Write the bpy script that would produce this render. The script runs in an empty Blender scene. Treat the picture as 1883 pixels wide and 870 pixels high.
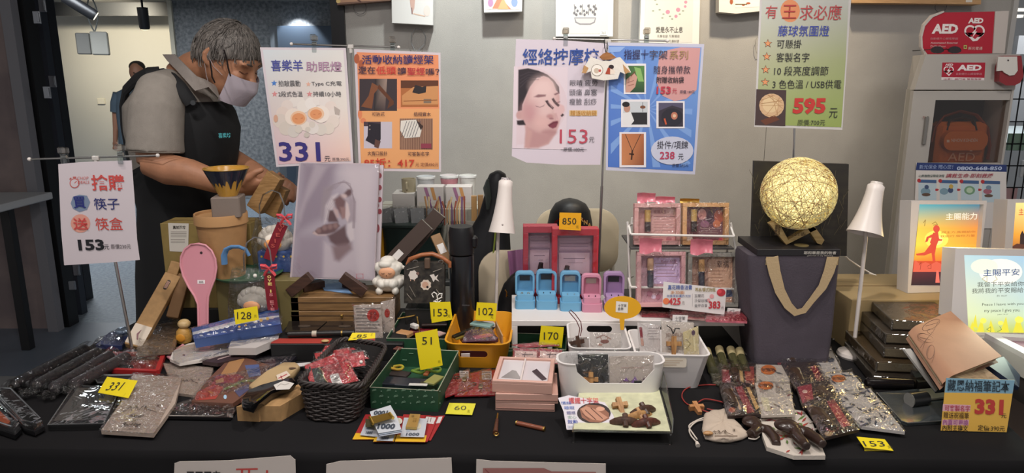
import bpy,bmesh,math,random
from mathutils import Vector,Matrix
from math import sin,cos,pi,radians as rad,tan,atan,sqrt
random.seed(7)
SC=bpy.context.scene;COL=SC.collection
# ---------------------------------------------------------------- camera, world, lights, exposure
FPX=1300.0;PITCH=rad(12.5);CAM=Vector((0,0,1.5));ZT=0.75
cam=bpy.data.cameras.new('camera');cam.sensor_width=36;cam.lens=FPX/1883*36;cam.clip_start=.05
co=bpy.data.objects.new('camera',cam);COL.objects.link(co)
co.location=CAM;co.rotation_euler=(rad(90)-PITCH,0,0);SC.camera=co
SC.view_settings.view_transform='Standard';SC.view_settings.look='None'
SC.view_settings.exposure=0.0;SC.view_settings.gamma=1.0;SC.view_settings.use_curve_mapping=False
w=bpy.data.worlds.new('room_light');SC.world=w;w.use_nodes=True
w.node_tree.nodes['Background'].inputs[0].default_value=(1.0,0.96,0.96,1)
w.node_tree.nodes['Background'].inputs[1].default_value=0.36
def lamp(kind,name,loc,tgt,energy,col=(1,1,1),size=.3,size_y=None,angle=60,blend=.5):
 l=bpy.data.lights.new(name,kind);l.energy=energy;l.color=col
 if kind=='AREA':
  l.size=size
  if size_y:l.shape='RECTANGLE';l.size_y=size_y
 else:l.shadow_soft_size=size
 if kind=='SPOT':l.spot_size=rad(angle);l.spot_blend=blend
 o=bpy.data.objects.new(name,l);COL.objects.link(o);o.location=loc
 o.rotation_euler=(Vector(tgt)-Vector(loc)).to_track_quat('-Z','Y').to_euler()
 return o
lamp('AREA','ceiling_panel_light',(-.3,.6,2.85),(-.1,1.7,.8),21,(1,.95,.92),.5,.3)
lamp('AREA','ceiling_panel_light_right',(1.5,1.0,2.85),(.9,1.8,.8),12,(1,.93,.86),.4,.3)
lamp('SPOT','track_light_table',(.35,1.3,2.8),(.2,1.75,.8),60,(1,.93,.88),.035,angle=70)
lamp('SPOT','track_light_table_left',(-1.3,1.2,2.8),(-.7,1.75,.8),50,(1,.93,.88),.035,angle=70)
lamp('SPOT','wall_wash_middle',(-.02,2.35,2.7),(.0,2.98,1.65),105,(.95,1,.97),.04,angle=66,blend=.9)
lamp('SPOT','wall_wash_right',(.98,2.35,2.7),(.85,2.98,1.6),105,(1,.84,.62),.04,angle=76,blend=.9)
lamp('AREA','front_fill_light',(.6,-1.0,2.8),(.5,2.4,1.1),13,(1,.95,.92),1.0,.6)  # added soft fill from behind the camera, brightens cabinet bag and poster fronts
lamp('SPOT','doorway_wall_light',(-4.9,8.4,2.38),(-5.0,9.9,2.0),170,(1,.9,.7),.06,angle=95,blend=.8)
lamp('SPOT','hall_ceiling_light',(-2.6,8.75,2.40),(-2.6,9.1,1.0),60,(.9,.95,1),.03,angle=80,blend=.3)
lamp('AREA','hall_far_panel',(-4.2,7.0,2.38),(-4.2,7.0,0),80,(.88,.94,1),1.2,1.0)
lamp('AREA','right_room_panel',(5.2,6.2,2.7),(5.2,6.2,0),60,(.95,.97,1),1.5,1.5)
# ---------------------------------------------------------------- pixel <-> place
RX=Vector((1,0,0));UP=Vector((0,sin(PITCH),cos(PITCH)));FW=Vector((0,cos(PITCH),-sin(PITCH)))
def ray(px,py):return RX*((px-941.5)/FPX)-UP*((py-435)/FPX)+FW
def T(px,py,z=ZT):
 d=ray(px,py);return CAM+d*((z-CAM.z)/d.z)
def V(px,py,Y):
 d=ray(px,py);return CAM+d*((Y-CAM.y)/d.y)
class Fr:
 def __init__(s,loc,yaw=0,tilt=0,roll=0):
  s.m=Matrix.Translation(Vector(loc))@Matrix.Rotation(rad(yaw),4,'Z')@Matrix.Rotation(-rad(tilt),4,'X')@Matrix.Rotation(rad(roll),4,'Y')
  s.inv=s.m.inverted()
 def _r(s,px,py):
  return s.inv@CAM,(s.inv.to_3x3()@ray(px,py))
 def uv(s,px,py,y=0.0):
  o,d=s._r(px,py);t=(y-o.y)/d.y;p=o+d*t;return (p.x,p.z)
 def onz(s,px,py,z):
  o,d=s._r(px,py);t=(z-o.z)/d.z;p=o+d*t;return (p.x,p.y)
 def p(s,px,py,y=0.0):
  a=s.uv(px,py,y);return Vector((a[0],y,a[1]))
# ---------------------------------------------------------------- materials
def lin(c):
 if isinstance(c,str):
  c=c.lstrip('#');c=[int(c[i:i+2],16)/255 for i in (0,2,4)]
  c=[x/12.92 if x<=.04045 else ((x+.055)/1.055)**2.4 for x in c]
 return tuple(c[:3])+(1.0,)
MC={}
def nt(m):m.use_nodes=True;return m.node_tree.nodes,m.node_tree.links,m.node_tree.nodes['Principled BSDF']
def mat(h,rough=.6,metal=0,var=0,vs=20,bump=0,bs=60,em=0,stretch=None,coat=0,second=None,alpha=1,trans=0,spec=.5):
 k=(h,rough,metal,var,vs,bump,bs,em,stretch,coat,second,alpha,trans,spec)
 if k in MC:return MC[k]
 m=bpy.data.materials.new('surface_'+str(h).strip('#'));MC[k]=m
 N,L,B=nt(m)
 B.inputs['Base Color'].default_value=lin(h);B.inputs['Roughness'].default_value=rough
 B.inputs['Metallic'].default_value=metal;B.inputs['Coat Weight'].default_value=coat
 B.inputs['Alpha'].default_value=alpha;B.inputs['Transmission Weight'].default_value=trans
 B.inputs['Specular IOR Level'].default_value=spec
 if em:B.inputs['Emission Color'].default_value=lin(h);B.inputs['Emission Strength'].default_value=em
 if var or bump:
  tc=N.new('ShaderNodeTexCoord');mp=N.new('ShaderNodeMapping');L.new(tc.outputs['Object'],mp.inputs[0])
  if stretch:mp.inputs['Scale'].default_value=stretch
 if var:
  n=N.new('ShaderNodeTexNoise');n.inputs['Scale'].default_value=vs;n.inputs['Detail'].default_value=5
  L.new(mp.outputs[0],n.inputs['Vector'])
  r=N.new('ShaderNodeValToRGB');c=lin(h)
  c2=lin(second) if second else tuple(x*(1-var) for x in c[:3])+(1,)
  r.color_ramp.elements[0].position=.35;r.color_ramp.elements[1].position=.65
  r.color_ramp.elements[0].color=c2
  r.color_ramp.elements[1].color=c if second else tuple(min(1,x*(1+var*.5)) for x in c[:3])+(1,)
  L.new(n.outputs['Fac'],r.inputs[0]);L.new(r.outputs[0],B.inputs['Base Color'])
 if bump:
  n2=N.new('ShaderNodeTexNoise');n2.inputs['Scale'].default_value=bs;n2.inputs['Detail'].default_value=4
  L.new(mp.outputs[0],n2.inputs['Vector'])
  b=N.new('ShaderNodeBump');b.inputs['Strength'].default_value=bump;b.inputs['Distance'].default_value=.002
  L.new(n2.outputs['Fac'],b.inputs['Height']);L.new(b.outputs[0],B.inputs['Normal'])
 return m
def wood(h,h2,rough=.5,s=(3,30,30)):return mat(h,rough,var=.4,vs=6,stretch=s,second=h2,bump=.1,bs=8)
def filmmat(op=.10,tint='#ffffff',bumpy=.6,bs=28,rough=.08):
 k=('film',op,tint,bumpy,bs,rough)
 if k in MC:return MC[k]
 m=bpy.data.materials.new('clear_film');MC[k]=m;m.use_nodes=True
 N,L=m.node_tree.nodes,m.node_tree.links;N.remove(N['Principled BSDF']);out=N['Material Output']
 t=N.new('ShaderNodeBsdfTransparent');g=N.new('ShaderNodeBsdfGlossy');g.inputs['Roughness'].default_value=rough
 t.inputs[0].default_value=lin(tint);mx=N.new('ShaderNodeMixShader');L.new(t.outputs[0],mx.inputs[1]);L.new(g.outputs[0],mx.inputs[2])
 lw=N.new('ShaderNodeLayerWeight');lw.inputs[0].default_value=.35
 a=N.new('ShaderNodeMath');a.operation='MULTIPLY_ADD';a.inputs[1].default_value=.36;a.inputs[2].default_value=op*.55
 L.new(lw.outputs['Fresnel'],a.inputs[0]);L.new(a.outputs[0],mx.inputs[0]);L.new(mx.outputs[0],out.inputs[0])
 if bumpy:
  tc=N.new('ShaderNodeTexCoord');n=N.new('ShaderNodeTexNoise');n.inputs['Scale'].default_value=bs;n.inputs['Detail'].default_value=3;n.inputs['Distortion'].default_value=1.2
  L.new(tc.outputs['Object'],n.inputs['Vector']);b=N.new('ShaderNodeBump');b.inputs['Strength'].default_value=bumpy;b.inputs['Distance'].default_value=.02
  L.new(n.outputs['Fac'],b.inputs['Height']);L.new(b.outputs[0],g.inputs['Normal']);L.new(b.outputs[0],lw.inputs['Normal'])
 return m
def vcmat(name,em=0,rough=.45,spec=.5):
 if name in MC:return MC[name]
 m=bpy.data.materials.new(name);MC[name]=m;N,L,B=nt(m)
 a=N.new('ShaderNodeAttribute');a.attribute_name='Col';B.inputs['Roughness'].default_value=rough;B.inputs['Specular IOR Level'].default_value=spec
 if em:
  L.new(a.outputs['Color'],B.inputs['Emission Color']);B.inputs['Emission Strength'].default_value=em;B.inputs['Base Color'].default_value=(.02,.02,.02,1)
 else:L.new(a.outputs['Color'],B.inputs['Base Color'])
 return m
PRINT=vcmat('printed_ink');BACKLIT=vcmat('backlit_print',em=1.2)
FILM=filmmat();FILMC=filmmat(.12,'#fafafa',.9,30,.06);ACRYL=filmmat(.10,'#eef2f2',0,1,.02);WINDOW=filmmat(.06,'#ffffff',.1,6,.04)
BLACK=mat('#17171a',.5);WHITE=mat('#e6e2e2',.5);STEEL=mat('#b9b7b4',.28,1);DARKST=mat('#4a4a4c',.35,1);GOLD=mat('#caa35a',.3,1)
KRAFT=mat('#b08a5c',.75,var=.12,vs=60);YEL=mat('#e6cf10',.55);INK=mat('#1c1c22',.6)
# ---------------------------------------------------------------- mesh builder
class MB:
 def __init__(s):s.v=[];s.f=[];s.c=[];s.m=Matrix.Identity(4);s.col=None
 def add(s,vs,fs,col=None):
  n=len(s.v);s.v+=[s.m@Vector(p) for p in vs]
  for f in fs:s.f.append([n+i for i in f]);s.c.append(col)
  return s
 def box(s,c,d,r=0,rz=0,M=None):
  x,y,z=d[0]/2,d[1]/2,d[2]/2;Q=Matrix.Translation(Vector(c))@Matrix.Rotation(rz,4,'Z')
  if M is not None:Q=M@Q
  if r<=0:
   vs=[(a*x,b*y,e*z) for a in (-1,1) for b in (-1,1) for e in (-1,1)]
   fs=[(0,1,3,2),(4,6,7,5),(0,4,5,1),(2,3,7,6),(0,2,6,4),(1,5,7,3)]
  else:
   r=min(r,x*.9,y*.9,z*.9);vs=[];ix={}
   for a in (-1,1):
    for b in (-1,1):
     for e in (-1,1):
      for k in range(3):
       q=[a*x,b*y,e*z];sg=(a,b,e)
       for j in range(3):
        if j!=k:q[j]-=sg[j]*r
       ix[(a,b,e,k)]=len(vs);vs.append(q)
   fs=[]
   S=(-1,1)
   for k in range(3):
    i,j=[(1,2),(2,0),(0,1)][k]
    for sg in S:
     l=[]
     for (p,q) in ((-1,-1),(1,-1),(1,1),(-1,1)):
      t=[0,0,0];t[k]=sg;t[i]=p;t[j]=q;l.append(ix[(*t,k)])
     fs.append(l if sg>0 else l[::-1])
   for k in range(3):
    i,j=[(1,2),(2,0),(0,1)][k]
    for p in S:
     for q in S:
      t0=[0,0,0];t0[i]=p;t0[j]=q;t1=list(t0);t0[k]=-1;t1[k]=1
      l=[ix[(*t0,i)],ix[(*t1,i)],ix[(*t1,j)],ix[(*t0,j)]]
      fs.append(l if p*q<0 else l[::-1])
   for a in S:
    for b in S:
     for e in S:
      l=[ix[(a,b,e,0)],ix[(a,b,e,1)],ix[(a,b,e,2)]];fs.append(l if a*b*e>0 else l[::-1])
  return s.add([Q@Vector(p) for p in vs],fs)
 def tube(s,pts,r,n=8,caps=True,closed=False,flat=1.0):
  pts=[Vector(p) for p in pts];k=len(pts);R=r if isinstance(r,(list,tuple)) else [r]*k
  vs=[];prev=None
  for i,p in enumerate(pts):
   a=pts[i-1] if (i or closed) else p;b=pts[(i+1)%k] if (i<k-1 or closed) else p
   t=(b-a).normalized() if (b-a).length>1e-9 else Vector((0,0,1))
   if prev is None:u=t.orthogonal().normalized()
   else:u=(prev-t*prev.dot(t));u=u.normalized() if u.length>1e-6 else t.orthogonal().normalized()
   prev=u;q=t.cross(u)
   for j in range(n):
    an=2*pi*j/n;vs.append(p+(u*cos(an)+q*sin(an)*flat)*R[i])
  fs=[]
  for i in range(k if closed else k-1):
   for j in range(n):
    a=i*n+j;b=i*n+(j+1)%n;c=((i+1)%k)*n;fs.append((a,b,c+(j+1)%n,c+j))
  if caps and not closed:fs.append(list(range(n))[::-1]);fs.append([(k-1)*n+j for j in range(n)])
  return s.add(vs,fs)
 def cyl(s,a,b,r,r2=None,n=16):return s.tube([a,b],[r,r if r2 is None else r2],n)
 def lathe(s,prof,n=24,c=(0,0,0),sx=1,sy=1,a0=0,a1=2*pi,M=None):
  full=abs(a1-a0-2*pi)<1e-6;k=n if full else n+1;vs=[]
  for (r,z) in prof:
   for j in range(k):
    an=a0+(a1-a0)*j/n;vs.append((c[0]+r*cos(an)*sx,c[1]+r*sin(an)*sy,c[2]+z))
  if M is not None:vs=[M@Vector(p) for p in vs]
  fs=[(i*k+j,i*k+(j+1)%k,(i+1)*k+(j+1)%k,(i+1)*k+j) for i in range(len(prof)-1) for j in range(k if full else n)]
  return s.add(vs,fs)
 def ell(s,c,r,n=16,m=10,M=None):
  rr=(r,r,r) if not isinstance(r,(tuple,list)) else r
  pr=[(max(1e-4,sin(pi*i/m)),-cos(pi*i/m)) for i in range(m+1)]
  vs=[]
  for (a,z) in pr:
   for j in range(n):
    an=2*pi*j/n;v=Vector((rr[0]*a*cos(an),rr[1]*a*sin(an),rr[2]*z))
    if M is not None:v=M@v
    vs.append(v+Vector(c))
  fs=[(i*n+j,i*n+(j+1)%n,(i+1)*n+(j+1)%n,(i+1)*n+j) for i in range(m) for j in range(n)]
  return s.add(vs,fs)
 def prism(s,pts,y0,y1): # pts in local (x,z), extruded along y from y0 (front) to y1 (back)
  a=sum(pts[i][0]*pts[(i+1)%len(pts)][1]-pts[(i+1)%len(pts)][0]*pts[i][1] for i in range(len(pts)))
  if a<0:pts=pts[::-1]
  k=len(pts);vs=[(p[0],y0,p[1]) for p in pts]+[(p[0],y1,p[1]) for p in pts]
  fs=[list(range(k)),list(range(2*k-1,k-1,-1))]+[(i,i+k,(i+1)%k+k,(i+1)%k) for i in range(k)]
  return s.add(vs,fs)
 def plate(s,pts,z0,z1): # pts in local (x,y), extruded up
  a=sum(pts[i][0]*pts[(i+1)%len(pts)][1]-pts[(i+1)%len(pts)][0]*pts[i][1] for i in range(len(pts)))
  if a<0:pts=pts[::-1]
  k=len(pts);vs=[(p[0],p[1],z0) for p in pts]+[(p[0],p[1],z1) for p in pts]
  fs=[list(range(k))[::-1],list(range(k,2*k))]+[(i,(i+1)%k,(i+1)%k+k,i+k) for i in range(k)]
  return s.add(vs,fs)
 def grid(s,f,nu,nv,col=None):
  vs=[f(i/nu,j/nv) for j in range(nv+1) for i in range(nu+1)]
  fs=[(j*(nu+1)+i,j*(nu+1)+i+1,(j+1)*(nu+1)+i+1,(j+1)*(nu+1)+i) for j in range(nv) for i in range(nu)]
  return s.add(vs,fs,col)
 def loft(s,rings,close=True,caps=True):
  k=len(rings[0]);vs=[p for r in rings for p in r]
  fs=[(i*k+j,i*k+(j+1)%k,(i+1)*k+(j+1)%k,(i+1)*k+j) for i in range(len(rings)-1) for j in range(k if close else k-1)]
  if caps and close:fs.append(list(range(k))[::-1]);fs.append([(len(rings)-1)*k+j for j in range(k)])
  return s.add(vs,fs)
 def mesh(s,name,m=None,sm=35,cols=False):
  me=bpy.data.meshes.new(name);me.from_pydata([tuple(p) for p in s.v],[],s.f)
  if m:me.materials.append(m)
  if cols or any(c is not None for c in s.c):
   at=me.color_attributes.new('Col','FLOAT_COLOR','CORNER');i=0
   for f,c in zip(s.f,s.c):
    for j in range(len(f)):
     if isinstance(c,list):at.data[i].color=lin(c[j%len(c)])
     else:at.data[i].color=lin(c or '#ffffff')
     i+=1
  if sm and len(s.f)>6:
   me.polygons.foreach_set('use_smooth',[True]*len(me.polygons));me.set_sharp_from_angle(angle=rad(sm))
  return me
 def build(s,name,m=None,parent=None,sm=35,label=None):
  o=bpy.data.objects.new(name,s.mesh(name,m,sm));COL.objects.link(o)
  if parent is not None:o.parent=parent
  if label:o['label']=label
  return o
def tag(o,label,cat,group=None):
 o['label']=label;o['category']=cat
 if group:o['group']=group
 return o
def thing(name,label,cat,fr=None,group=None):
 o=bpy.data.objects.new(name,None);COL.objects.link(o);o.empty_display_size=.02
 if fr is not None:o.matrix_world=fr.m if isinstance(fr,Fr) else fr
 return tag(o,label,cat,group)
def struct(o):o['kind']='structure';return o
def at(x,y,z,yaw=0,tilt=0,roll=0):return Fr((x,y,z),yaw,tilt,roll)
def copytree(o,parent=None):
 c=o.copy();COL.objects.link(c)
 if parent is not None:c.parent=parent
 for ch in list(o.children):copytree(ch,c)
 return c
# ---------------------------------------------------------------- flat print helpers (pixel space -> plane of a frame)
def circ(cx,cy,rx,ry=None,n=18,a0=0,a1=360):
 ry=rx if ry is None else ry
 return [(cx+rx*cos(rad(a0+(a1-a0)*i/n)),cy+ry*sin(rad(a0+(a1-a0)*i/n))) for i in range(n if a1-a0>=360 else n+1)]
def rect(x0,y0,x1,y1):return [(x0,y0),(x1,y0),(x1,y1),(x0,y1)]
def star(cx,cy,r):return [(cx+(r if i%2==0 else r*.42)*sin(pi*i/5),cy-(r if i%2==0 else r*.42)*cos(pi*i/5)) for i in range(10)]
def stroke(pts,w):
 out=[]
 for a,b in zip(pts,pts[1:]):
  dx,dy=b[0]-a[0],b[1]-a[1];l=math.hypot(dx,dy) or 1;nx,ny=-dy/l*w/2,dx/l*w/2
  out.append([(a[0]+nx,a[1]+ny),(b[0]+nx,b[1]+ny),(b[0]-nx,b[1]-ny),(a[0]-nx,a[1]-ny)])
 return out
def ink(fr,parent,items,y=-.0006,name='printed_picture',m=None,step=.00004):
 b=MB();k=0
 for c,poly in items:
  polys=poly if isinstance(poly[0][0],(tuple,list)) else [poly]
  for pl in polys:
   yy=y-k*step;pts=[fr.uv(a[0],a[1],yy) for a in pl]
   ar=sum(pts[i][0]*pts[(i+1)%len(pts)][1]-pts[(i+1)%len(pts)][0]*pts[i][1] for i in range(len(pts)))
   cc=c
   if ar<0:
    pts=pts[::-1]
    if isinstance(c,list):cc=[c[j%len(c)] for j in range(len(pts))][::-1]
   b.add([(p[0],yy,p[1]) for p in pts],[list(range(len(pts)))],cc)
  k+=1
 return b.build(name,m or PRINT,parent,sm=0)
ORD=['first','second','third','fourth','fifth','sixth','seventh','eighth','ninth','tenth','eleventh','twelfth','thirteenth','fourteenth','fifteenth','sixteenth']
TEXTS=[]
def text(fr,parent,s,box,color='#1c1c22',y=-.0016,bold=0,em=0,flipr=0,name='lettering',shear=0):
 cu=bpy.data.curves.new(name,'FONT');cu.body=s;cu.size=1;cu.resolution_u=2;cu.offset=bold*(1 if s.isascii() else .35);cu.shear=shear
 cu.materials.append(mat(color,.55,em=em));o=bpy.data.objects.new(name,cu);COL.objects.link(o);o.parent=parent
 (xa,za),(xb,zb)=fr.uv(box[0],box[3],y),fr.uv(box[2],box[1],y)
 (xc,zc)=fr.uv(box[2],box[3],y)
 TEXTS.append((o,xa,za,xb,zb,y,zc));return o
def ltext(parent,s,x0,z0,x1,z1,color='#1c1c22',y=-.001,bold=0,em=0,rot=None,name='lettering'):
 cu=bpy.data.curves.new(name,'FONT');cu.body=s;cu.size=1;cu.resolution_u=2;cu.offset=bold
 cu.materials.append(mat(color,.55,em=em));o=bpy.data.objects.new(name,cu);COL.objects.link(o);o.parent=parent
 TEXTS.append((o,x0,z0,x1,z1,y,None));return o
def fit_texts():
 bpy.context.view_layer.update()
 for (o,xa,za,xb,zb,y,zc) in TEXTS:
  bb=o.bound_box;x0=min(p[0] for p in bb);x1=max(p[0] for p in bb);y0=min(p[1] for p in bb);y1=max(p[1] for p in bb)
  sx=(xb-xa)/max(1e-6,x1-x0);sy=(zb-za)/max(1e-6,y1-y0)
  o.rotation_euler=(rad(90),0,0);o.scale=(sx,sy,1);o.location=(xa-x0*sx,y,za-y0*sy)
def card(name,label,cat,fr,poly,color='#e8e2e4',thick=.0006,group=None,m=None,pname='sheet',rough=.35):
 t=thing(name,label,cat,fr,group);b=MB();b.prism([fr.uv(*p) for p in poly],0,thick)
 b.build(pname,m or mat(color,rough),t,sm=0);return t
def base(pl,pr,z=ZT):
 a,b=T(*pl,z),T(*pr,z);return Fr((a+b)/2,math.degrees(math.atan2(b.y-a.y,b.x-a.x))),(b-a).length
def rrect(w,d,r,n=4,cx=0,cy=0):
 o=[]
 for (sx,sy,a) in ((1,-1,-90),(1,1,0),(-1,1,90),(-1,-1,180)):
  for i in range(n+1):
   an=rad(a+90*i/n);o.append((cx+sx*(w/2-r)+r*cos(an),cy+sy*(d/2-r)+r*sin(an)))
 return o
def tub(b,w,d,h,t=.003,taper=.9,r=.02,cy=None,n=4,lip=0):
 cy=d/2 if cy is None else cy
 R=lambda k,off,z:[(p[0],p[1],z) for p in rrect((w-2*off)*k,(d-2*off)*k,max(.001,r-off),n,0,cy)]
 rings=[R(taper,0,0),R(1,0,h)]
 if lip:rings=[R(taper,0,0),R(1,0,h-lip),R(1,-lip*.8,h-lip*.6),R(1,-lip*.8,h)]
 rings+=[R(1,t,h),R(taper,t,t)]
 b.loft(rings);return b
def cut(o,cb):
 c=bpy.data.objects.new('cutter',cb.mesh('cutter',None,0));COL.objects.link(c);c.matrix_world=Matrix.Identity(4)
 par=o.parent;o.parent=None
 md=o.modifiers.new('b','BOOLEAN');md.object=c;md.operation='DIFFERENCE';md.solver='EXACT'
 bpy.context.view_layer.update();dg=bpy.context.evaluated_depsgraph_get()
 me=bpy.data.meshes.new_from_object(o.evaluated_get(dg));o.modifiers.clear();o.data=me;o.parent=par
 bpy.data.objects.remove(c);return o
def remesh(o,vox=.006,smooth=4):
 md=o.modifiers.new('r','REMESH');md.mode='VOXEL';md.voxel_size=vox;md.use_smooth_shade=True
 if smooth:s2=o.modifiers.new('s','SMOOTH');s2.iterations=smooth;s2.factor=.5
 return o
def quad4(q):
 if len(q)<=4:return q
 k=lambda f:max(q,key=f)
 return [k(lambda p:-p[0]-p[1]),k(lambda p:p[0]-p[1]),k(lambda p:p[0]+p[1]),k(lambda p:p[1]-p[0])]
def film(parent,fr,quad,y=-.004,amp=.003,nu=12,nv=8,m=None,name='clear_film'):
 quad=quad4(quad);q=[fr.uv(*p) for p in quad];rnd=random.Random(int(quad[0][0]*7+quad[1][1]));J=[[rnd.uniform(-1,1) for _ in range(nu+1)] for _ in range(nv+1)]
 def f(u,v):
  i,j=round(u*nu),round(v*nv);e=0 if i in (0,nu) or j in (0,nv) else 1
  x=(q[0][0]*(1-u)+q[1][0]*u)*(1-v)+(q[3][0]*(1-u)+q[2][0]*u)*v;z=(q[0][1]*(1-u)+q[1][1]*u)*(1-v)+(q[3][1]*(1-u)+q[2][1]*u)*v
  return (x+J[j][i]*amp*.5,y*(.35+.65*e)-abs(J[j][i])*amp*e,z+J[j-1][i]*amp*.5)
 b=MB();b.grid(f,nu,nv);return b.build(name,m or FILMC,parent,sm=50)
import numpy as np
def paint(fr,parent,quad,nu,nv,layers,y=-.001,basec='#ffffff',name='printed_picture',m=None):
 U_,V_=np.meshgrid(np.linspace(0,1,nu+1),np.linspace(0,1,nv+1));q=np.array(quad,float)
 PX=sum(c*q[i][0] for i,c in enumerate(((1-U_)*(1-V_),U_*(1-V_),U_*V_,(1-U_)*V_))).ravel();PY=sum(c*q[i][1] for i,c in enumerate(((1-U_)*(1-V_),U_*(1-V_),U_*V_,(1-U_)*V_))).ravel()
 C=np.tile(np.array(lin(basec)[:3]),(len(PX),1))
 for col,poly,soft in layers:
  for pl in (poly if isinstance(poly[0][0],(tuple,list)) else [poly]):
   d=np.full(len(PX),1e9);ins=np.zeros(len(PX),bool)
   for i in range(len(pl)):
    (x0,y0),(x1,y1)=pl[i-1],pl[i];ex,ey=x1-x0,y1-y0;t=np.clip(((PX-x0)*ex+(PY-y0)*ey)/max(1e-9,ex*ex+ey*ey),0,1)
    d=np.minimum(d,np.hypot(PX-x0-t*ex,PY-y0-t*ey));ins^=((y0>PY)!=(y1>PY))&(PX<(x1-x0)*(PY-y0)/((y1-y0) or 1e-9)+x0)
   a=np.clip(np.where(ins,d,-d)/soft*.5+.5,0,1)[:,None];a=a*a*(3-2*a)
   if isinstance(col,tuple):cc,op=col;a=a*op
   else:cc=col
   C=C*(1-a)+np.array(lin(cc)[:3])*a
 P=[fr.uv(a_,b_,y) for a_,b_ in zip(PX,PY)];b=MB();b.v=[Vector((p[0],y,p[1])) for p in P];k=nu+1
 b.f=[(j*k+i,(j+1)*k+i,(j+1)*k+i+1,j*k+i+1) for j in range(nv) for i in range(nu)]
 me=bpy.data.meshes.new(name);me.from_pydata([tuple(p) for p in b.v],[],b.f);me.materials.append(m or PRINT)
 at_=me.color_attributes.new('Col','FLOAT_COLOR','POINT');at_.data.foreach_set('color',np.hstack([C,np.ones((len(PX),1))]).astype(np.float32).ravel())
 o=bpy.data.objects.new(name,me);COL.objects.link(o);o.parent=parent;return o
# ================================================================ SETTING
def quadxy(x0,x1,y0,y1,z0,z1):return [(x0,y0),(x1,y1)]
conc=mat('#6d7683',.45,var=.12,vs=3,bump=.15,bs=40)
terr=mat('#8f9aa4',.55,var=.5,vs=45,second='#6a7784',bump=.1,bs=60)
lightf=mat('#9a9b9c',.5,var=.12,vs=4)
def slab(name,x0,x1,y0,y1,z0,z1,m):
 b=MB();b.box(((x0+x1)/2,(y0+y1)/2,(z0+z1)/2),(x1-x0,y1-y0,z1-z0));return struct(b.build(name,m,sm=0))
slab('floor',-9,9,-1.5,3.42,-.1,0,lightf)
slab('floor',-9,9,3.42,4.25,-.1,0,conc)
slab('floor',-9,9,4.25,13,-.1,0,terr)
fab=mat('#a5a29d',.85,var=.05,vs=8,bump=.5,bs=350)
xl,xr=V(648,300,3.0).x,V(1852,60,3.0).x
slab('wall_back',xl,V(1412,200,3.0).x-.001,3.0,3.06,0,2.5,fab)
slab('wall_back',V(1412,200,3.0).x+.001,xr,3.0,3.06,0,2.5,fab)
slab('trim_1',xl-.055,xl,2.98,3.07,0,2.5,mat('#141417',.4))
slab('trim_2',xr,xr+.02,2.985,3.065,0,2.5,mat('#b5b3b0',.4))
gran=mat('#8b8d8e',.7,var=.6,vs=26,second='#606468',bump=.3,bs=80)
xg=V(322,60,9.0).x
slab('wall_granite',xg,1.5,9.0,9.2,0,2.5,gran)
slab('trim_3',xg-.05,xg,8.96,9.2,0,2.45,mat('#cfc8b4',.35))
xa,xb=V(512,60,8.95).x,V(640,60,8.95).x;zt=V(560,48,8.95).z
slab('door_1',xa,xb,8.9,8.99,0,zt,mat('#3a4654',.5))
slab('trim_4',xa-.10,xa,8.93,9.0,0,zt,mat('#5b6167',.5))
slab('wall_far',-9,1,10.0,10.2,0,2.55,mat('#c8c5bb',.8))
slab('wall_side',xg-.02,xg,9.2,10.0,0,2.5,mat('#b7b1a0',.8))
slab('ceiling',-9,3,4.3,10.2,2.44,2.5,mat('#8a8780',.8))
for i in range(9):slab('ceiling',-6.5,1.5,4.6+i*.48,4.64+i*.48,2.40,2.44,mat('#3d3b38',.6))
slab('trim_5',xg-3,xg-.05,9.2,9.24,2.28,2.44,mat('#26282b',.5))
slab('ceiling',-9,9,-1.5,4.3,3.0,3.05,mat('#8a8780',.8))
# left wall, column, door frame and leaves at the doorway
def vbox(name,pxa,pxb,pyr,Y,dy,z1,m,z0=0):
 x0,x1=V(pxa,pyr,Y).x,V(pxb,pyr,Y).x;return slab(name,x0,x1,Y,Y+dy,z0,z1,m)
lw=vbox('wall_left',-400,78,540,4.14,.1,2.5,mat('#8c7d7a',.8,var=.35,vs=5,second='#75696a'))
vbox('trim_6',78,97,540,4.08,.06,2.5,mat('#7b7b81',.6))
vbox('trim_7',96,119,540,4.16,.10,2.5,mat('#0e0f12',.5))
vbox('door_2',117,146,540,4.40,.06,2.42,mat('#262c37',.45))
vbox('trim_8',145,158,540,4.70,.08,2.44,mat('#15181f',.5))
for i,(px,py,h) in enumerate([(80,10,22),(70,32,20),(99,150,20),(89,170,20),(143,497,20),(135,525,16)]):
 p=V(px-2,py,4.155 if i in (1,3,5) else 4.39);b=MB();b.box((p.x,p.y,p.z),(.04,.012,h/1300*4.4),.002)
 b.box((p.x+.012,p.y-.008,p.z),(.012,.012,h/1300*3.2),.001)
 tag(b.build('door_hinge',mat('#9a9fa6',.35,.7)),['pale metal plate at the top of the dark door','pale metal plate on black frame near top left','large pale metal plate halfway up the dark door','small pale metal plate on black frame halfway up','pale metal plate low on the dark door leaf','small pale plate low on the black frame'][i],'hinge')
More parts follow.
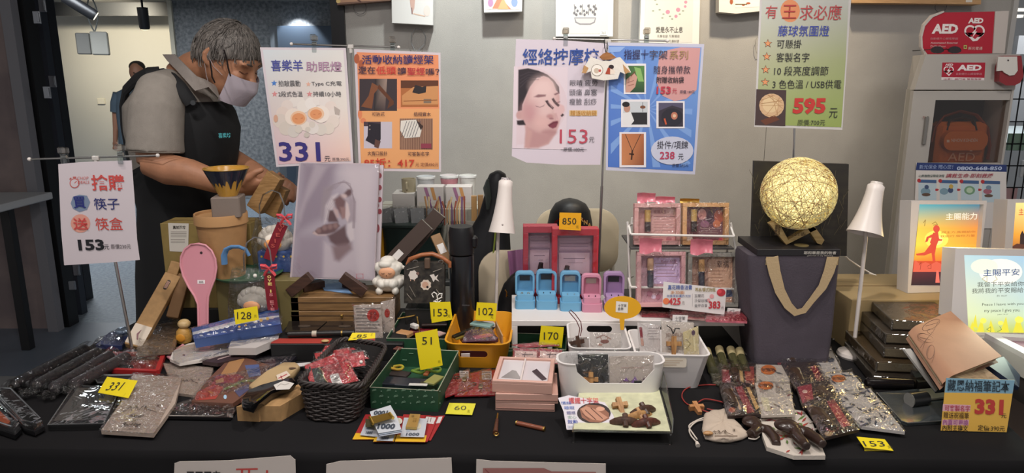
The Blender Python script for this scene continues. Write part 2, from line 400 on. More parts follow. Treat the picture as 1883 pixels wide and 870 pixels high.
# right room beyond the partition
slab('wall_right_room',2.5,9,9.0,9.1,0,3,mat('#8d8f90',.8))
for i,(py,h,pxb) in enumerate([(18,4,1900),(30,4,1878)]):
 a,c=V(1852,py,6.0),V(pxb,py,6.0);b=MB();b.box(((a.x+c.x)/2,6.0,a.z),(c.x-a.x,.05,.02));tag(b.build('ceiling_light_bar',mat('#fff6df',em=2.2)),['upper glowing ceiling light bar at right edge','lower glowing ceiling light bar at right edge'][i],'light',None)
a,c=V(1845,215,7.0),V(1990,262,7.0);slab('window_1',a.x,c.x,7.0,7.04,V(1860,262,7).z,V(1860,232,7).z,mat('#d9e6e8',.4,em=.5))
slab('trim_9',a.x,c.x,6.95,7.0,V(1860,100,7).z,V(1860,66,7).z,mat('#a9abad',.5))
slab('trim_10',a.x,c.x,6.94,6.99,V(1860,222,7).z,V(1860,150,7).z,mat('#8e9092',.5))
# wire display rack beyond the cabinet
t=thing('wire_rack','tall black wire grid rack behind the right edge of the cabinet','rack',at(V(1875,300,4.2).x,4.2,0))
for i in range(8):
 b=MB();b.cyl((-.16+i*.05,0,.0),(-.16+i*.05,0,V(1860,120,4.2).z),.004,n=6);b.build('upright_wire',mat('#1a1a1c',.4,.6),t)
for i in range(9):
 b=MB();zz=.35+i*.13;b.cyl((-.16,0,zz),(.19,0,zz),.004,n=6);b.build('cross_wire',mat('#1a1a1c',.4,.6),t)
for i in range(6):
 b=MB();b.box((-.03+(i%2)*.1,.0155,.5+i*.16),(.10,.02,.10),.003)
 tag(b.build('hanging_packet',mat(['#d8d6d0','#7c98a0','#c8a0a0','#e2e4e6','#87a58f','#c9c2b4'][i],.5)),ORD[i]+' packet up from the bottom of the black wire rack','packet','packets on the wire rack').location=t.location
# left table at the edge
t=thing('side_table','pale table top on a black leg cut by the left edge','table',at(V(0,380,3.7).x-.3,3.7,0))
zt_=V(0,372,3.7).z
b=MB();b.box((-.02,.1,zt_-.02),(.76,.5,.04),.005);b.build('tabletop',mat('#b9bcc0',.5),t)
b=MB();b.box((.26,.1,(zt_-.04)/2),(.05,.05,zt_-.04),.003);b.build('leg',BLACK,t)
b=MB();b.box((-.3,.1,(zt_-.04)/2),(.05,.05,zt_-.04),.003);b.build('leg',BLACK,t)
# ceiling spots and hung speaker
for i,(px,py,lab) in enumerate([(147,12,'black cylinder track spotlight at top left over the pale wall'),(264,34,'black track spotlight hanging nearer the granite wall')]):
 p=V(px,py,8.6 if i else 7.6);t=thing('track_spotlight',lab,'spotlight',at(p.x,p.y,p.z,20 if i else -40))
 b=MB();d=Vector((.05,.12,-.09)) if i==0 else Vector((0,.02,-.12));b.tube([-d,d*.8,d],[.06,.06,.05],14);b.build('lamp_head',mat('#101012',.4),t)
 b=MB();b.cyl((0,0,0),(0,0,2.43-p.z),.012,n=8);b.build('bracket',BLACK,t)
 b=MB();b.cyl(d*1.01,d*1.03,.045,n=14);b.build('lens',mat('#fff2cf',em=2),t)
b=MB();pa=V(245,8,8.6);b.box((pa.x,8.6,2.42),(1.4,.04,.03));struct(b.build('trim_11',BLACK))
p=V(184,80,8.2);t=thing('wall_speaker','grey box speaker hung by two cords on the pale wall','speaker',at(p.x,p.y,p.z,25))
b=MB();b.box((0,0,0),(.17,.17,.25),.01);b.build('cabinet',mat('#86847c',.6),t)
b=MB();b.box((-.16,.02,-.005),(.14,.1,.23),.01);b.build('side_panel',mat('#5f5d58',.6),t)
for s in (-1,1):
 b=MB();b.tube([(-.04+s*.05*sin(k/8*pi),0,.12+k/8*(2.42-p.z-.12)) for k in range(9)],.008,6);b.build('cord',mat('#5a5c5a',.6),t)
p=V(186,186,9.98);b=MB();b.box((p.x,9.985,p.z),(.1,.03,.08),.004);tag(b.build('light_switch',mat('#dcd6c4',.5)),'small square light switch on the far pale wall','switch')
# ---------------------------------------------------------------- wall pictures on the partition
def wallpic(label,poly,frc,pic,thick=.03,yaw=0,Y=2.99,fw=0,cat='picture',name='wall_picture'):
 fr=Fr(V(poly[0][0],poly[0][1],Y-thick),yaw);t=thing(name,label,cat,fr)
 b=MB();b.prism([fr.uv(*q) for q in poly],0,thick-.001);b.build('frame',frc,t,sm=0)
 if pic:ink(fr,t,pic)
 return fr,t
cv=mat('#dad9d6',.6)
fr,t=wallpic('white canvas with a small hand sketch above the orange poster',[(719,-60),(797,-60),(796,46),(721,42)],cv,[
 ('#c9a79a',[(751,-20),(765,-20),(762,15),(758,26),(755,12)]),('#8d6f6c',stroke([(757,14),(758,26)],2)),('#d8b9a5',stroke([(760,25),(782,30)],2)),('#e2d4cc',circ(785,20,6,10))],.05)
fr,t=wallpic('canvas with orange floral painting above the gray wall centre',[(888,-60),(962,-60),(960,21),(890,23)],cv,[
 ('#f2e6dc',rect(893,-50,957,17)),('#d98a6a',[(905,16),(918,-10),(932,8),(940,17)]),('#e7b07e',[(915,17),(925,-5),(936,17)]),('#b98bb0',circ(902,5,5,8)),('#8fa4c8',circ(946,4,6,9))],.05)
fr,t=wallpic('light wood framed picture cut by the top edge above post',[(615,-60),(718,-60),(718,1),(620,9)],mat('#7a5c4c',.5),[('#b98f73',[(622,-40),(706,-40),(706,0),(624,5)]),('#e0c27e',circ(622,2,4)),('#5e3d35',stroke([(648,-8),(664,4)],3))],.05)
fr,t=wallpic('white framed line drawing of plants in a bowl',[(1022,-60),(1129,-60),(1127,67),(1022,67)],mat('#e4e3df',.5),[
 ('#d3cfca',rect(1031,-50,1118,62))]+[('#6e6c70',stroke([(x,28),(x+dx,8)],1.4)) for x,dx in ((1058,-2),(1070,1),(1082,2),(1092,3))]
 +[('#6e6c70',circ(x,y,2.2,3,6)) for x,y in ((1058,14),(1062,20),(1056,24),(1068,12),(1074,20),(1067,25),(1082,11),(1086,18),(1079,23),(1092,12),(1096,16),(1090,22),(1060,27),(1075,27),(1094,26))]
 +[('#8d8b90',[(1056,32),(1096,32),(1094,41),(1086,45),(1066,45),(1058,41)]),('#c6c3c2',[(1058,34),(1094,34),(1092,40),(1085,43),(1067,43),(1060,40)]),('#e8e7e2',rect(1103,56,1117,65))],.03)
text(fr,t,'360',(1106,58,1114,63),'#4a4a4a')
fr,t=wallpic('white framed floral wreath print with brush lettering',[(1181,-60),(1289,-60),(1285,81),(1176,78)],mat('#e6e5df',.5),[
 ('#dedcd4',[(1189,-50),(1276,-50),(1273,78),(1184,76)]),('#c98fa5',[circ(1247,18,4),circ(1261,4,3),circ(1228,22,4),circ(1243,30,3),circ(1260,12,2.5)]),('#9aa392',[circ(x,y,2.4,1.6,6) for x,y in ((1208,8),(1213,18),(1220,26),(1232,30),(1250,26),(1256,20),(1205,0),(1236,35),(1218,33),(1201,20),(1264,-2))])],.03)
text(fr,t,'愛是永不止息',(1206,49,1256,60),'#5c5850',bold=.01)
text(fr,t,'凡事包容 凡事相信',(1208,64,1250,69),'#77736a');text(fr,t,'凡事盼望',(1230,73,1249,78),'#77736a')
fr,t=wallpic('open white tray frame with floral picture left of 595 poster',[(1323,-60),(1420,-60),(1420,18),(1354,25),(1322,22)],mat('#e3ddd2',.5),[('#efe7da',[(1340,-50),(1415,-50),(1415,12),(1352,14)]),('#a4552f',[circ(1345,3,3,5),circ(1376,6,4,2),circ(1367,9,3,2)]),('#6b5430',stroke([(1352,8),(1374,8)],2))],.05)
fr,t=wallpic('long pale wooden frame along the top above red sign',[(1566,-60),(1806,-60),(1804,8),(1566,5)],wood('#c79f72','#b58d60'),[('#e2dcd0',rect(1776,-3,1788,4))],.06)
for i,(px,py,r,lab) in enumerate([(662,14,11,'thin dark wire loop under the wood framed picture'),(1730,12,10,'thin wire loop under the long wooden frame')]):
 p=V(px,py,2.985);b=MB();R=r/1300*3;b.tube([(p.x+R*cos(k*pi/8),p.y,p.z+R*sin(k*pi/8)) for k in range(16)],.0012,5,closed=True);tag(b.build('wire_loop',mat('#5e5c5e',.5)),lab,'wire')
p=[V(x,y,2.985) for x,y in ((765,52),(757,62),(756,78),(762,92),(767,94),(774,88),(781,80),(783,66),(776,55),(768,53))]
b=MB();b.tube(p,.0012,5);tag(b.build('wire_loop',mat('#7e8284',.5)),'long hanging wire loop beneath the small hand sketch canvas','wire')
p=[V(x,y,2.985) for x,y in ((1393,68),(1389,75),(1389,90),(1392,98),(1396,97))]
b=MB();b.tube(p,.0012,5);tag(b.build('wire_loop',mat('#8e8a80',.5)),'short bent wire at the left edge of 595 poster','wire')
# ---------------------------------------------------------------- defibrillator cabinet
FA=Fr(V(1760,300,2.55),0);z0c=-FA.m.translation.z
t=thing('medical_cabinet','tall grey defibrillator cabinet with window, siren and orange bag behind glass','cabinet',FA)
gm=mat('#b3aea8',.45);U=lambda x,y,yy=0:FA.uv(x,y,yy)
(xL,zT_),(xR,_)=U(1700,100),U(1876,100);zs=U(1700,165)[1];xL2=U(1692,165)[0]
zb=z0c+.04
b=MB();D=.15;W0=FA.uv(1672,130,.15)[0]
body=[(xL,0,0)]
b.prism([(xL-.02,zs),(xR,zs),(xR,zT_),(xL+.005,zT_)],0,.03)
b.add([(xL-.02,0,zs),(xL+.005,0,zT_),(W0+.006,D,zT_),(W0-.0,D,zs)],[(0,1,2,3)]);b.add([(xL+.005,0,zT_),(xR,0,zT_),(xR,D,zT_),(W0+.006,D,zT_)],[(0,1,2,3)])
b.add([(xR,0,zs),(xR,0,zT_),(xR,D,zT_),(xR,D,zs)],[(3,2,1,0)]);b.build('top_section',gm,t,sm=0)
b=MB();zw1,zw0=U(1720,184)[1],U(1720,300)[1];(xw0,_),(xw1,_)=U(1712,260),U(1848,260);xs=xL-.02
for (x0,x1,za,zc_) in ((xs,xw0,zb,zs-.004),(xw1,xR,zb,zs-.004),(xw0,xw1,zb,zw0),(xw0,xw1,zw1,zs-.004)):b.box(((x0+x1)/2,.014,(za+zc_)/2),(x1-x0,.02,zc_-za))
b.build('door',gm,t,sm=0)
b=MB();b.add([(xs,.004,zb),(xs,.004,zs),(W0,D,zs),(W0,D,zb)],[(0,1,2,3)]);b.build('side_panel',mat('#a8a49c',.5),t,sm=0)
b=MB();b.box(((W0+xR)/2,D,(zb+zs)/2),(xR-W0,.01,zs-zb));b.box((xR-.006,D/2,(zb+zs)/2),(.008,D,zs-zb));b.build('back_panel',gm,t,sm=0)
b=MB();b.box(((W0+xR)/2+.01,D/2,zb-.02),(xR-W0-.03,D*.9,.04));b.build('plinth',mat('#5c5a58',.5),t,sm=0)
dk=mat('#3a3638',.6);b=MB();b.box(((xw0+xw1)/2,.142,(zw0+zw1)/2),(xw1-xw0+.04,.006,zw1-zw0+.04));b.box((xw0-.012,.083,(zw0+zw1)/2),(.006,.11,zw1-zw0+.03));b.box((xw1+.012,.083,(zw0+zw1)/2),(.006,.11,zw1-zw0+.03));b.box(((xw0+xw1)/2,.083,zw0-.012),(xw1-xw0+.03,.11,.006));b.build('recess',dk,t,sm=0)
b=MB();b.box(((xw0+xw1)/2,.02,(zw0+zw1)/2),(xw1-xw0,.003,zw1-zw0));b.build('glass',filmmat(.05,'#e8e4e2',0,1,.03),t,sm=0)
b=MB();b.box((U(1701,240)[0],-.003,U(1701,240)[1]),(.012,.008,.1),.002);b.build('latch',mat('#8a8884',.4,.5),t)
text(FA,t,'PULL',(1697,214,1708,219),'#8c4a48')
# orange bag inside
FB=Fr(V(1775,280,2.592),0);bg=thing('first_aid_bag','orange defibrillator carry bag behind the cabinet glass','bag',FB);om=mat('#d9752a',.6,bump=.2,bs=200)
b=MB();b.m=Matrix.Identity(4);P=lambda x,y,yy=0:FB.uv(x,y,yy)
(a0,c0),(a1,c1)=P(1722,308),P(1828,225);b.box(((a0+a1)/2,.05,(c0-.02+c1)/2),(a1-a0,.07,c1-c0+.02),.015);b.build('body',om,bg)
(a0,c0),(a1,c1)=P(1730,276),P(1815,241,-.0);b=MB()
rp=rrect(a1-a0,c1-c0,.03,5,(a0+a1)/2,(c0+c1)/2);b.prism(rp,-.012,.012);b.build('flap',mat('#e07a28',.55,bump=.15,bs=200),bg)
b=MB();b.tube([Vector((P(x,y)[0],.03,P(x,y)[1])) for x,y in ((1722,262),(1728,236),(1745,215),(1775,205),(1805,212),(1825,236),(1830,275),(1826,295))],.008,8,flat=.5);b.build('shoulder_strap',mat('#8f3f22',.5),bg)
b=MB();b.tube([Vector((P(x,y)[0],.02,P(x,y)[1])) for x,y in ((1748,240),(1752,222),(1775,216),(1796,222),(1800,240))],.009,8,flat=.5);b.build('carry_handle',mat('#2a2426',.5),bg)
ink(FB,bg,[('#f2d8c0',rect(1741,257,1746,262)),('#f2d8c0',[rect(1783,277,1788,278)])],y=-.0125)
text(FB,bg,'NIHON KOHDEN',(1749,255,1798,261),'#f4dcc6',y=-.0135,bold=.01);text(FB,bg,'AED',(1742,281,1794,296),'#f0b48a',y=.008)
# cabinet labels, siren, poster
ink(FA,t,[('#b01f36',[(1733,115),(1812,115),(1810,148),(1731,147)]),('#eadfdf',[(1731,142),(1810,143),(1810,148),(1731,147)])],name='warning_label',y=-.0008)
ink(FA,t,[('#f4eaea',[circ(1741,128,6,6),circ(1748,128,6,6),[(1735,130),(1754,130),(1745,140)]]),('#b01f36',[circ(1741,128,4,4),circ(1748,128,4,4),[(1738,130),(1751,130),(1745,137)]]),('#f4eaea',[(1747,124),(1741,131),(1744,131),(1742,136),(1749,129),(1745,129)])],y=-.0016,name='heart_symbol')
text(FA,t,'AED',(1738,117,1753,121),'#f4eaea',bold=.03);text(FA,t,'AED',(1760,119,1806,130),'#f4eaea',bold=.05);text(FA,t,'自動體外心臟電擊器',(1758,134,1806,138),'#d8939c')
text(FA,t,'注意！開門後 警報聲響',(1735,144,1805,147),'#a8324a')
SR=[FA.uv(x,y) for x,y in ((1836,103),(1868,103),(1872,140),(1866,152),(1856,157),(1840,157),(1828,150),(1829,125))]
b=MB();b.prism(SR,-.028,0);b.build('siren',mat('#8c1420',.25,coat=.5),t,sm=0)
b=MB();b.prism([FA.uv(x,y,-.03) for x,y in ((1834,104),(1869,104),(1870,130),(1864,138),(1855,139),(1846,134),(1842,130),(1832,131))],-.034,-.0285);b.build('siren_cover',mat('#d9d5cf',.35),t,sm=0,label='white siren cover')
ink(FA,t,[('#4a4040',circ(1854,111,1.6))],y=-.035,name='siren_screw')
ink(FA,t,[('#e6e0dc',[(1685,299),(1851,303),(1850,420),(1680,420)]),('#2c3e78',[(1686,299),(1851,303),(1851,316),(1684,313)])]+
 [('#4a6a98',[(x,330+i*.7),(x+33,331+i*.7),(x+33,337+i*.7),(x,336+i*.7)]) for i,x in enumerate((1689,1728,1767,1806))]+
 [('#c8dce6',[(x,337+i*.7),(x+33,337.5+i*.7),(x+33,372),(x,372)]) for i,x in enumerate((1689,1728,1767,1806))]+
 [('#c03a40',[circ(x+1,332+i*.7,3.5) for i,x in enumerate((1689,1728,1767,1806))])]+
 [('#c03a40',[[(x,347),(x+4,347),(x+7,349),(x+4,351),(x,351)] for x in (1720,1760,1799)])]+
 [('#86a6b8',[circ(1702,352,9,7),circ(1736,352,8,6)]),('#4a5c80',[circ(1704,344,4),circ(1748,350,5)]),('#d4b25c',circ(1749,343,4)),('#7ea884',circ(1783,350,10,8)),('#c4dcc0',circ(1783,350,6,5)),('#b06c7c',circ(1816,352,8,5)),('#7a92a8',circ(1818,345,5,4)),('#6b5446',circ(1703,358,8,3)),('#6b5446',circ(1818,360,8,3))],name='instruction_poster')
text(FA,t,'新光保全 關心您！',(1690,303,1753,311),'#9fb2dc',y=-.003,bold=.02);text(FA,t,'0800-668-850',(1759,306,1843,313),'#c8d6f4',y=-.003,bold=.03)
text(FA,t,'心肺復甦術簡易流程',(1689,321,1737,326),'#3f5a58',y=-.003,bold=.02);text(FA,t,'讓救生命·即刻救援',(1739,319,1827,327),'#b0465a',y=-.003,bold=.03,shear=.2)
ink(FA,t,[('#b8705c',[rect(1838,372,1850,374),rect(1838,378,1850,380),rect(1838,402,1850,414),rect(1836,437,1848,440)])],y=-.003)
# red sign on top
FS=Fr(V(1765,60,2.62),0)
sp=[(1735,23),(1833,21),(1825,98),(1702,100),(1696,88),(1695,68),(1700,48),(1714,32)]
t=card('emergency_sign','red rounded AED sign standing on top of the grey cabinet','sign',FS,sp,'#b41e34',.006,rough=.5)
b=MB();b.prism([FS.uv(*q) for q in ((1697,45),(1712,28),(1735,20),(1735,23),(1714,32),(1700,48),(1695,68),(1696,88),(1705,101),(1699,101),(1692,86),(1692,66))],-.004,.008);b.build('edge_trim',mat('#c5bcb6',.5),t,sm=0);b=MB();b.prism([FS.uv(*q) for q in ((1829,21),(1854,20),(1846,98),(1824,98))],-.004,.012);b.build('side_panel',mat('#c5bcb6',.5),t,sm=0)
text(FS,t,'AED',(1713,44,1763,62),'#f1e6e4',bold=.05);text(FS,t,'AED',(1780,33,1809,43),'#f1e6e4',bold=.05)
text(FS,t,'自動體外心臟電擊器',(1711,69,1762,73),'#d08a90');text(FS,t,'Automated External',(1711,77,1761,80.5),'#e0b4b4',bold=.02);text(FS,t,'Defibrillator',(1711,83,1740,87),'#e0b4b4')
ink(FS,t,[('#f1e6e4',[circ(1784,57,11,11),circ(1800,57,11,11),[(1773.5,60),(1811,60),(1797,75),(1789,76)]]),('#b41e34',[circ(1784,57,7.5,7.5),circ(1800,57,7.5,7.5),[(1777,60),(1807,60),(1793,72)]]),('#f1e6e4',[(1797,50),(1787,61),(1791,61),(1788,69),(1797,58),(1793,58)]),('#b9c06a',rect(1772,83,1778,90)),('#7a2030',rect(1773.5,85,1776.5,88))],y=-.001,name='heart_symbol')
text(FS,t,'新光電通',(1780,86,1807,92),'#e0b8b0',bold=.02)
fs2=Fr(V(1740,99,2.57),0);t=thing('sunglasses','dark round sunglasses resting on top of the grey cabinet','sunglasses',fs2)
for px in (1724,1756):
 b=MB();b.prism([fs2.uv(px+12*cos(a),93+(8 if sin(a)<0 else 5)*sin(a)) for a in [k*pi/8 for k in range(16)]],0,.004);b.build('lens',mat('#221016',.15,coat=.6),t)
b=MB();b.tube([fs2.p(1734,92),fs2.p(1740,90),fs2.p(1746,92)],.0015,6);b.build('bridge',BLACK,t)
for px in (1713,1767):b=MB();b.tube([fs2.p(px,91),fs2.p(px,91)+Vector((0,.12,0))],.0015,6);b.build('temple',BLACK,t)
# ================================================================ PEOPLE
def fabr(h,b=.4):return mat(h,.85,var=.08,vs=30,bump=b,bs=300)
SKIN=mat('#ad7a5c',.55,var=.12,vs=25,bump=.15,bs=120)
def seg_ring(c,w,d,n=28,tilt=0,a0=0,a1=360,closed=True):
 k=n if closed else n+1
 return [Vector((c[0]+w*cos(rad(a0+(a1-a0)*i/n)),c[1]-d*sin(rad(a0+(a1-a0)*i/n)),c[2]-tilt*cos(rad(a0+(a1-a0)*i/n))*w)) for i in range(k)]
YM=2.46;SC1=YM/FPX*1.02
man=thing('person','grey haired man in black apron, grey shirt and mask bending over the goods','person',Fr((V(335,480,YM).x,YM,0)))
mi=man.matrix_world.inverted()
def W(px,py,Y):return mi@V(px,py,Y)
SEC=[(335,560,62,.12),(335,500,66,.13),(335,430,68,.13),(338,370,72,.14),(338,300,86,.15),(334,240,96,.155),(326,195,90,.15),(322,165,66,.13),(336,140,38,.085)]
TQ=lambda s,Y=YM:[(W(a,b,Y),c*SC1*s,d*s) for a,b,c,d in SEC]
# body: one continuous surface (torso core, neck, head, arms, hands, legs)
b=MB()
b.loft([seg_ring(p,w_*.9,d_*.9) for p,w_,d_ in TQ(1)])
neck=[W(340,150,YM),W(362,130,YM-.01),W(388,118,YM-.03),W(400,112,YM-.04)]
b.tube(neck,[.075,.066,.062,.055],20)
# head frame: forward (+x) turned down, slightly to the camera
HC=W(418,108,YM-.05);HM=Matrix.Rotation(rad(-16),3,'Z')@Matrix.Rotation(rad(30),3,'Y')
def H(x,y,z):return HC+HM@Vector((x,y,z))
b.ell(HC,(.102,.078,.108),24,18,HM)
b.ell(H(.035,0,-.05),(.062,.060,.075),20,14,HM)
b.ell(H(.055,0,-.085),(.040,.042,.038),16,10,HM)
b.ell(H(.06,0,.02),(.045,.060,.045),16,10,HM)
b.tube([H(.098,0,.012),H(.108,0,-.008),H(.122,0,-.032),H(.108,0,-.046)],[.010,.012,.017,.012],10)
for s in (-1,1):
 b.ell(H(.078,s*.036,-.018),(.022,.024,.020),12,8,HM) # cheeks
 b.ell(H(.090,s*.030,.030),(.014,.026,.010),12,8,HM) # brow
 b.tube([H(-.004,s*.074,.012),H(-.016,s*.083,.026),H(-.022,s*.086,.006),H(-.016,s*.083,-.018),H(-.002,s*.076,-.026)],[.007,.009,.010,.009,.007],10) # ear rim
 b.ell(H(-.008,s*.077,-.004),(.014,.006,.022),12,8,HM)
# arms
YA=2.27
sh=W(288,190,YA+.03);el=W(283,302,YA-.03);fm=W(350,318,YA-.05);wr=W(442,348,YA-.04)
b.tube([W(300,172,YA+.09),sh,W(284,245,YA),el],[.06,.068,.060,.050],18)
b.tube([el+Vector((-.015,0,.01)),W(312,312,YA-.04),fm,W(400,335,YA-.05),wr],[.046,.050,.044,.036,.029],18)
fsh=W(372,190,YM+.14);fel=W(420,290,YM+.12);fwr=W(500,335,YM-.02)
b.tube([W(350,185,YM+.08),fsh,fel],[.06,.06,.045],16);b.tube([fel,(fel+fwr)/2,fwr],[.043,.038,.028],16)
def hand(wrist,dr,up,side,curl=.6,s=1.0,thumb=1):
 dr=dr.normalized();side=side.normalized();up=dr.cross(side).normalized()
 pl=wrist+dr*.045*s
 b.tube([wrist-dr*.01,wrist+dr*.02*s,pl,wrist+dr*.082*s],[.028*s,.034*s,.038*s,.032*s],12,flat=.52) if False else b.loft([[wrist+dr*t*s+side*cos(a)*w_*s+up*sin(a)*h_*s for a in [k*pi/8 for k in range(16)]] for t,w_,h_ in ((-.01,.027,.022),(.02,.033,.018),(.05,.040,.017),(.085,.040,.014))])
 for i,(ln,o) in enumerate(((.068,-.030),(.078,-.010),(.072,.010),(.056,.029))):
  p0=wrist+dr*.078*s+side*o*s;a=curl;pts=[p0];d=dr.copy()
  for k in range(3):
   a2=curl*(k+.6)*.9;d=(dr*cos(a2)-up*sin(a2));pts.append(pts[-1]+d*ln*s*(.42,.33,.25)[k])
  b.tube(pts,[.0098*s,.0095*s,.0088*s,.0072*s],10)
 p0=wrist+dr*.02*s-side*.028*s*thumb
 b.tube([p0,p0+(dr*.025-side*thumb*.022-up*.008)*s,p0+(dr*.050-side*thumb*.028-up*.020)*s,p0+(dr*.070-side*thumb*.022-up*.030)*s],[.014*s,.013*s,.011*s,.009*s],10)
hand(wr,Vector((1,-.1,.12)),None,Vector((0,-.75,.66)),.5,1.0,-1)
hand(fwr,Vector((.5,-.6,-.1)),None,Vector((.6,.3,.6)),.6)
for s in (-1,1):
 b.tube([Vector((s*.07,0,W(335,520,YM).z)),Vector((s*.09,.0,.48)),Vector((s*.10,.02,.09))],[.09,.062,.042],16)
 b.ell(Vector((s*.10+.03,-.03,.045)),(.12,.05,.045),14,8)
body=b.build('body',SKIN,man,sm=180);remesh(body,.0055,3)
# shirt
b=MB();b.loft([seg_ring(p,w_,d_) for p,w_,d_ in TQ(1.0)[2:]])
b.tube([W(316,160,YA+.14),W(296,172,YA+.06),W(288,205,YA+.01),W(286,255,YA-.01),W(286,280,YA-.015)],[.062,.076,.082,.083,.086],22)
b.tube([W(345,180,YM+.08),fsh,(fsh*.4+fel*.6)],[.06,.075,.07],18)
shirt=b.build('polo_shirt',fabr('#8f8880',.5),man,sm=180);remesh(shirt,.006,2)
b=MB() # collar: folded leaf round the neck
cp=[(W(309,112,YM-.07),W(300,100,YM-.05)),(W(325,128,YM-.10),W(322,100,YM-.08)),(W(345,150,YM-.14),W(340,118,YM-.11)),(W(360,167,YM-.17),W(362,140,YM-.13)),(W(385,160,YM-.15),W(378,146,YM-.12)),(W(405,182,YM-.13),W(398,158,YM-.09))]
b.loft([[a,a+Vector((0,-.006,0)),c+Vector((0,-.006,.0)),c] for a,c in cp]);b.build('collar',fabr('#857d77',.4),man,sm=60)
b=MB();b.tube([W(238,279,YA-.09),W(286,281,YA-.11),W(331,281,YA-.07)],.0018,5);b.build('sleeve_hem',mat('#6e675f',.8),man)
# apron
AP=mat('#101114',.8,bump=.5,bs=14)
def sec_at(py,s=1.03):
 pts=SEC
 for a,c in zip(pts,pts[1:]):
  if a[1]>=py>=c[1]:
   t=(a[1]-py)/(a[1]-c[1]);q=[a[k]*(1-t)+c[k]*t for k in range(4)];return W(q[0],py,YM),q[2]*SC1*s,q[3]*s
 a=pts[0];return W(a[0],py,YM),a[2]*SC1*s,a[3]*s
rows=[(186,-65,62),(205,-66,68),(235,-68,82),(268,-72,92),(285,-80,100),(305,-95,130),(325,-110,160),(345,-125,190),(380,-158,200),(430,-158,200),(500,-158,200),(570,-158,200),(660,-158,200)]
b=MB()
def ringp(r,s):
 py,a0,a1=r;c,w_,d_=sec_at(py,s)
 if py>380:w_+=(py-380)*.00012
 return [Vector((c.x+w_*(cos(rad(a0+(a1-a0)*i/30)))+.004*sin(i*1.9+py*.01)*(py>300),c.y-d_*sin(rad(a0+(a1-a0)*i/30)),c.z)) for i in range(31)]
outer=[ringp(r,1.07) for r in rows];inner=[ringp(r,1.045) for r in rows]
b.loft([o+i[::-1] for o,i in zip(outer,inner)]);apron=b.build('apron',AP,man,sm=70)
b=MB()
st=[(352,190,-.155),(344,178,-.16),(330,158,-.15),(312,140,-.12),(293,131,-.08)]
b.tube([W(x,y,YM+dy) for x,y,dy in st],[.021]*5,10,flat=.35);b.build('shoulder_strap',AP,apron)
b=MB()
st=[(293,131,-.09),(272,134,-.10),(250,146,-.08),(232,165,-.06),(226,195,-.03),(229,235,-.02),(238,285,-.02),(254,335,-.03),(268,365,-.06)]
b.tube([W(x,y,YM+dy) for x,y,dy in st],[.021,.024,.026,.027,.026,.026,.026,.028,.03],10,flat=.45);b.build('back_strap',AP,apron)
b=MB();p=W(356,189,YM-.185);b.tube([p,p+Vector((0,-.006,0))],.008,12);b.build('button',mat('#3a3d40',.4),apron)
fa=Fr(V(402,249,YM-.172),24);text(fa,apron,'喜樂坊',(402,244,424,254),'#4fb4bc',y=-.002,bold=.03);TEXTS[-1][0].matrix_parent_inverse=mi@fa.m
# hair
HAIRM=mat('#77706a',.55,var=.5,vs=14,second='#3e3935',stretch=(6,30,1.5),bump=.6,bs=40)
b=MB();rnd=random.Random(3)
def hp(th,ph,k=1.0): # th polar from top, ph azimuth (0=forward)
 r=(.113*k,.088*k,.119*k);return H(-.004+r[0]*sin(th)*cos(ph),r[1]*sin(th)*sin(ph),.004+r[2]*cos(th))
def hl(ph): # lower hair limit polar angle by azimuth
 a=abs((ph+pi)%(2*pi)-pi);return 1.15+.18*a if a<.9 else (1.32+(a-.9)*.55 if a<1.9 else 1.87+(a-1.9)*.2)
b.grid(lambda u,v:hp(max(.001,v*hl(u*2*pi)),u*2*pi,1+.035*sin(v*pi)*(.6+.4*sin(u*40))-.03*(v>.96)),48,16)
hair=b.build('hair',HAIRM,man,sm=70)
b=MB()
for i in range(420):
 ph=rnd.uniform(0,2*pi);t0=rnd.uniform(.05,.9)*hl(ph);ln=rnd.uniform(.25,.5);pts=[]
 for k in range(5):
  t=min(hl(ph)*1.06,t0+ln*k/4);pts.append(hp(t,ph+k*.05*rnd.uniform(.2,1),1.03+.012*sin(k+i)+rnd.uniform(0,.008)))
 b.tube(pts,[.0016,.0022,.0022,.0018,.0005],4)
o=b.build('hair_strands',HAIRM,hair,sm=70);o['kind']='stuff'
# mask
b=MB()
b.grid(lambda u,v:H(.050+(.083-.018*abs(v-.35))*cos((u-.5)*2.5)-.006,(.070)*sin((u-.5)*2.5),-.014-.098*v)+(HM@Vector((.018*(1-abs(u-.5)*2)**2*(1-abs(v-.35)*1.2),0,0))),20,12)
b.build('face_mask',mat('#b3a9b2',.75,bump=.4,bs=60),man,sm=80)
b=MB();b.tube([H(.055,-.074,-.030),H(.02,-.082,-.018),H(-.012,-.088,.008)],.001,6);b.tube([H(.03,-.070,-.095),H(.006,-.078,-.06),H(-.014,-.086,-.02)],.001,6);o=b.build('mask_loops',mat('#a3989a',.7),man);o['kind']='stuff'
# glasses
for pts in ([(386,112),(389,130),(390,142),(395,152)],[(412,92),(417,108),(420,126),(424,140)]):
 b=MB();b.tube([W(x,y,YM-.165-.01*k) for k,(x,y) in enumerate(pts)],.0026,6);b.build('glasses_cord',mat('#1a1414',.3),man)
for s in (-1,1):
 b=MB();b.tube([H(.100,s*.020,.004),H(.098,s*.033,-.001),H(.088,s*.046,.003)],.0015,5);b.build('eyelid',mat('#5a3628',.6),man)
 b=MB();b.tube([H(.104,s*.016,.030),H(.104,s*.032,.036),H(.090,s*.050,.030)],[.002,.004,.0015],6);b.build('eyebrow',mat('#4d443d',.8),man)
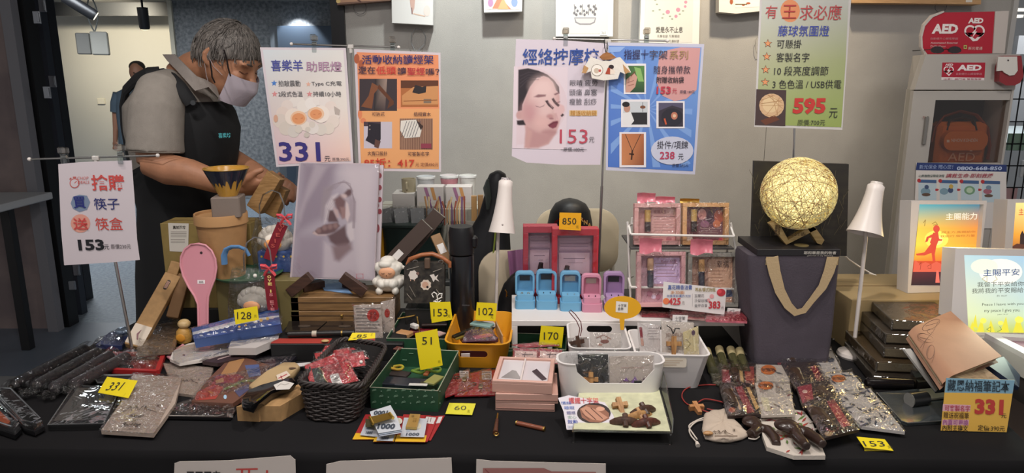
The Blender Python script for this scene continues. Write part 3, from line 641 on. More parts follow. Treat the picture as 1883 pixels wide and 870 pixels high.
# watch
b=MB();d=(wr-fm).normalized();b.tube([wr-d*.022,wr+d*.0],.033,18);b.build('watch_strap',mat('#0e0f12',.4),man)
b=MB();b.tube([wr-d*.011+Vector((0,-.030,.006)),wr-d*.011+Vector((0,-.040,.008))],.018,16);b.build('watch_face',mat('#15181d',.15,coat=.5),man)
# ---------------- man far behind
YB=8.9;sb=YB/FPX;fb=Fr((V(245,250,YB).x,YB,0));m2=thing('person','man in dark blue shirt walking in the far bright corridor','person',fb);mj=m2.matrix_world.inverted()
def W2(px,py,Y=YB):return mj@V(px,py,Y)
b=MB();b.ell(W2(252,133),(.085,.10,.125),16,12);b.ell(W2(254,138,YB-.09),(.012,.02,.018),8,6)
b.tube([W2(252,150),W2(250,165)],.05,12);b.loft([seg_ring(W2(250,y),w_*sb,d_,18) for y,w_,d_ in ((162,16,.07),(172,36,.1),(200,34,.11),(240,28,.11),(262,28,.11))])
b.tube([W2(218,176),W2(213,205),W2(213,235),W2(212,262)],[.055,.045,.035,.028],10)
b.tube([W2(284,176),W2(290,205),W2(292,235),W2(290,262)],[.055,.045,.035,.028],10)
for x in (211,291):
 for k in range(4):b.tube([W2(x-3+k*2.2,264),W2(x-3+k*2.4,276)],.009,6)
 b.tube([W2(x+4,262,YB-.02),W2(x+6,271,YB-.03)],.010,6);b.ell(W2(x,264),(.03,.02,.035),8,6)
for x,dx in ((238,4),(262,-2)):
 b.tube([W2(x,255),W2(x+dx,310),W2(x+dx*1.6,358)],[.085,.055,.036],12);b.ell(W2(x+dx*1.6+5,366,YB-.04),(.10,.11,.045),10,8)
body2=b.build('body',mat('#8a5f48',.6),m2,sm=180);remesh(body2,.012,3)
b=MB();b.loft([seg_ring(W2(250,y),w_*sb,d_,18) for y,w_,d_ in ((160,15,.09),(170,36,.12),(200,36,.13),(240,31,.13),(264,31,.13))])
for x,s in ((218,-1),(283,1)):b.tube([W2(x,172),W2(x+s*4,190),W2(x+s*4.5,206)],[.065,.07,.068],12)
b.build('shirt',mat('#3f4d58',.8,var=.2,vs=6),m2,sm=60)
b=MB()
for x,dx in ((238,4),(262,-2)):b.tube([W2(x,250),W2(x+dx,300),W2(x+dx*1.1,320)],[.105,.09,.085],12)
b.build('shorts',mat('#23262c',.8),m2,sm=60)
for x in (249,264):b=MB();b.ell(W2(x,368,YB-.05),(.11,.13,.05),12,8);b.build('shoe',mat('#8f8f90',.6),m2)
b=MB();b.ell(W2(252,123,YB+.03),(.092,.095,.075),16,10);b.build('hair',mat('#15120f',.7),m2)
b=MB()
for x in (246,258):b.ell(W2(x,134,YB-.10),(.012,.006,.007),8,6)
o=b.build('eyes',mat('#1a100c',.4),m2);o['kind']='stuff'
b=MB();b.tube([W2(248,143,YB-.095),W2(253,143.5,YB-.10),W2(257,143,YB-.095)],.005,5);b.build('mouth',mat('#6e3a30',.6),m2)
# ================================================================ TABLE
xl0,xl1=T(-190,822).x,T(232,600).x
CB=[T(-190,822),T(1883+40,850),T(1752,640),T(1640,560),T(232,592)]
yb=2.24
fl=T(-195,822);frt=T(1925,848);bl=Vector((T(240,596).x+(.0),T(240,596).y,ZT));
dl=(bl-fl);bl2=fl+dl*((yb-fl.y)/dl.y)
fr2=T(1925,848);dr=T(1790,720)-fr2;br2=fr2+dr*((yb-fr2.y)/dr.y)
t=thing('display_table','long folding display table hidden under the black cloth','table',at(0,1.75,0));O=Vector((0,1.75,0))
poly=[(fl-O),(frt-O),(br2-O),(bl2-O)]
def shrink(p,k):c=sum(poly,Vector())/4;return c+(p-c)*k
b=MB();b.plate([(shrink(p,.985).x,shrink(p,.985).y) for p in poly],.715,.7415);b.build('tabletop',mat('#8f8a84',.6),t,sm=0)
for p in poly:q=shrink(p,.93);b=MB();b.cyl((q.x,q.y,0),(q.x,q.y,.715),.016,n=12);b.build('leg',STEEL,t)
cl=thing('tablecloth','plain black cloth covering the whole display table','tablecloth',at(0,1.75,0));CLM=mat('#141315',.92,var=.15,vs=5,bump=.4,bs=9,spec=.25)
b=MB();ring=[]
def side(p,q,n,amp=.008,out=.0):
 r=[]
 for i in range(n):r.append((p*(1-i/n)+q*(i/n)))
 return r
per=side(poly[0],poly[1],60)+side(poly[1],poly[2],20)+side(poly[2],poly[3],40)+side(poly[3],poly[0],20)
cen=sum(poly,Vector())/4;N_=len(per)
def rg(z,off,fold):
 o=[]
 for i,p in enumerate(per):
  d=(p-cen);d.z=0;d=d.normalized();k=off+fold*(.5+.5*sin(i*.9)+.3*sin(i*.37))
  o.append(Vector((p.x+d.x*k,p.y+d.y*k,z)))
 return o
vs=rg(ZT,-.006,0)+rg(ZT-.002,.0,0)+rg(ZT-.02,.005,.001)+rg(.55,.008,.008)+rg(.30,.010,.02)+rg(.03,.012,.035)
b.add([(0,cen.y,ZT)]+vs,[(0,1+i,1+(i+1)%N_) for i in range(N_)]+[(1+k*N_+i,1+(k+1)*N_+i,1+(k+1)*N_+(i+1)%N_,1+k*N_+(i+1)%N_) for k in range(5) for i in range(N_)])
b.build('cloth',CLM,cl,sm=60)
xe=max((frt.x),T(1790,720).x)+.06
t=thing('side_stand','brown wooden stand joined at the right end of the cloth table','table',at(xe,1.62,0));b=MB();b.box((.35,.33,.735),(.70,.66,.02),.002);b.build('tabletop',mat('#6a584a',.6,var=.2,vs=6,stretch=(1,8,8)),t)
b=MB();b.box((.35,.02,.362),(.68,.02,.724),.001);b.build('front_panel',mat('#5d4c40',.6),t);b=MB();b.box((.02,.34,.362),(.02,.60,.724),.001);b.build('side_panel',mat('#5d4c40',.6),t);b=MB();b.box((.68,.34,.362),(.02,.60,.724),.001);b.build('side_panel',mat('#5d4c40',.6),t)
# papers pinned to the cloth front
def front_Y(px):
 a=fl.y+(frt.y-fl.y)*((T(px,835).x-fl.x)/(frt.x-fl.x));return a-.034
PM=mat('#cfc4bc',.7,bump=.2,bs=20)
for poly_,lab,pic,tx in (
 ([(321,852),(330,849),(420,847),(534,838),(543,846),(546,960),(316,960)],'white poster with red strokes and black headline, leftmost on cloth front',[('#c8504a',[[(434,862),(474,861),(474,864),(434,865)],rect(443,864,447,900),rect(456,864,460,900),rect(489,865,493,880)])],[('天天平安',(345,866,405,890),'#1c1a1c')]),
 ([(600,854),(626,848),(830,842),(836,960),(598,960)],'blank topped white poster, middle of three on the cloth front',[],[('祝福',(650,880,760,930),'#3a3436')]),
 ([(876,845),(890,846),(905,848),(1114,853),(1114,960),(874,960)],'white poster with pinkish picture, right of three on the cloth front',[('#a8706a',[(888,861),(1000,861),(1014,867),(1096,868),(1096,950),(888,950)]),('#8a4a48',stroke([(892,863),(904,875),(930,900)],2)),('#d8a89c',[(930,900),(1040,880),(1040,940)])],[])):
 Yf=front_Y((poly_[0][0]+poly_[-2][0])/2);fr=Fr(V(poly_[0][0],900,Yf),math.degrees(math.atan2(frt.y-fl.y,frt.x-fl.x)),-1.0)
 t=card('paper_poster',lab,'poster',fr,poly_,'#cfc4bc',.0008,rough=.7)
 if pic:ink(fr,t,pic)
 for s_,bx,c_ in tx:text(fr,t,s_,bx,c_,bold=.04)
# ================================================================ SIGN STANDS
def stand(label,Y,x_base_px,y_base_px,bar,joint,clips,lean=None,basez=ZT,yb=None):
 bp=V(x_base_px,y_base_px,Y);fr=Fr((bp.x,Y,basez));t=thing('sign_stand',label,'stand',fr)
 L=lambda x,y,dy=0:fr.inv@V(x,y,Y+dy)
 b=MB();b.lathe([(.001,.0),(.045,.0),(.045,.004),(.012,.009),(.006,.02),(.001,.02)],24);b.build('base',mat('#8a8a8c',.3,.8),t)
 j=L(*joint);b=MB();b.cyl((0,0,.01),j*.5,.0042,n=10);b.build('lower_pole',STEEL,t);b=MB();b.cyl(j*.49,j,.0030,n=10);b.build('upper_pole',STEEL,t)
 a,c=L(*bar[0]),L(*bar[1]);b=MB();b.cyl(a,c,.0026,n=10);b.build('crossbar',STEEL,t)
 for p in (a,c):b=MB();b.ell(p,.0052,12,8);b.build('end_cap',mat('#ddd6d0',.4),t)
 b=MB();b.box((j.x,j.y,j.z),(.018,.010,.012),.002);b.box((j.x,j.y,j.z-.012),(.009,.009,.016),.002);b.build('joint',mat('#c9c4be',.4),t)
 for k,(x,y) in enumerate(clips):
  p=L(x,y);b=MB();b.box((p.x,-.006,p.z-.012),(.013,.005,.034),.001);b.box((p.x,.006,p.z-.012),(.013,.005,.034),.001);b.build('clip',ACRYL,t)
  b2=MB();b2.box((p.x,-.010,p.z+.014),(.019,.006,.018),.003);b2.box((p.x,.008,p.z+.012),(.019,.006,.016),.003);b2.build('clip_jaw',filmmat(.28,'#f4f0ea',0,1,.1),t)
  b3=MB();b3.cyl((p.x-.006,0,p.z-.004),(p.x+.006,0,p.z-.004),.005,n=10);b3.build('spring',STEEL,t)
 return fr,t
Y1=1.85
stand('sign stand with long bar and two clear clips at far left',Y1,245,655,[(54,293),(290,286)],(176,291),[(118,286),(222,281)])
Y2=2.175
stand('sign stand with two clips holding the sheep and orange posters',Y2,660,560,[(536,81),(733,87)],(645,86),[(578,78),(722,82)])
Y3=2.16
stand('sign stand whose bar carries the massage comb and cross posters',Y3,1098,540,[(1019,71),(1227,75)],(1118,76),[(1040,66),(1189,66)])
Y4=2.06
stand('sign stand holding the tall 595 lamp poster',Y4,1452,560,[(1400,-22),(1545,-20)],(1470,-21),[(1420,-24),(1530,-24)])
LAM=mat('#d8cdd2',.32,coat=.2)
# --- poster: chopstick offer
fr=Fr(V(180,390,Y1-.006),3)
t=card('sale_poster','white chopstick offer poster priced 153 on the far left stand','poster',fr,[(107,302),(150,298),(242,295),(247,360),(252,440),(257,478),(200,483),(118,488),(112,420)],m=LAM)
R_='#c94a48'
text(fr,t,'搶購',(170,321,227,351),'#cf4f4a',bold=.05)
ink(fr,t,[('#7f8fa8',[(134,362),(146,358),(160,360),(166,372),(160,386),(146,390),(134,384),(130,374)]),('#e3a08f',circ(148,411,18,17))])
text(fr,t,'買',(136,361,156,383),'#27307c',y=-.0022,bold=.05);text(fr,t,'送',(136,401,160,423),'#cf4a48',y=-.0022,bold=.04)
text(fr,t,'筷子',(174,364,218,386),'#2b3170',bold=.02);text(fr,t,'筷盒',(177,400,224,424),'#c9483f',bold=.01)
text(fr,t,'153',(145,440,190,461),'#1c1c22',bold=.04);text(fr,t,'元',(192,450,200,459),'#1c1c22');text(fr,t,'原價230元',(204,449,240,458),'#3c3436')
ink(fr,t,[("#c9605a",circ(137,337,9,9)),('#d8cdd2',circ(137,337,7.4,7.4)),('#c9605a',stroke([(137,337),(141,333)],1.6)+stroke([(134,326),(140,326)],2)+stroke([(128,330),(131,327)],2))],y=-.001,name='stopwatch_symbol')
text(fr,t,'CHOP\nDEALS',(143,325,163,338),'#c9605a',shear=.2)
# --- poster: sheep night light
fr=Fr(V(565,195,Y2-.006),0)
c1,c2,c3,c4='#d3dade','#e2dfda','#e6c8bd','#dbbcc0'
sp=[(478,87),(636,88),(650,300),(508,307)]
t=card('sheep_lamp_poster','pastel sheep night light poster priced 331','poster',fr,sp,m=LAM)
G=lambda u,v:(sp[0][0]*(1-u)*(1-v)+sp[1][0]*u*(1-v)+sp[2][0]*u*v+sp[3][0]*(1-u)*v,sp[0][1]*(1-u)*(1-v)+sp[1][1]*u*(1-v)+sp[2][1]*u*v+sp[3][1]*(1-u)*v)
ink(fr,t,[([c1,c2,'#e6ddd4','#dcd0cc'],[G(.03,.02),G(.97,.02),G(.97,.5),G(.03,.5)]),(['#dcd0cc','#e6ddd4','#e8c3b4','#dbb9c2'],[G(.03,.5),G(.97,.5),G(.97,.98),G(.03,.98)])],name='printed_background')
text(fr,t,'喜樂羊',(499,110,556,131),'#4a4f9c',y=-.0022,bold=.03);text(fr,t,'助眠燈',(563,113,628,132),'#b08aa4',y=-.0022,bold=.03)
ink(fr,t,[('#4a7fc8',star(504,153,6)),('#e6b09a',star(567,155,5)),('#d98f8f',[star(505,173,6)]),('#d98f8f',star(569,173,6))],y=-.001,name='printed_stars')
for s_,bx in (('拍敲震動',(512,148,552,159)),('Type C充電',(573,149,628,159)),('2段式色溫',(512,168,556,178)),('持續10小時',(576,168,627,178))):text(fr,t,s_,bx,'#4b4a50',y=-.0022,bold=.008)
sheepc=[]
for cx,cy,r,c in ((540,188,9,'#e9e1da'),(551,186,9,'#e9e1da'),(528,195,11,'#e6d8d0'),(520,208,12,'#e4d3c9'),(515,222,13,'#ddd0c6'),(526,236,13,'#d8cdc2'),(540,242,11,'#d6cec6'),(558,196,12,'#ece4dc'),(572,190,11,'#efe8e2'),(585,184,10,'#ece4de'),(597,188,11,'#eae0da'),(608,197,11,'#e8d9d0'),(615,210,11,'#e8dcd4'),(612,224,12,'#e4d6cc'),(604,236,11,'#e0d4c8'),(590,238,11,'#dbd2c8'),(575,236,11,'#e4dcd6'),(562,232,9,'#e8dcd0'),(550,220,12,'#ebded4'),(590,210,16,'#f0e4da'),(540,215,16,'#eee0d4'),(566,238,5,'#d6ccc0'),(574,229,6,'#dacfc4'),(549,238,7,'#d8cec2'),(564,248,5,'#c9bfb4')):sheepc.append((c,circ(cx,cy,r)))
sheepc+=[('#d6a890',circ(507,218,4,7)),('#b8aca4',[(614,195),(625,202),(624,212),(616,210)]),('#eec3a0',circ(549,217,15,13)),('#e39a6a',circ(549,218,12,10)),('#eec3a0',circ(581,209,15,12)),('#e39a6a',circ(581,210,11,9)),('#c87850',stroke([(543,218),(547,219)],1.2)+stroke([(553,218),(557,217)],1.2)+stroke([(576,210),(580,211)],1.2)+stroke([(585,210),(589,209)],1.2))]
ink(fr,t,sheepc,y=-.001,name='printed_sheep')
text(fr,t,'331',(514,261,588,297),'#38307a',y=-.0022,bold=.02);text(fr,t,'元',(597,287,607,297),'#3a3a42');text(fr,t,'原價:390元',(611,290,642,296),'#6a6064')
# --- orange poster
fr=Fr(V(733,200,Y2-.012),0)
sp=[(651,90),(810,97),(811,316),(660,314)]
t=card('book_stand_poster','orange reading stand poster with four photos priced 417','poster',fr,sp,m=mat('#cfc3c8',.32,coat=.2))
o1,o2='#e08a62','#dd9a66'
ph=[('#e08e64',[(656,96),(806,101),(808,200),(660,200)]),('#dfa06a',[(660,200),(808,200),(807,311),(664,309)]),('#a85a3c',[circ(656,108,5,9),circ(664,118,5,8)]),('#d8825a',[circ(662,210,4,9),circ(668,222,5,5)])]
for x0,y0,x1,y1,c in ((661,145,730,204,'#3a3034'),(737,148,806,197,'#a8663a'),(669,224,721,273,'#c0b8c2'),(735,218,796,275,'#a07c66')):ph.append((c,rect(x0,y0,x1,y1)))
ph+=[(['#1f1c22','#9a8478','#4a3c3c','#1f1c22'],[(690,145),(712,145),(708,204),(688,204)]),('#7a4a30',[(684,152),(678,176),(664,196),(684,200),(688,172),(698,160)]),('#5e3622',[(697,155),(724,186),(724,192),(712,200),(716,186),(694,162)]),
       ('#5b3320',rect(737,148,806,162)),('#c48a58',[(739,176),(760,160),(806,158),(806,192),(740,193)]),('#2a2426',[(758,170),(764,156),(776,160),(784,158),(783,170),(770,173)]),('#7e6a58',rect(779,182,793,190)),('#8a5530',stroke([(742,186),(804,184)],1.5)),
       ('#4a3a42',rect(669,224,700,232)),('#26212a',[(677,225),(700,228),(700,256),(694,270),(672,258),(676,250)]),('#8a7a70',[circ(680,231,1.4),circ(680,238,1.4)]),('#5e4038',[(690,256),(700,260),(696,273),(688,270)])]
ph+=[('#6e4a3a',stroke([(736+i*3.2,218),(736+i*3.2,275)],1)) for i in range(19)]+[('#d8d2c8',[(737,222),(765,220),(776,236),(772,252),(744,254),(736,240)])]+[('#55525a',stroke([(738+i*5,252),(748+i*5,223)],1)) for i in range(6)]+[('#8a3a4a',rect(774,264,793,273)),('#3b2a26',[(765,220),(778,232),(774,240)])]
ink(fr,t,ph,name='printed_photos')
text(fr,t,'活動收納讀經架',(666,101,797,118),'#2b2a66',y=-.004,bold=.03);text(fr,t,'還在',(659,122,690,136),'#3a2a40',y=-.004,bold=.03);text(fr,t,'低頭',(692,122,728,137),'#c23a34',y=-.004,bold=.03);text(fr,t,'讀',(731,124,747,137),'#3a2a40',y=-.004,bold=.03);text(fr,t,'聖經',(749,124,781,138),'#b2303a',y=-.004,bold=.03);text(fr,t,'嗎？',(783,126,808,139),'#3a2a40',y=-.004,bold=.03)
for s_,bx in (('可拆式',(684,206,707,213)),('梧桐實木',(761,206,792,214)),('大寬口設計',(676,278,712,286)),('可客製名字',(750,279,789,287))):text(fr,t,s_,bx,'#4a3038',y=-.004,bold=.01)
text(fr,t,'85折：417',(670,291,762,308),'#c2402e',y=-.004,bold=.05);text(fr,t,'元 定價490元',(764,299,806,306),'#7a4438',y=-.004)
# --- massage comb poster (curled corner)
fr=Fr(V(1030,190,Y3-.006),-2)
sp=[(949,72),(1036,74),(1115,80),(1110,200),(1104,303),(1030,303),(968,299),(941,287),(944,190)]
t=card('massage_comb_poster','white massage comb poster with a woman holding her nose, price 153','poster',fr,sp,m=mat('#d5cad4',.3,coat=.3))
text(fr,t,'經絡按摩梳',(961,89,1102,120),'#2f4c94',y=-.0022,bold=.035)
PW='#dccdd4'
FL_=[(PW,[(940,100),(1060,100),(1060,300),(940,300)],.1),
 ('#d9c6cc',circ(951,192,92,74,40,-90,90)+[(949,272),(952,126)],.6),
 ('#2e262c',[(953.2,128.2),(971.0,125.5),(989.6,129.7),(1006.2,136.9),(1018.6,147.2),(1027.9,159.7),(1028.9,172.1),(1021.7,165.9),(1016.5,151.4),(1008.2,143.1),(1000.0,140.0),(987.6,143.1),(975.2,159.7),(966.9,178.3),(960.7,192.8),(960.3,203.1),(952.4,205.2)],1),
 ('#c9a2a0',[(1000.0,140.6),(1008.2,143.1),(1016.9,152.4),(1022.7,167.9),(1027.9,172.1),(1029.3,178.3),(1028.9,196.9),(1031.0,217.6),(1026.8,234.1),(1021.7,246.6),(1008.2,265.2),(989.6,271.4),(971.0,272.4),(964.8,271.4),(966.9,242.4),(962.7,221.7),(952.4,217.6),(953.2,205.2),(960.3,203.1),(961.5,192.8),(966.9,178.3),(975.2,159.7),(987.6,144.1)],2.2),
 ('#dab9b6',[(991.7,149.3),(1008.2,149.3),(1020.6,167.9),(1022.7,196.9),(1008.2,217.6),(981.4,213.5),(971.0,192.8),(977.2,165.9)],8),(('#e2c4c0',.8),circ(1000,160,22,18),14),(('#c08f92',.8),circ(975,205,14,18),12),(('#d9b0ac',.9),circ(996,225,14,12),10),
 ('#b98e8e',[(968.9,234.1),(985.5,242.4),(1004.1,247.6),(1020.6,244.5),(1008.2,263.1),(989.6,271.4),(971.0,272.4),(966.9,254.8)],5),('#c49a96',[(968.9,234.1),(979.3,242.4),(973.1,271.4),(964.8,271.4)],4),('#c39a98',circ(954,212,5,7),2),('#2e2429',[(950.3,221.7),(962.7,220.7),(966.9,230.0),(954.5,230.4),(950.8,229.0)],1.5),
 ('#8a6468',[(981.4,178.3),(989.6,173.7),(1004.1,174.1),(1003.1,177.2),(989.6,179.3)],1.6),('#7a565c',[(1018.6,173.1),(1027.9,169.0),(1027.9,172.1),(1020.6,175.2)],1.4),('#7c5a60',[(984.5,194.4),(992.7,196.9),(1000.0,193.8),(1002.0,191.7),(1000.0,195.2),(993.3,197.7),(986.5,196.5)],.9),('#7c5a60',stroke([(1018,186),(1024,189),(1030,187)],1.4),.8),
 ('#b98a8a',circ(1011,214,6,4),3),('#9a6a70',circ(1014,218,4,1.6),1.5),('#7c3c4a',[(1007.2,230.0),(1016.5,223.8),(1025.8,221.7),(1026.4,225.9),(1022.7,234.1),(1016.5,236.6),(1010.3,233.7)],1.2),('#5c2834',stroke([(1009,231),(1018,226),(1025,225)],1.4),.8),
 (('#a97a7c',.7),circ(1010,243,14,5),5),
 ('#d8b4b4',[(1018.2,199.0),(1022.7,193.8),(1031.0,191.7),(1037.2,194.8),(1038.8,203.1),(1033.1,213.5),(1027.9,221.7),(1023.7,221.7),(1022.7,209.3),(1018.2,207.2)],1.5),('#c99ea0',stroke([(1022,208),(1026,221)],2),1.5),('#4a363a',[(1002.0,185.5),(1007.2,184.1),(1010.3,189.7),(1018.6,197.9),(1016.5,201.5),(1008.2,194.8)],.9),('#a88488',stroke([(1008,187),(1016,198)],1.6),.8),('#5a4448',stroke([(1016,181),(1021,189),(1028,195)],4.5),.9),('#3a2a30',stroke([(1032,214),(1036,210)],4),1)]
FL_+=[(('#4e434a',.6),stroke([(956,140+k*7),(972-k,133+k*5),(1000-k*3,134+k*4)],1.2),1) for k in range(4)]
paint(fr,t,[(945,122),(1044,124),(1041,275),(942,273)],110,150,FL_,y=-.0009,basec=PW,name='printed_portrait')
for s_,bx in (('眼睛 疲勞',(1048,147,1099,158)),('頭痛 鼻塞',(1047,164,1098,176)),('瘦臉 刮痧',(1047,181,1097,193))):text(fr,t,s_,bx,'#55525a',y=-.0022)
ink(fr,t,[('#d8b98a',rect(1047,203,1098,213))],y=-.001,name='highlight_band');text(fr,t,'贈送收納袋',(1049,203,1097,213),'#c08a3c',y=-.0022,bold=.015)
text(fr,t,'153',(1029,238,1081,264),'#b8485a',y=-.0022);text(fr,t,'元',(1083,252,1093,262),'#4a484e',y=-.0022);text(fr,t,'原價:180元',(1036,271,1074,279),'#55525a',y=-.0022);ink(fr,t,[('#55525a',rect(1031,274.6,1079,275.5))],y=-.003,name='strike_line')
# --- blue cross poster
fr=Fr(V(1200,200,Y3-.010),2)
sp=[(1117,78),(1295,81),(1278,321),(1114,313)]
t=card('cross_series_poster','blue hand cross series poster with five small photos','poster',fr,sp,m=mat('#c6c6d8',.32,coat=.2))
B0=[(1120,84),(1290,87),(1274,315),(1118,307)]
pics=[(['#5d84cc','#7aa0d8','#5580c8','#4d74c4'],B0)]
cc=(1190,200)
for k in range(14):
 a=2*pi*k/14;a2=a+.13
 def edge(an):
  dx,dy=cos(an),sin(an);tx=(1284-(cc[1]+dy*60-84)*.07-cc[0])/dx if dx>0 else (1121-cc[0])/dx if dx<0 else 1e9;ty=(311-cc[1])/dy if dy>0 else (88-cc[1])/dy if dy<0 else 1e9
  m_=min(tx,ty)*.97;return (cc[0]+dx*m_,cc[1]+dy*m_)
 pics.append(('#7fa3dc',[cc,edge(a),edge(a2)]))
pics+=[('#cf9a98',[(1212,104),(1228,92),(1252,87),(1288,88),(1281,165),(1262,182),(1240,186),(1218,176),(1207,150)]),('#a9b2d8',[(1125,90),(1290,92),(1289,112),(1125,110)])]
pics[-1]=('#8faee0',[(1119,86),(1150,86),(1140,95),(1119,97)])
for (x0,y0,x1,y1),inner in (((1147,117,1188,173),[(['#3e5e3a','#5a8a4a','#2e4a34','#26402e'],rect(1150,121,1185,170)),('#c89a8a',[(1152,146),(1166,134),(1172,142),(1168,160),(1158,170),(1150,170)]),('#a06e62',stroke([(1154,152),(1166,148)],1.5)+stroke([(1154,158),(1166,155)],1.5)),('#6b4a34',stroke([(1160,140),(1172,128)],2)),('#8ab468',[(1166,123),(1178,126),(1184,150),(1174,150)])]),
        ((1142,183,1195,234),[('#c8ccd0',rect(1146,187,1191,230)),('#2c2a2e',rect(1160,207,1190,229)),('#b98b78',circ(1153,199,6,8)),('#241f20',circ(1151,192,7,5)),('#e2e0e0',[(1146,208),(1160,206),(1166,222),(1160,230),(1146,230)]),('#7e4c30',[circ(1182,197,5,3)]),('#5a5a60',stroke([(1182,188),(1182,206)],1))]),
        ((1207,186,1259,236),[('#3a3440',rect(1211,189,1256,233)),('#56526a',[(1211,189),(1256,189),(1256,200),(1236,194),(1211,204)]),('#2c2a34',circ(1236,216,20,17)),('#c07a62',circ(1240,213,6,7)),('#e0c0a0',circ(1240,213,3,3)),('#c65a3a',stroke([(1222,218),(1225,229)],3))]),
        ((1139,243,1188,308),[(['#c07a50','#b06a44','#8a5034','#c8865a'],rect(1143,246,1184,304)),('#3a2a24',stroke([(1150,247),(1163,278),(1178,247)],1.1)),('#4a3024',stroke([(1163,276),(1161,294)],3)+stroke([(1157,283),(1166,284)],3))])):
 pics.append(('#e6e2e6',rect(x0,y0,x1,y1)));pics+=inner
pics.append(('#c9ccde',circ(1236,277,39,26,24)))
ink(fr,t,pics,name='printed_photos')
yy=-.0035
text(fr,t,'指握十',(1147,91,1193,109),'#33305a',y=yy,bold=.02);text(fr,t,'字架',(1194,92,1228,109),'#4f4a5e',y=yy,bold=.02);text(fr,t,'系列',(1231,93,1266,109),'#a5885e',y=yy,bold=.02)
text(fr,t,'隨身攜帶款',(1202,121,1270,136),'#3a3444',y=yy);text(fr,t,'附贈收納袋',(1207,141,1258,153),'#26222e',y=yy,bold=.03)
text(fr,t,'153',(1207,159,1234,173),'#b83a4c',y=yy,bold=.03);text(fr,t,'元',(1236,163,1245,172),'#b83a4c',y=yy);text(fr,t,'原價:180元',(1250,166,1278,172),'#3a3a52',y=yy,bold=.01)
text(fr,t,'掛件/項鍊',(1208,259,1266,274),'#33303e',y=yy);text(fr,t,'238',(1213,279,1241,293),'#b5405e',y=yy,bold=.02);text(fr,t,'元',(1247,283,1257,294),'#33303e',y=yy);text(fr,t,'原價:280元',(1236,301,1266,307),'#2c3458',y=yy,bold=.01)
# --- 595 poster
fr=Fr(V(1475,120,Y4-.006),0)
sp=[(1398,-14),(1566,-12),(1549,239),(1387,233)]
t=card('lamp_poster','tall green and white rattan ball lamp poster priced 595','poster',fr,sp,m=mat('#ccc8c6',.32,coat=.2))
ink(fr,t,[(['#c6c8c2','#bfc0bc','#a5ad80','#b0b292'],[(1402,-10),(1561,-8),(1555,110),(1396,110)]),(['#b0b292','#a5ad80','#94a65a','#98a664'],[(1396,110),(1555,110),(1547,234),(1391,229)]),('#dd9064',circ(1453,20,18,21)),
   ('#4a3a3a',[(1391,164),(1446,166),(1444,232),(1388,230)]),('#d3b08a',circ(1419,194,23,22)),('#e0c49a',circ(1417,192,15,15)),('#6b4030',[(1398,222),(1424,212),(1434,220),(1408,230)])]
 +[('#b98e64',stroke([(1419+22*cos(k*1.1),194+21*sin(k*1.1)),(1419-20*cos(k*2.3),194-20*sin(k*2.3))],.8)) for k in range(12)],name='printed_background')
yy=-.0022
text(fr,t,'有',(1407,10,1430,34),'#b8484c',y=yy,bold=.005);text(fr,t,'王',(1438,9,1466,34),'#b03f3e',y=yy,bold=.005);text(fr,t,'求必應',(1470,9,1549,37),'#b8484c',y=yy,bold=.005)
text(fr,t,'藤球氛圍燈',(1430,47,1526,67),'#3d4aa4',y=yy,bold=.01)
for k,(s_,bx) in enumerate((('可懸掛',(1428,73,1475,89)),('客製名字',(1427,97,1489,114)),('10 段亮度調節',(1423,122,1524,139)),('3 色色溫 / USB供電',(1420,147,1548,163)))):
 text(fr,t,s_,bx,'#2e2c30',y=yy);sx=(1412,1410,1408,1407)[k];sy=(80,104,128,151)[k]
 ink(fr,t,[('#6a4438',star(sx,sy,8.5)),('#e09868',star(sx,sy,6.5))],y=-.0012,name='printed_star')
text(fr,t,'595',(1457,180,1520,210),'#c03a36',y=yy,bold=.05);text(fr,t,'元',(1524,199,1541,217),'#2e2c30',y=yy);text(fr,t,'原價:700元',(1466,220,1518,231),'#3a3a34',y=yy)
# mini shirt on a hanger
fr=Fr(V(1115,125,Y3-.03),0);t=thing('mini_shirt','tiny white shirt with two cartoon patches on a wooden hanger','ornament',fr)
pts=[(1086,104),(1093,107),(1108,112),(1122,112),(1134,106),(1140,105),(1154,121),(1160,133),(1148,136),(1140,132),(1136,145),(1110,148),(1088,144),(1086,131),(1076,135),(1069,133),(1078,117)]
b=MB();b.prism([fr.uv(*p) for p in pts],-.004,.004);b.build('shirt',mat('#e2dcd2',.85,bump=.4,bs=120),t,sm=0)
b=MB();b.prism([fr.uv(*p) for p in ((1102,105),(1110,98),(1116,96),(1124,99),(1133,106),(1122,110),(1108,110))],-.0055,.0055);b.build('hanger',wood('#a8703f','#8a5a30'),t,sm=0)
for pp in ([(1074,120),(1082,125),(1077,135),(1070,134)],[(1145,118),(1158,132),(1150,136),(1147,130)]):b=MB();b.prism([fr.uv(*p) for p in pp],-.0052,.0052);b.build('cuff',mat('#b98e5e',.7),t,sm=0)
b=MB();b.tube([fr.p(1115,98),fr.p(1112,88),fr.p(1111,76),fr.p(1113,69),fr.p(1117,71)],.0012,6);b.tube([fr.p(1116,98),fr.p(1118,84),fr.p(1116,75)],.0008,6);b.build('hook',BLACK,t)
ink(fr,t,[('#8f8478',circ(1098,129,11,11)),('#efe9df',circ(1098,129,10,10)),('#c9b8a4',[circ(1097,130,5,5)]),('#c05a50',circ(1103,130,2.5)),('#2a1c1e',circ(1124,123,5,4)),('#a8442c',[(1113,136),(1118,124),(1128,128),(1124,137)]),('#e6d8c8',[(1122,126),(1131,130),(1130,136),(1122,137)])],y=-.0045,name='patches')
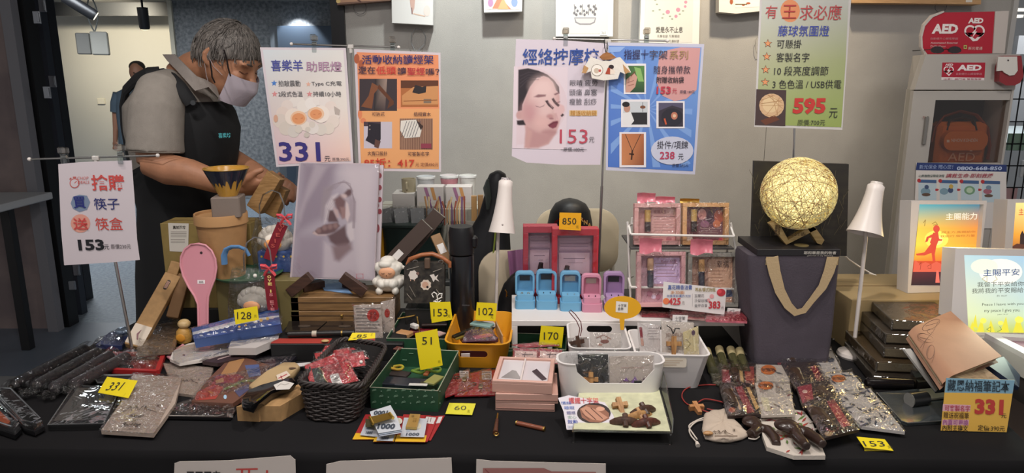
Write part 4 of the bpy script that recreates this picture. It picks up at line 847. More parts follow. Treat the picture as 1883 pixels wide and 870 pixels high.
# ================================================================ BACK ROW
def beam(b,p0,p1,w,h,up=Vector((0,0,1)),r=.001):
 d=(p1-p0);L=d.length;x=d.normalized();y=up.cross(x).normalized();z=x.cross(y)
 M=Matrix((x,y,z)).transposed().to_4x4();M.translation=(p0+p1)/2;b.box((0,0,0),(L,w,h),r,M=M);return b,M
def carton(label,pxl,pxr,Y,depth,z0,z1,m=KRAFT,name='carton',cat='box',yaw=0,seam=True,pyr=540,group=None):
 a,c=V(pxl,pyr,Y),V(pxr,pyr,Y);fr=Fr(((a.x+c.x)/2,Y,z0),yaw);w_=c.x-a.x;t=thing(name,label,cat,fr,group)
 b=MB();b.box((0,depth/2,(z1-z0)/2),(w_,depth,z1-z0),.0015);b.build('body',m,t)
 if seam:b=MB();b.box((0,depth/2,z1-z0+.0004),(w_*.995,.004,.0008));b.build('lid_seam',mat('#6d5335',.8),t,sm=0)
 return fr,t,w_
OL=mat('#8f7a45',.7,var=.1,vs=30)
carton('flat black box under the olive labelled carton',306,472,2.11,.12,ZT,.80,mat('#1b1a19',.7),seam=False)
fr,t,_=carton('olive brown carton with a white product label behind the pink paddle',308,470,2.12,.1,.80,V(400,411,2.12).z,OL)
ink(fr,t,[('#d9d3c8',[(309,410),(347,411),(346,464),(312,462)]),('#9b958c',[rect(314,426+i*3,343,427.2+i*3) for i in range(4)]+[rect(314,440+i*3,340,441+i*3) for i in range(3)])],y=-.001,name='product_label')
text(fr,t,'真如茶坊',(318,415,341,421),'#3a332c',y=-.002,bold=.05)
zB=.942
fr,t,_=carton('small olive box carrying the green plate and kraft bucket',398,548,1.98,.12,ZT,zB-.012,mat('#6e6239',.6))
# green plate + bucket + cube + dripper
c=T(458,503,zB);fr=Fr((c.x-.01,2.03,zB-.012));t=thing('green_plate','flat green round tray under the kraft paper bucket','plate',fr);b=MB()
b.lathe([(.001,0),(.085,0),(.10,.010),(.101,.012),(.095,.011),(.08,.004),(.001,.004)],36);b.build('tray',mat('#2f5a40',.5),t)
p=T(416,500,zB-.008);Yb=2.03;px2m=lambda px,Y=Yb:px/FPX*(Y*cos(PITCH)+.55*sin(PITCH))
p=V(416,505,Yb);zbk=zB-.008;zt_=V(416,392,Yb).z;fr=Fr((p.x,Yb,zbk));h=zt_-zbk
t=thing('paper_bucket','round kraft paper bucket with lid under the grey cube','bucket',fr)
rb,rt=px2m(34),px2m(44);b=MB();b.lathe([(.001,0),(rb,0),(rb,.002),(rt*.98,h-.03),(rt*.98,h-.012),(.001,h-.012)],40);b.build('body',mat('#a67c50',.75,var=.08,vs=30),t)
b=MB();b.lathe([(rt,h-.028),(rt*1.045,h-.028),(rt*1.045,h-.002),(rt*1.03,h+.002),(rt*.97,h),(rt*.95,h-.006),(.001,h-.006)],40);b.build('lid',mat('#b58a5c',.75),t)
b=MB();pts=[fr.p(413,486,-rt-.006),fr.p(412,470,-rt-.007),fr.p(416,459,-rt-.008),fr.p(426,454,-rt-.009),fr.p(440,454,-rt-.009),fr.p(452,459,-rt-.008),fr.p(458,470,-rt-.006)]
b.tube(pts,[.009,.0095,.009,.0085,.0085,.009,.009],10,flat=.6);tb=b.build('plastic_handle',mat('#5b86b4',.4),None);tb.matrix_world=fr.m;tag(tb,'arched light blue plastic handle in front of the kraft bucket','handle');tb.name='blue_hook'
zc=zbk+h-.006;p=V(422,392,Yb-.01);s_=px2m(25);fr=Fr((p.x,Yb-.01,zc),8);t=thing('pottery_cube','grey brown clay cube between the bucket and coffee dripper','cube',fr)
hc=V(422,362,Yb-.01).z-zc+.004;b=MB();b.box((0,0,hc/2),(s_*1.95,s_*1.9,hc),.003);b.build('block',mat('#7d7067',.85,bump=.3,bs=60),t)
zd=zc+hc;p=V(420,360,Yb-.01);fr=Fr((p.x,Yb-.01,zd));t=thing('coffee_dripper','glazed navy and mustard cone coffee dripper above the clay cube','dripper',fr)
hd=V(420,312,Yb-.01).z-zd+.004;R=px2m(38);b=MB()
def dp(k,th=.0):return R*(.42+.58*k)
b.lathe([(.012,0),(dp(0),0),(dp(.0),.004)]+[(dp(k/8),hd*k/8) for k in range(9)]+[(R*.95,hd-.001)]+[(dp(k/8)*.93,hd*k/8) for k in range(8,0,-1)]+[(.012,.01)],40)
b.build('cone',mat('#c9973f',.25,var=.1,vs=20,coat=.5),t)
b=MB();rnd=random.Random(5);drip=[.52+.10*sin(i*1.1)+.06*sin(i*2.3+1)-(.22 if i%7==3 else .10 if i%7 in (2,4) else 0) for i in range(80)]
b.grid(lambda u,v:Vector((cos(u*2*pi)*dp(1-(1-drip[int(u*79.99)])*v)*1.012,sin(u*2*pi)*dp(1-(1-drip[int(u*79.99)])*v)*1.012,hd*(.97-(.97-drip[int(u*79.99)])*v))),80,5);b.build('navy_glaze',mat('#252a3a',.2,coat=.6),t,sm=180)
b=MB();b.tube([Vector((R*cos(k*pi/20),R*sin(k*pi/20),hd)) for k in range(40)],.0022,6,closed=True);b.build('rim',mat('#b28a3c',.3),t)
# boxes held by the man
for i,(a,c,w_,lab) in enumerate([((470,385),(508,322),.05,'tan wooden box the man is holding, nearer the dripper'),((500,395),(520,345),.04,'second tan box behind the one the man holds')]):
 Y=2.20+i*.05;p0,p1=V(*a,Y),V(*c,Y);b=MB();fr=Fr((p0+p1)/2);b.m=fr.inv;beam(b,p0,p1,w_,.035,Vector((0,-1,.3)))
 t=thing('wooden_box',lab,'box',fr);b.build('body',wood('#a98254','#8e6b40'),t)
# pink paddle
fr=Fr(V(371,600,1.93),0,8);t=thing('rice_paddle','large pink plastic paddle standing upright with tiny sticker','paddle',fr)
pts=[(365,448),(378,451),(389,461),(396,476),(398,492),(395,512),(388,530),(383,545),(382,560),(382,632),(366,632),(364,560),(358,545),(347,528),(337,508),(332,488),(333,472),(340,458),(351,450)]
b=MB();b.prism([fr.uv(*q) for q in pts],0,.004);b.build('blade',mat('#d08c98',.4),t,sm=0)
b=MB();b.tube([fr.p(x,y,-.001) for x,y in pts],.003,8,closed=True);b.build('rim',mat('#d8949f',.4),t)
ink(fr,t,[('#efe6e6',rect(363,515,377,522)),('#2a1c20',circ(370,465,2.4))],y=-.0008,name='sticker');text(fr,t,'飯匙',(366,516.5,374,520.5),'#4a4044',y=-.0018)
# chopstick boxes
for k,(tp,bt,w_,Yt,Yb_,lab) in enumerate([((319,508),(246,645),.046,2.06,1.875,'kraft chopstick box with oval window leaning against olive carton'),((341,506),(318,585),.034,2.07,2.0,'narrower dark kraft box leaning behind the windowed chopstick box'),((326,482),(300,560),.03,2.10,2.06,'tallest slim kraft box tip behind the windowed chopstick box')]):
 p0,p1=V(*bt,Yb_),V(*tp,Yt);
 if k==0:p0=T(246,648)+Vector((0,0,.014))
 fr=Fr(p0);b=MB();b.m=fr.inv;_,M=beam(b,p0,p1,w_,.028,Vector((.25,-1,.45)),.0015);t=thing('chopstick_box',lab,'box',fr)
 b.build('body',KRAFT if k!=1 else mat('#7c5a36',.7),t)
 if k==0:
  L=(p1-p0).length;Q=fr.inv@M
  b=MB();b.m=Q;b.plate(rrect(.034,.011,.0054,5,L/2-.04,0),.0139,.0146);b.build('window',mat('#2a1a12',.3),t)
  for j in range(3):b=MB();b.m=Q;b.cyl((L/2-.052,-.003+.003*j,.0150),(L/2-.028,-.003+.003*j,.0150),.0012,n=6);b.build('chopstick_tip',mat('#c9a090',.4),t)
  b=MB();b.m=Q;b.plate(rrect(.062,.0465,.001,1,-L/2+.035,0),.0140,.0148);b.build('paper_band',mat('#cdbfae',.6),t)
  b=MB();b.m=Q;b.tube([(-L/2+.02,-.004,.0152),(-L/2+.035,.002,.0152),(-L/2+.05,.0,.0152)],[.003,.0045,.001],6,flat=.2);b.build('printed_leaf',mat('#8f6a70',.6),t)
# gift bags with sheep lamps
def sheep_head(fr,t,cx,cy,r,Y0=0,col='#ddd9cf',face='#e2a074',em=0,nm='sheep'):
 c=fr.p(cx,cy,Y0);b=MB();b.ell(c,(r,r*.8,r*.78),18,12)
 for k in range(9):
  a=k*pi/8;b.ell(c+Vector((r*.78*cos(a),-.1*r,r*.62*sin(a)+.05*r)),r*.36,12,8)
 o=b.build('wool',mat(col,.6,em=em),t,sm=180)
 b=MB();b.ell(c+Vector((0,-r*.72,-r*.12)),(r*.55,r*.2,r*.36),16,10);f=b.build('face',mat(face,.5,em=em),t,sm=180)
 for s in (-1,1):b=MB();b.tube([c+Vector((s*r*.22+dx*r,-r*.925,-r*.12-dz*r)) for dx,dz in ((-.1,0),(0,.05),(.1,0))],r*.022,5);b.build('eyelash',mat('#5a3222',.6),f)
 return o
def giftbag(label,Y,zb_,box,sh,bow,ribbon,word,wbox,hand_,sheepcol,facecol,em=0):
 x0,y0,x1,y1=box;p=V((x0+x1)/2,y1,Y);fr=Fr((p.x,Y,zb_));t=thing('gift_bag',label,'bag',fr)
 zt2=fr.uv((x0+x1)/2,y0)[1];w_=(x1-x0)/FPX*Y*.985;d=.07
 b=MB();n=20;rnd=random.Random(int(x0))
 rings=[[Vector((q[0],q[1],z)) for q in rrect(w_*k+rnd.uniform(-.002,.002),d*k2,.008,3)] for z,k,k2 in ((0.001,1,1),(zt2*.3,1.0,1),(zt2*.6,.97,.95),(zt2*.85,.86,.6),(zt2,.8,.3))]
 for r in rings[1:]:
  for i in range(len(r)):r[i]+=Vector((rnd.uniform(-1,1),rnd.uniform(-1,1),0))*.0025
 b.loft(rings,caps=False);b.build('clear_film',FILMC,t,sm=180)
 ys=fr.uv(0,sh[1]+sh[2]*.62)[1]
 b=MB();zz1=fr.uv(sh[0],sh[1]+sh[2]*.55)[1];b.box((fr.uv(sh[0],sh[1])[0],0,zz1/2+.0005),(w_*.86,d*.8,max(.01,zz1-.001)),.003);bx=b.build('printed_box',mat('#2f4f96',.5,var=.3,vs=60,second='#4a6cb0'),t)
 ink(fr,bx,[('#e8e0d4',circ(sh[0]-sh[2]*.5,sh[1]+sh[2]*.72,sh[2]*.14)),('#e6c04a',[circ(sh[0]-sh[2]*.9+i*sh[2]*.45,sh[1]+sh[2]*1.0,sh[2]*.07) for i in range(5)])],y=-d*.4-.001)
 sheep_head(fr,t,sh[0],sh[1],sh[2]/FPX*Y,0,sheepcol,facecol,em)
 rm=mat('#7c1626',.45);b=MB();P=[fr.p(x,y,-d/2-.008-.002*i) for i,(x,y) in enumerate(ribbon)]
 hw=10/FPX*Y;dv=[(P[min(i+1,len(P)-1)]-P[max(i-1,0)]).normalized() for i in range(len(P))]
 b.loft([[q-Vector((v.z,0,-v.x))*hw,q-Vector((v.z,0,-v.x))*hw+Vector((0,-.0008,0)),q+Vector((v.z,0,-v.x))*hw+Vector((0,-.0008,0)),q+Vector((v.z,0,-v.x))*hw] for q,v in zip(P,dv)]);rb_=b.build('ribbon',rm,t,sm=60)
 bm=mat('#c8444e',.4);c=fr.p(*bow,-d/2-.014)
 for s in (-1,1):
  b=MB();b.tube([c,c+Vector((s*.010,-.004,.008)),c+Vector((s*.022,-.002,.009)),c+Vector((s*.020,0,-.001)),c+Vector((s*.008,0,-.002)),c],[.002,.005,.005,.004,.003,.002],8,flat=.5);b.build('bow_loop',bm,t)
  b=MB();b.tube([c,c+Vector((s*.010,-.001,-.012)),c+Vector((s*.016,0,-.022))],[.003,.0045,.0035],6,flat=.3);b.build('bow_tail',bm,t)
 for s in (-1,1):b=MB();b.tube([fr.p(x,y,s*.012) for x,y in hand_],.0022,8);b.build('handle',filmmat(.35,'#f2f2f2',0,1,.1),t)
 return fr,t
fr,t=giftbag('back clear gift bag with glowing faced sheep and dark red ribbon',2.09,zB-.012,(470,400,545,494),(508,442,30),(524,400),[(520,412),(512,430),(503,452),(494,478)],'',None,[(478,405),(477,378),(484,358),(500,350),(514,355),(522,375),(524,402)],'#efe8dc','#f0a868')
a=[('L',523,407),('O',519,415),('V',515,423),('E',511,432),('I',506,443),('S',502,452)]
for ch,x,y in a:text(fr,t,ch,((x-3.5) if ch!='I' else x-1,y-3.5,(x+3.5) if ch!='I' else x+1,y+3.5),'#b8504a',y=-.05,bold=.03)
fr,t=giftbag('front clear gift bag with sleeping sheep and gold lettered ribbon',1.95,ZT,(428,492,518,628),(470,554,30),(495,493),[(496,503),(496,520),(499,545),(502,570)],'',None,[(449,498),(448,470),(454,446),(468,436),(486,440),(496,460),(500,490)],'#b9b2a8','#c98f66')
for i,ch in enumerate('OVE IS ETE'):
 if ch!=' ':y=509+i*6.6;x=495+i*.7;k_=1 if ch=='I' else 3.4;text(fr,t,ch,(x-k_,y-2.6,x+k_,y+2.8),'#e6d07a' if i<5 else '#c4787a',y=-.056,bold=.05)
b=MB();b.ell(V(469,507,1.93),.0055,10,8);tag(b.build('white_bead',mat('#dcd8d2',.4)),'small round white bead at the handle of front gift bag','bead')
# stack: black box, two wooden boxes
zK=.80;a,c=T(499,664),T(742,664);yk=T(560,632,zK).y
fr=Fr(((a.x+c.x)/2,yk,ZT));t=thing('display_case','wide flat black case with red lining under the wooden boxes','case',fr);wk=c.x-a.x
b=MB();b.box((0,.155,.0245),(wk,.31,.049),.002);b.build('body',mat('#121112',.6),t)
b=MB();b.box((-wk*.28,.022,.0492),(wk*.44,.036,.0012));b.build('red_lining',mat('#a3352a',.7),t)
z1_,z2_,z3_=.7995,V(600,572,1.98).z,V(600,547,1.98).z
wb=wood('#8c6a42','#6f5232',.5,(2,20,20))
for (lab,za,zb_,dx) in (('lower wooden box with small brass latch under another',z1_+.001,z2_-.0008,0),('upper wooden box carrying the sheep lamp and canvas',z2_,z3_,.001)):
 fr,t,w_=carton(lab,532+dx*1000,722,1.98,.13,za,zb_,wb,'wooden_box','box',seam=False)
 b=MB();b.box((0,-.0006,(zb_-za)*.62),(w_,.0012,.0012));b.build('lid_seam',mat('#3b2a1a',.8),t,sm=0)
 if za<z2_-.01:b=MB();b.box((V(629,581,1.98).x-fr.m.translation.x,-.003,V(629,581,1.98).z-za),(.006,.006,.010),.001);b.build('latch',GOLD,t)
# dark glass plates and rolled tube
for i,(q,lab) in enumerate([(((531,592),(604,590),(578,612),(524,612)),'left dark smoked coaster on the black case'),(((606,590),(678,592),(668,613),(582,612)),'right dark smoked coaster on the black case')]):
 P=[T(x,y,zK+.004) for x,y in q];c=sum(P,Vector())/4;fr=Fr((c.x,c.y,zK));b=MB();b.plate([(p.x-c.x,p.y-c.y) for p in P],.001,.006);o=b.build('coaster',mat('#25201e',.15,coat=.4),None,sm=0);o.matrix_world=fr.m;tag(o,lab,'coaster')
 b=MB();b.lathe([(.001,.0062),(.018,.0062),(.018,.0072),(.001,.0074)],24,sx=1,sy=.5);b.build('crest',mat('#4a4038',.4),o)
p0,p1=T(530,615,zK+.010),T(652,612,zK+.010);fr=Fr(p0);t=thing('pen_case','long black cylindrical pen case with pale band on the black case','case',fr);d=p1-p0
b=MB();b.cyl((0,0,0),d,.0085,n=16);b.build('barrel',mat('#1b1918',.35),t);b=MB();b.cyl(d*.36,d*.43,.0088,n=16);b.build('pale_band',mat('#b9b0a0',.4),t);b=MB();b.cyl(d*.80,d*.82,.0088,n=16);b.build('brass_ring',GOLD,t)
b=MB();b.ell(T(598,627,zK+.005),(.011,.007,.004),14,8);tag(b.build('wooden_bead',mat('#c0a06a',.5)),'flat pale oval bead on the red lining','bead')
# canvas print on easels
zS=z3_;fr=Fr((V(612,515,2.03).x,2.015,zS+.014),3,9);t=thing('canvas_print','large film wrapped canvas print of an open reaching hand','picture',fr)
cp=[(550,298),(697,301),(689,516),(533,511)]
b=MB();b.prism([fr.uv(*p) for p in cp],0,.018);b.build('canvas',mat('#b9aab0',.6),t,sm=0)
HL=[(('#8a7a88',.75),[(546.6,433.4),(596.3,433.4),(594.9,513.4),(541.0,513.4)],14),(('#7b6a7a',.7),[(557.6,301.0),(621.1,301.0),(593.5,400.3),(546.6,427.9)],12),(('#a89ba4',.8),[(579.7,301.0),(601.8,306.6),(563.1,372.8),(552.1,405.9),(549.3,394.8),(565.9,339.7)],6),('#bcb0b6',[(634.9,301.0),(695.7,301.0),(684.6,513.4),(648.7,513.4),(646.0,372.8),(623.9,317.6)],20),('#b3a6ae',[(596.3,444.5),(612.8,455.5),(621.1,480.3),(648.7,461.0),(659.8,513.4),(593.5,513.4)],5),
 ('#8e8088',[(594.9,345.2),(612.8,342.4),(607.3,361.7),(599.0,381.0),(592.1,405.9),(590.7,372.8)],5),('#c4b8bc',[(599.0,378.3),(610.1,361.7),(621.1,356.2),(612.8,381.0),(601.8,403.1),(596.3,411.4)],4),('#9a8c94',[(640.4,353.4),(651.5,367.2),(652.9,405.9),(640.4,411.4),(639.1,381.0)],6),
 ('#5a3c40',[(632.2,356.2),(639.1,348.5),(646.0,347.4),(648.2,351.2),(645.4,359.0),(637.7,363.1)],3),('#c0a8a6',circ(632,361,6,4),3),('#6a4a4c',[(612.8,367.2),(625.3,359.0),(636.3,370.0),(633.5,385.2),(629.4,400.3),(625.3,394.8),(618.3,383.8)],4),('#8e6c6a',[(625.3,381.0),(636.3,381.0),(639.1,400.3),(629.4,403.1)],3),('#54383c',[(605.1,386.6),(612.8,386.6),(618.3,397.6),(622.5,408.6),(604.5,408.6),(601.8,403.1)],3),('#b49a98',[(612.8,381.0),(621.1,386.6),(623.9,400.3),(619.7,400.3),(614.2,389.3)],3),('#c6b2b2',[(636.3,370.0),(640.4,375.5),(643.7,394.8),(639.1,408.6),(634.9,400.3)],2),
 ('#5c3e40',[(575.6,427.9),(585.2,419.7),(599.0,412.8),(621.1,409.2),(625.3,415.5),(615.6,426.6),(601.8,430.7),(582.5,432.1)],2.5),('#b8a09e',[(574.2,429.3),(578.3,425.2),(585.2,431.2),(601.8,431.2),(612.8,430.1),(599.0,433.4),(582.5,433.4)],1.5),('#583c40',[(612.8,427.9),(634.9,414.1),(637.7,433.4),(644.6,444.5),(637.7,455.5),(621.1,455.5),(607.3,444.5),(602.3,433.4)],4),('#7c6468',[(610.1,452.8),(646.0,447.2),(647.3,458.3),(634.9,469.3),(623.9,480.3),(615.6,477.6),(612.8,466.6)],6),('#c2b6ba',[(639.1,411.4),(648.7,408.6),(651.5,439.0),(644.6,444.5),(638.2,427.9)],3)]
HL+=[(('#8a6a68',.8),circ(x_,y_,4.5,5),3) for x_,y_ in ((586,424),(597,419),(607,417),(617,415))]
HL+=[(('#84747c',.7),stroke([(600+k*4,352-k),(612+k*5,340-k*2),(632+k*3,334+k),(646,344+k*2),(650+k,372),(648+k,420)],1),.8) for k in range(5)]
HL+=[(('#9a8c94',.8),stroke([(608+k*3,360+k*3),(600+k*2,385),(594+k*3,404)],1),.8) for k in range(4)]
HL+=[('#b33c46',[rect(655,504,668,504.8),rect(655,511,668,511.8),rect(655,504,656,512),rect(667,504,668,512)],.6)]
paint(fr,t,[(553,300),(696,303),(687,514),(537,509)],110,160,HL,y=-.001,basec='#a297a2',name='printed_hand');film(t,fr,[(546,300),(702,300),(694,516),(530,512)],y=-.005,amp=.0015,nu=8,nv=10,m=filmmat(.10,'#ffffff',.35,9,.06))
fr2_=Fr((V(690,515,2.06).x,2.055,zS+.014),3,9);t=thing('canvas_print','second wrapped print with dark red branch peeking behind the hand canvas','picture',fr2_)
b=MB();b.prism([fr2_.uv(*p) for p in ((640,303),(705,304),(698,516),(640,514))],0,.012);b.build('canvas',mat('#c2b7bd',.6),t,sm=0);ink(fr2_,t,[('#8a2a36',[circ(693+(i%2)*5,312+i*11,4,5) for i in range(8)]),('#8a2a36',circ(694,420,4,8))],y=-.001)
# easels
EW=wood('#4a3024','#35221a',.5,(3,20,20))
for i,(a,c,a2,c2,lab) in enumerate([((571,508),(533,543),(540,532),(598,520),'left dark walnut easel foot holding the hand canvas'),((629,508),(672,545),(660,512),(672,545),'right dark walnut easel foot holding the hand canvas')]):
 Y=1.985;p0,p1=V(*a,Y),V(*c,Y-.0);p1.z=max(p1.z,zS+.013);fr=Fr(p1);t=thing('easel',lab,'easel',fr);b=MB();b.m=fr.inv
 beam(b,p0,p1,.030,.022,Vector((0,-1,0)));b.build('foot',EW,t)
 b=MB();b.m=fr.inv;q=Vector((p1.x+(.02 if i==0 else -.02),Y+.05,zS+.012));beam(b,q,q+Vector((.05 if i==0 else -.06,.05,.0)),.03,.022,Vector((0,0,1)));b.build('cross_foot',EW,t)
b=MB();P=[T(x,y,zS+.0015) for x,y in ((590,524),(628,520),(648,541),(596,534))];b.plate([(p.x,p.y) for p in P],zS+.001,zS+.003);tag(b.build('blue_card',mat('#7fa3cf',.5),sm=0),'light blue card lying under the hand canvas','card')
# white sheep lamp
c=T(713,541,zS);fr=Fr((c.x,c.y+.03,zS));t=thing('sheep_lamp','white silicone sheep lamp with sleeping face on the wooden box','lamp',fr);SH=mat('#d5d0c6',.45)
r=.048;b=MB();b.ell((0,0,r*.62),(r,r*.85,r*.62),20,12);b.ell((0,0,r*1.45),(r*.78,r*.7,r*.72),20,12)
rnd=random.Random(8)
for k in range(14):a=k/14*2*pi;b.ell((r*.62*cos(a),r*.35*sin(a),r*1.5+r*.1*cos(a*2)),r*.3,10,8)
for k in range(12):a=k/12*2*pi;b.ell((r*.82*cos(a),r*.66*sin(a),r*.7),r*.3,10,8)
for x,z in ((-.5,.22),(.5,.22),(-.33,.62),(.33,.62)):b.ell((x*r,-r*.72,z*r),r*.24,10,8)
b.ell((0,-.1*r,r*2.0),(r*.5,r*.42,r*.32),14,8);b.ell((-.12*r,-r*.5,r*1.85),(r*.42,r*.25,r*.25),12,8)
o=b.build('wool_body',SH,t,sm=180);remesh(o,.0018,3)
b=MB();b.ell((0,-r*.62,r*1.36),(r*.52,r*.2,r*.36),18,12);f=b.build('face',mat('#dba27c',.5),t,sm=180)
for s in (-1,1):b=MB();b.tube([(s*r*.22+dx,-r*.825,r*1.38+dz) for dx,dz in ((-.005,.0005),(0,-.0012),(.005,.0005))],.0007,5);b.build('closed_eye',mat('#4a2a1e',.6),f)
b=MB();b.ell((0,-r*.83,r*1.24),(.0012,.001,.002),8,6);b.build('mouth',mat('#4a2a1e',.6),f)
for s in (-1,1):b=MB();b.ell((s*r*.82,0,r*1.55),(r*.22,r*.12,r*.14),12,8);b.build('ear',SH,t)
# picture bag with wooden handle
Yp=1.975;fr=Fr(V(782,520,Yp),0,4);t=thing('picture_bag','dark patterned zip bag with three animal patches and wooden handle','bag',fr)
pts=[fr.uv(x,y) for x,y in ((752,482),(810,482),(818,488),(818,556),(744,556),(744,490))]
b=MB();b.prism(pts,-.012,.022);b.build('body',mat('#3f3a33',.5,var=.5,vs=70,second='#1f1c1a'),t,sm=0)
b=MB();b.tube([fr.p(x,y,.004) for x,y in ((749,487),(753,477),(775,469),(795,467),(815,475),(827,484),(827,492))],[.0055,.0065,.0065,.0068,.0065,.0065,.005],12);b.build('wooden_handle',wood('#a8683f','#8a5030',.35),t)
b=MB();b.box(fr.p(786,484,-.010),(.016,.018,.030),.002);b.build('leather_tab',mat('#5a4638',.5),t)
for x in (764,811):b=MB();b.tube([fr.p(x,481,0)+Vector((.007*cos(a),-.004,.005*sin(a))) for a in [k*pi/6 for k in range(12)]],.0012,6,closed=True);b.build('metal_ring',STEEL,t)
def blob(cx,cy,r,n=9,k=.16):return [(cx+r*(1+k*sin(i*pi))*cos(2*pi*i/n*1.0)*(1+k*(i%2)),cy+r*(1+k*(i%2))*sin(2*pi*i/n)) for i in range(n)]
ink(fr,t,[('#d9cfc6',blob(760,506,8,14)),('#7a5f56',circ(768,503,3)),('#c9a08c',stroke([(755,514),(755,517)],1.5)+stroke([(762,514),(762,517)],1.5)),
   ('#d8d0c8',[(790,506),(798,504),(800,509),(806,505),(803,512),(808,518),(800,514),(797,519),(794,512)]),('#d8c8b8',blob(783,524,9,16)),('#c89f88',circ(782,524,6)),('#2a1e1c',circ(786,528,2.2)),('#8a8378',stroke([(753,526),(764,546)],1)),('#a8a094',stroke([(796,500),(812,494)],.8)+stroke([(748,496),(770,490)],.8)+stroke([(802,532),(814,548)],.8)+stroke([(748,540),(758,552)],.8))],y=-.0135,name='animal_patches')
b=MB();b.box((0,.03,fr.uv(782,560)[1]-.01),(.055,.07,.004),.001);b.build('acrylic_foot',ACRYL,t);zb_=fr.m.translation.z
b=MB();p=fr.p(760,570,.0);b.box((p.x,.02,p.z-.02),(.014,.01,.11),.001);b.build('clear_stand',ACRYL,t)
fr=Fr((V(782,556,Yp).x,Yp-.01,ZT));b=MB();b.box((0,.04,(V(782,558,Yp).z-ZT)/2-.006),(.12,.07,V(782,558,Yp).z-ZT-.018),.002);o=b.build('black_block',mat('#1a1918',.6));o.matrix_world=fr.m;tag(o,'black display block hidden beneath the patterned picture bag','box')
# dove clip (white looping wire ornament)
fr=Fr(V(803,545,1.86));b=MB()
b.tube([fr.p(x,y) for x,y in ((797,547),(794,541),(798,537),(803,541),(803,546),(808,540),(813,540),(812,547),(804,551),(797,554),(806,556),(811,553))],.0016,6);b.tube([fr.p(x,y) for x,y in ((804,545),(805,558),(801,565),(799,562),(806,556))],.0016,6)
o=b.build('heart_ornament',mat('#f0eee8',.3));o.matrix_world=fr.m;tag(o,'glossy white looped wire heart ornament above the upper 153 tag','ornament')
# thermos
fr=Fr((V(849,500,2.02).x,2.02,ZT));ht=V(849,416,2.02).z-ZT;R=23/FPX*2.06;t=thing('thermos_bottle','tall black thermos bottle right of the patterned picture bag','bottle',fr)
b=MB();b.lathe([(.001,.0),(R*.96,0),(R,.006),(R,ht*.72),(R*.97,ht*.745),(.001,ht*.745)],32);b.build('body',mat('#17181c',.3,coat=.2),t)
b=MB();b.lathe([(R*.95,ht*.752),(R*1.02,ht*.76),(R*1.02,ht*.95),(R*.9,ht),(.001,ht)],32);b.build('cap',mat('#0e0e11',.4),t);b=MB();b.box((R*1.05,0,ht*.86),(.02,.03,.035),.006);b.build('cap_loop',mat('#0e0e11',.4),t)
fr=Fr((V(849,500,2.02).x,2.02-R-.0006,ZT));text(fr,t,'thermos',(848,567,862,570),'#6a6a70',y=-R-.0009)
# ---------------- back cart and its load
xc0,xc1=V(690,450,2.44).x,V(893,450,2.44).x;fr=Fr(((xc0+xc1)/2,2.44,0));wc=xc1-xc0;t=thing('utility_cart','dark utility cart behind the table loaded with boxes and cups','cart',fr)
b=MB();b.box((0,.17,.785),(wc,.34,.02),.004);b.build('top_shelf',mat('#3a3c3b',.5),t)
for sx in (-wc/2+.012,wc/2-.012):
 for sy in (.014,.326):b=MB();b.cyl((sx,sy,0),(sx,sy,.775),.010,n=10);b.build('leg',mat('#4a4c4a',.4),t)
zC=.796
fr=Fr((V(757,450,2.45).x,2.512,zC));t=thing('storage_bin','dark green plastic bin full of upright film packets','bin',fr)
hb=V(755,414,2.45).z-zC;b=MB();tub(b,.21,.14,hb,.003,.86,.02,cy=0);b.build('tub',mat('#1d2b28',.4),t);b=MB();b.loft([[Vector((p[0],p[1],z)) for p in rrect(w_,d_,.02,4)] for w_,d_,z in ((.21,.14,hb-.008),(.218,.148,hb-.008),(.218,.148,hb),(.204,.134,hb))]);b.build('rim',mat('#25332f',.4),t)
for i in range(10):
 x=712+i*9.5;p=V(x,384,2.49+(i%3)*.02);fr=Fr((p.x,p.y,p.z-.09),25,6,-8+i*1.2);b=MB();b.box((0,0,.045),(.05,.003,.09),.0008)
 t=thing('film_packet',ORD[i]+' upright film packet from the left in the green bin','packet',fr,'upright packets in the green bin');b.build('insert',mat(['#8d8f90','#77787a','#9a9c9c'][i%3],.4),t,sm=0);b=MB();b.box((0,0,.048),(.054,.006,.1),.001);b.build('clear_film',FILMC,t,sm=0)
fr,t,_=carton('tall storage carton behind the bin carrying cups and white boxes',692,880,2.595,.18,zC,1.03,mat('#a9a69a',.7),pyr=400)
b=MB();b.m=Matrix.Identity(4)
for i in range(14):b.box((-.17+i*.012,-.001,.20),(.005,.002,.022))
o=b.build('vent_slots',mat('#6d6b64',.7),t,sm=0);o['kind']='stuff'
zc=1.031
fr,t,_=carton('flat grey white box under the cream mug',722,762,2.60,.1,zc,V(740,356,2.6).z,mat('#c2bdb8',.6),seam=False,pyr=380)
zm=V(740,356,2.6).z
p=V(752,350,2.65);fr=Fr((p.x,2.65,zm));t=thing('mug','cream mug with round handle on the flat grey box','mug',fr);b=MB();hh=.05;b.lathe([(.001,0),(.026,0),(.027,hh),(.024,hh),(.023,.004),(.001,.004)],24);b.build('cup',mat('#a89e84',.5),t)
b=MB();b.tube([(-.004,-.026,.038),(-.002,-.042,.036),(-.002,-.044,.018),(-.004,-.027,.012)],.0035,8);b.build('handle',mat('#b3a88c',.5),t)
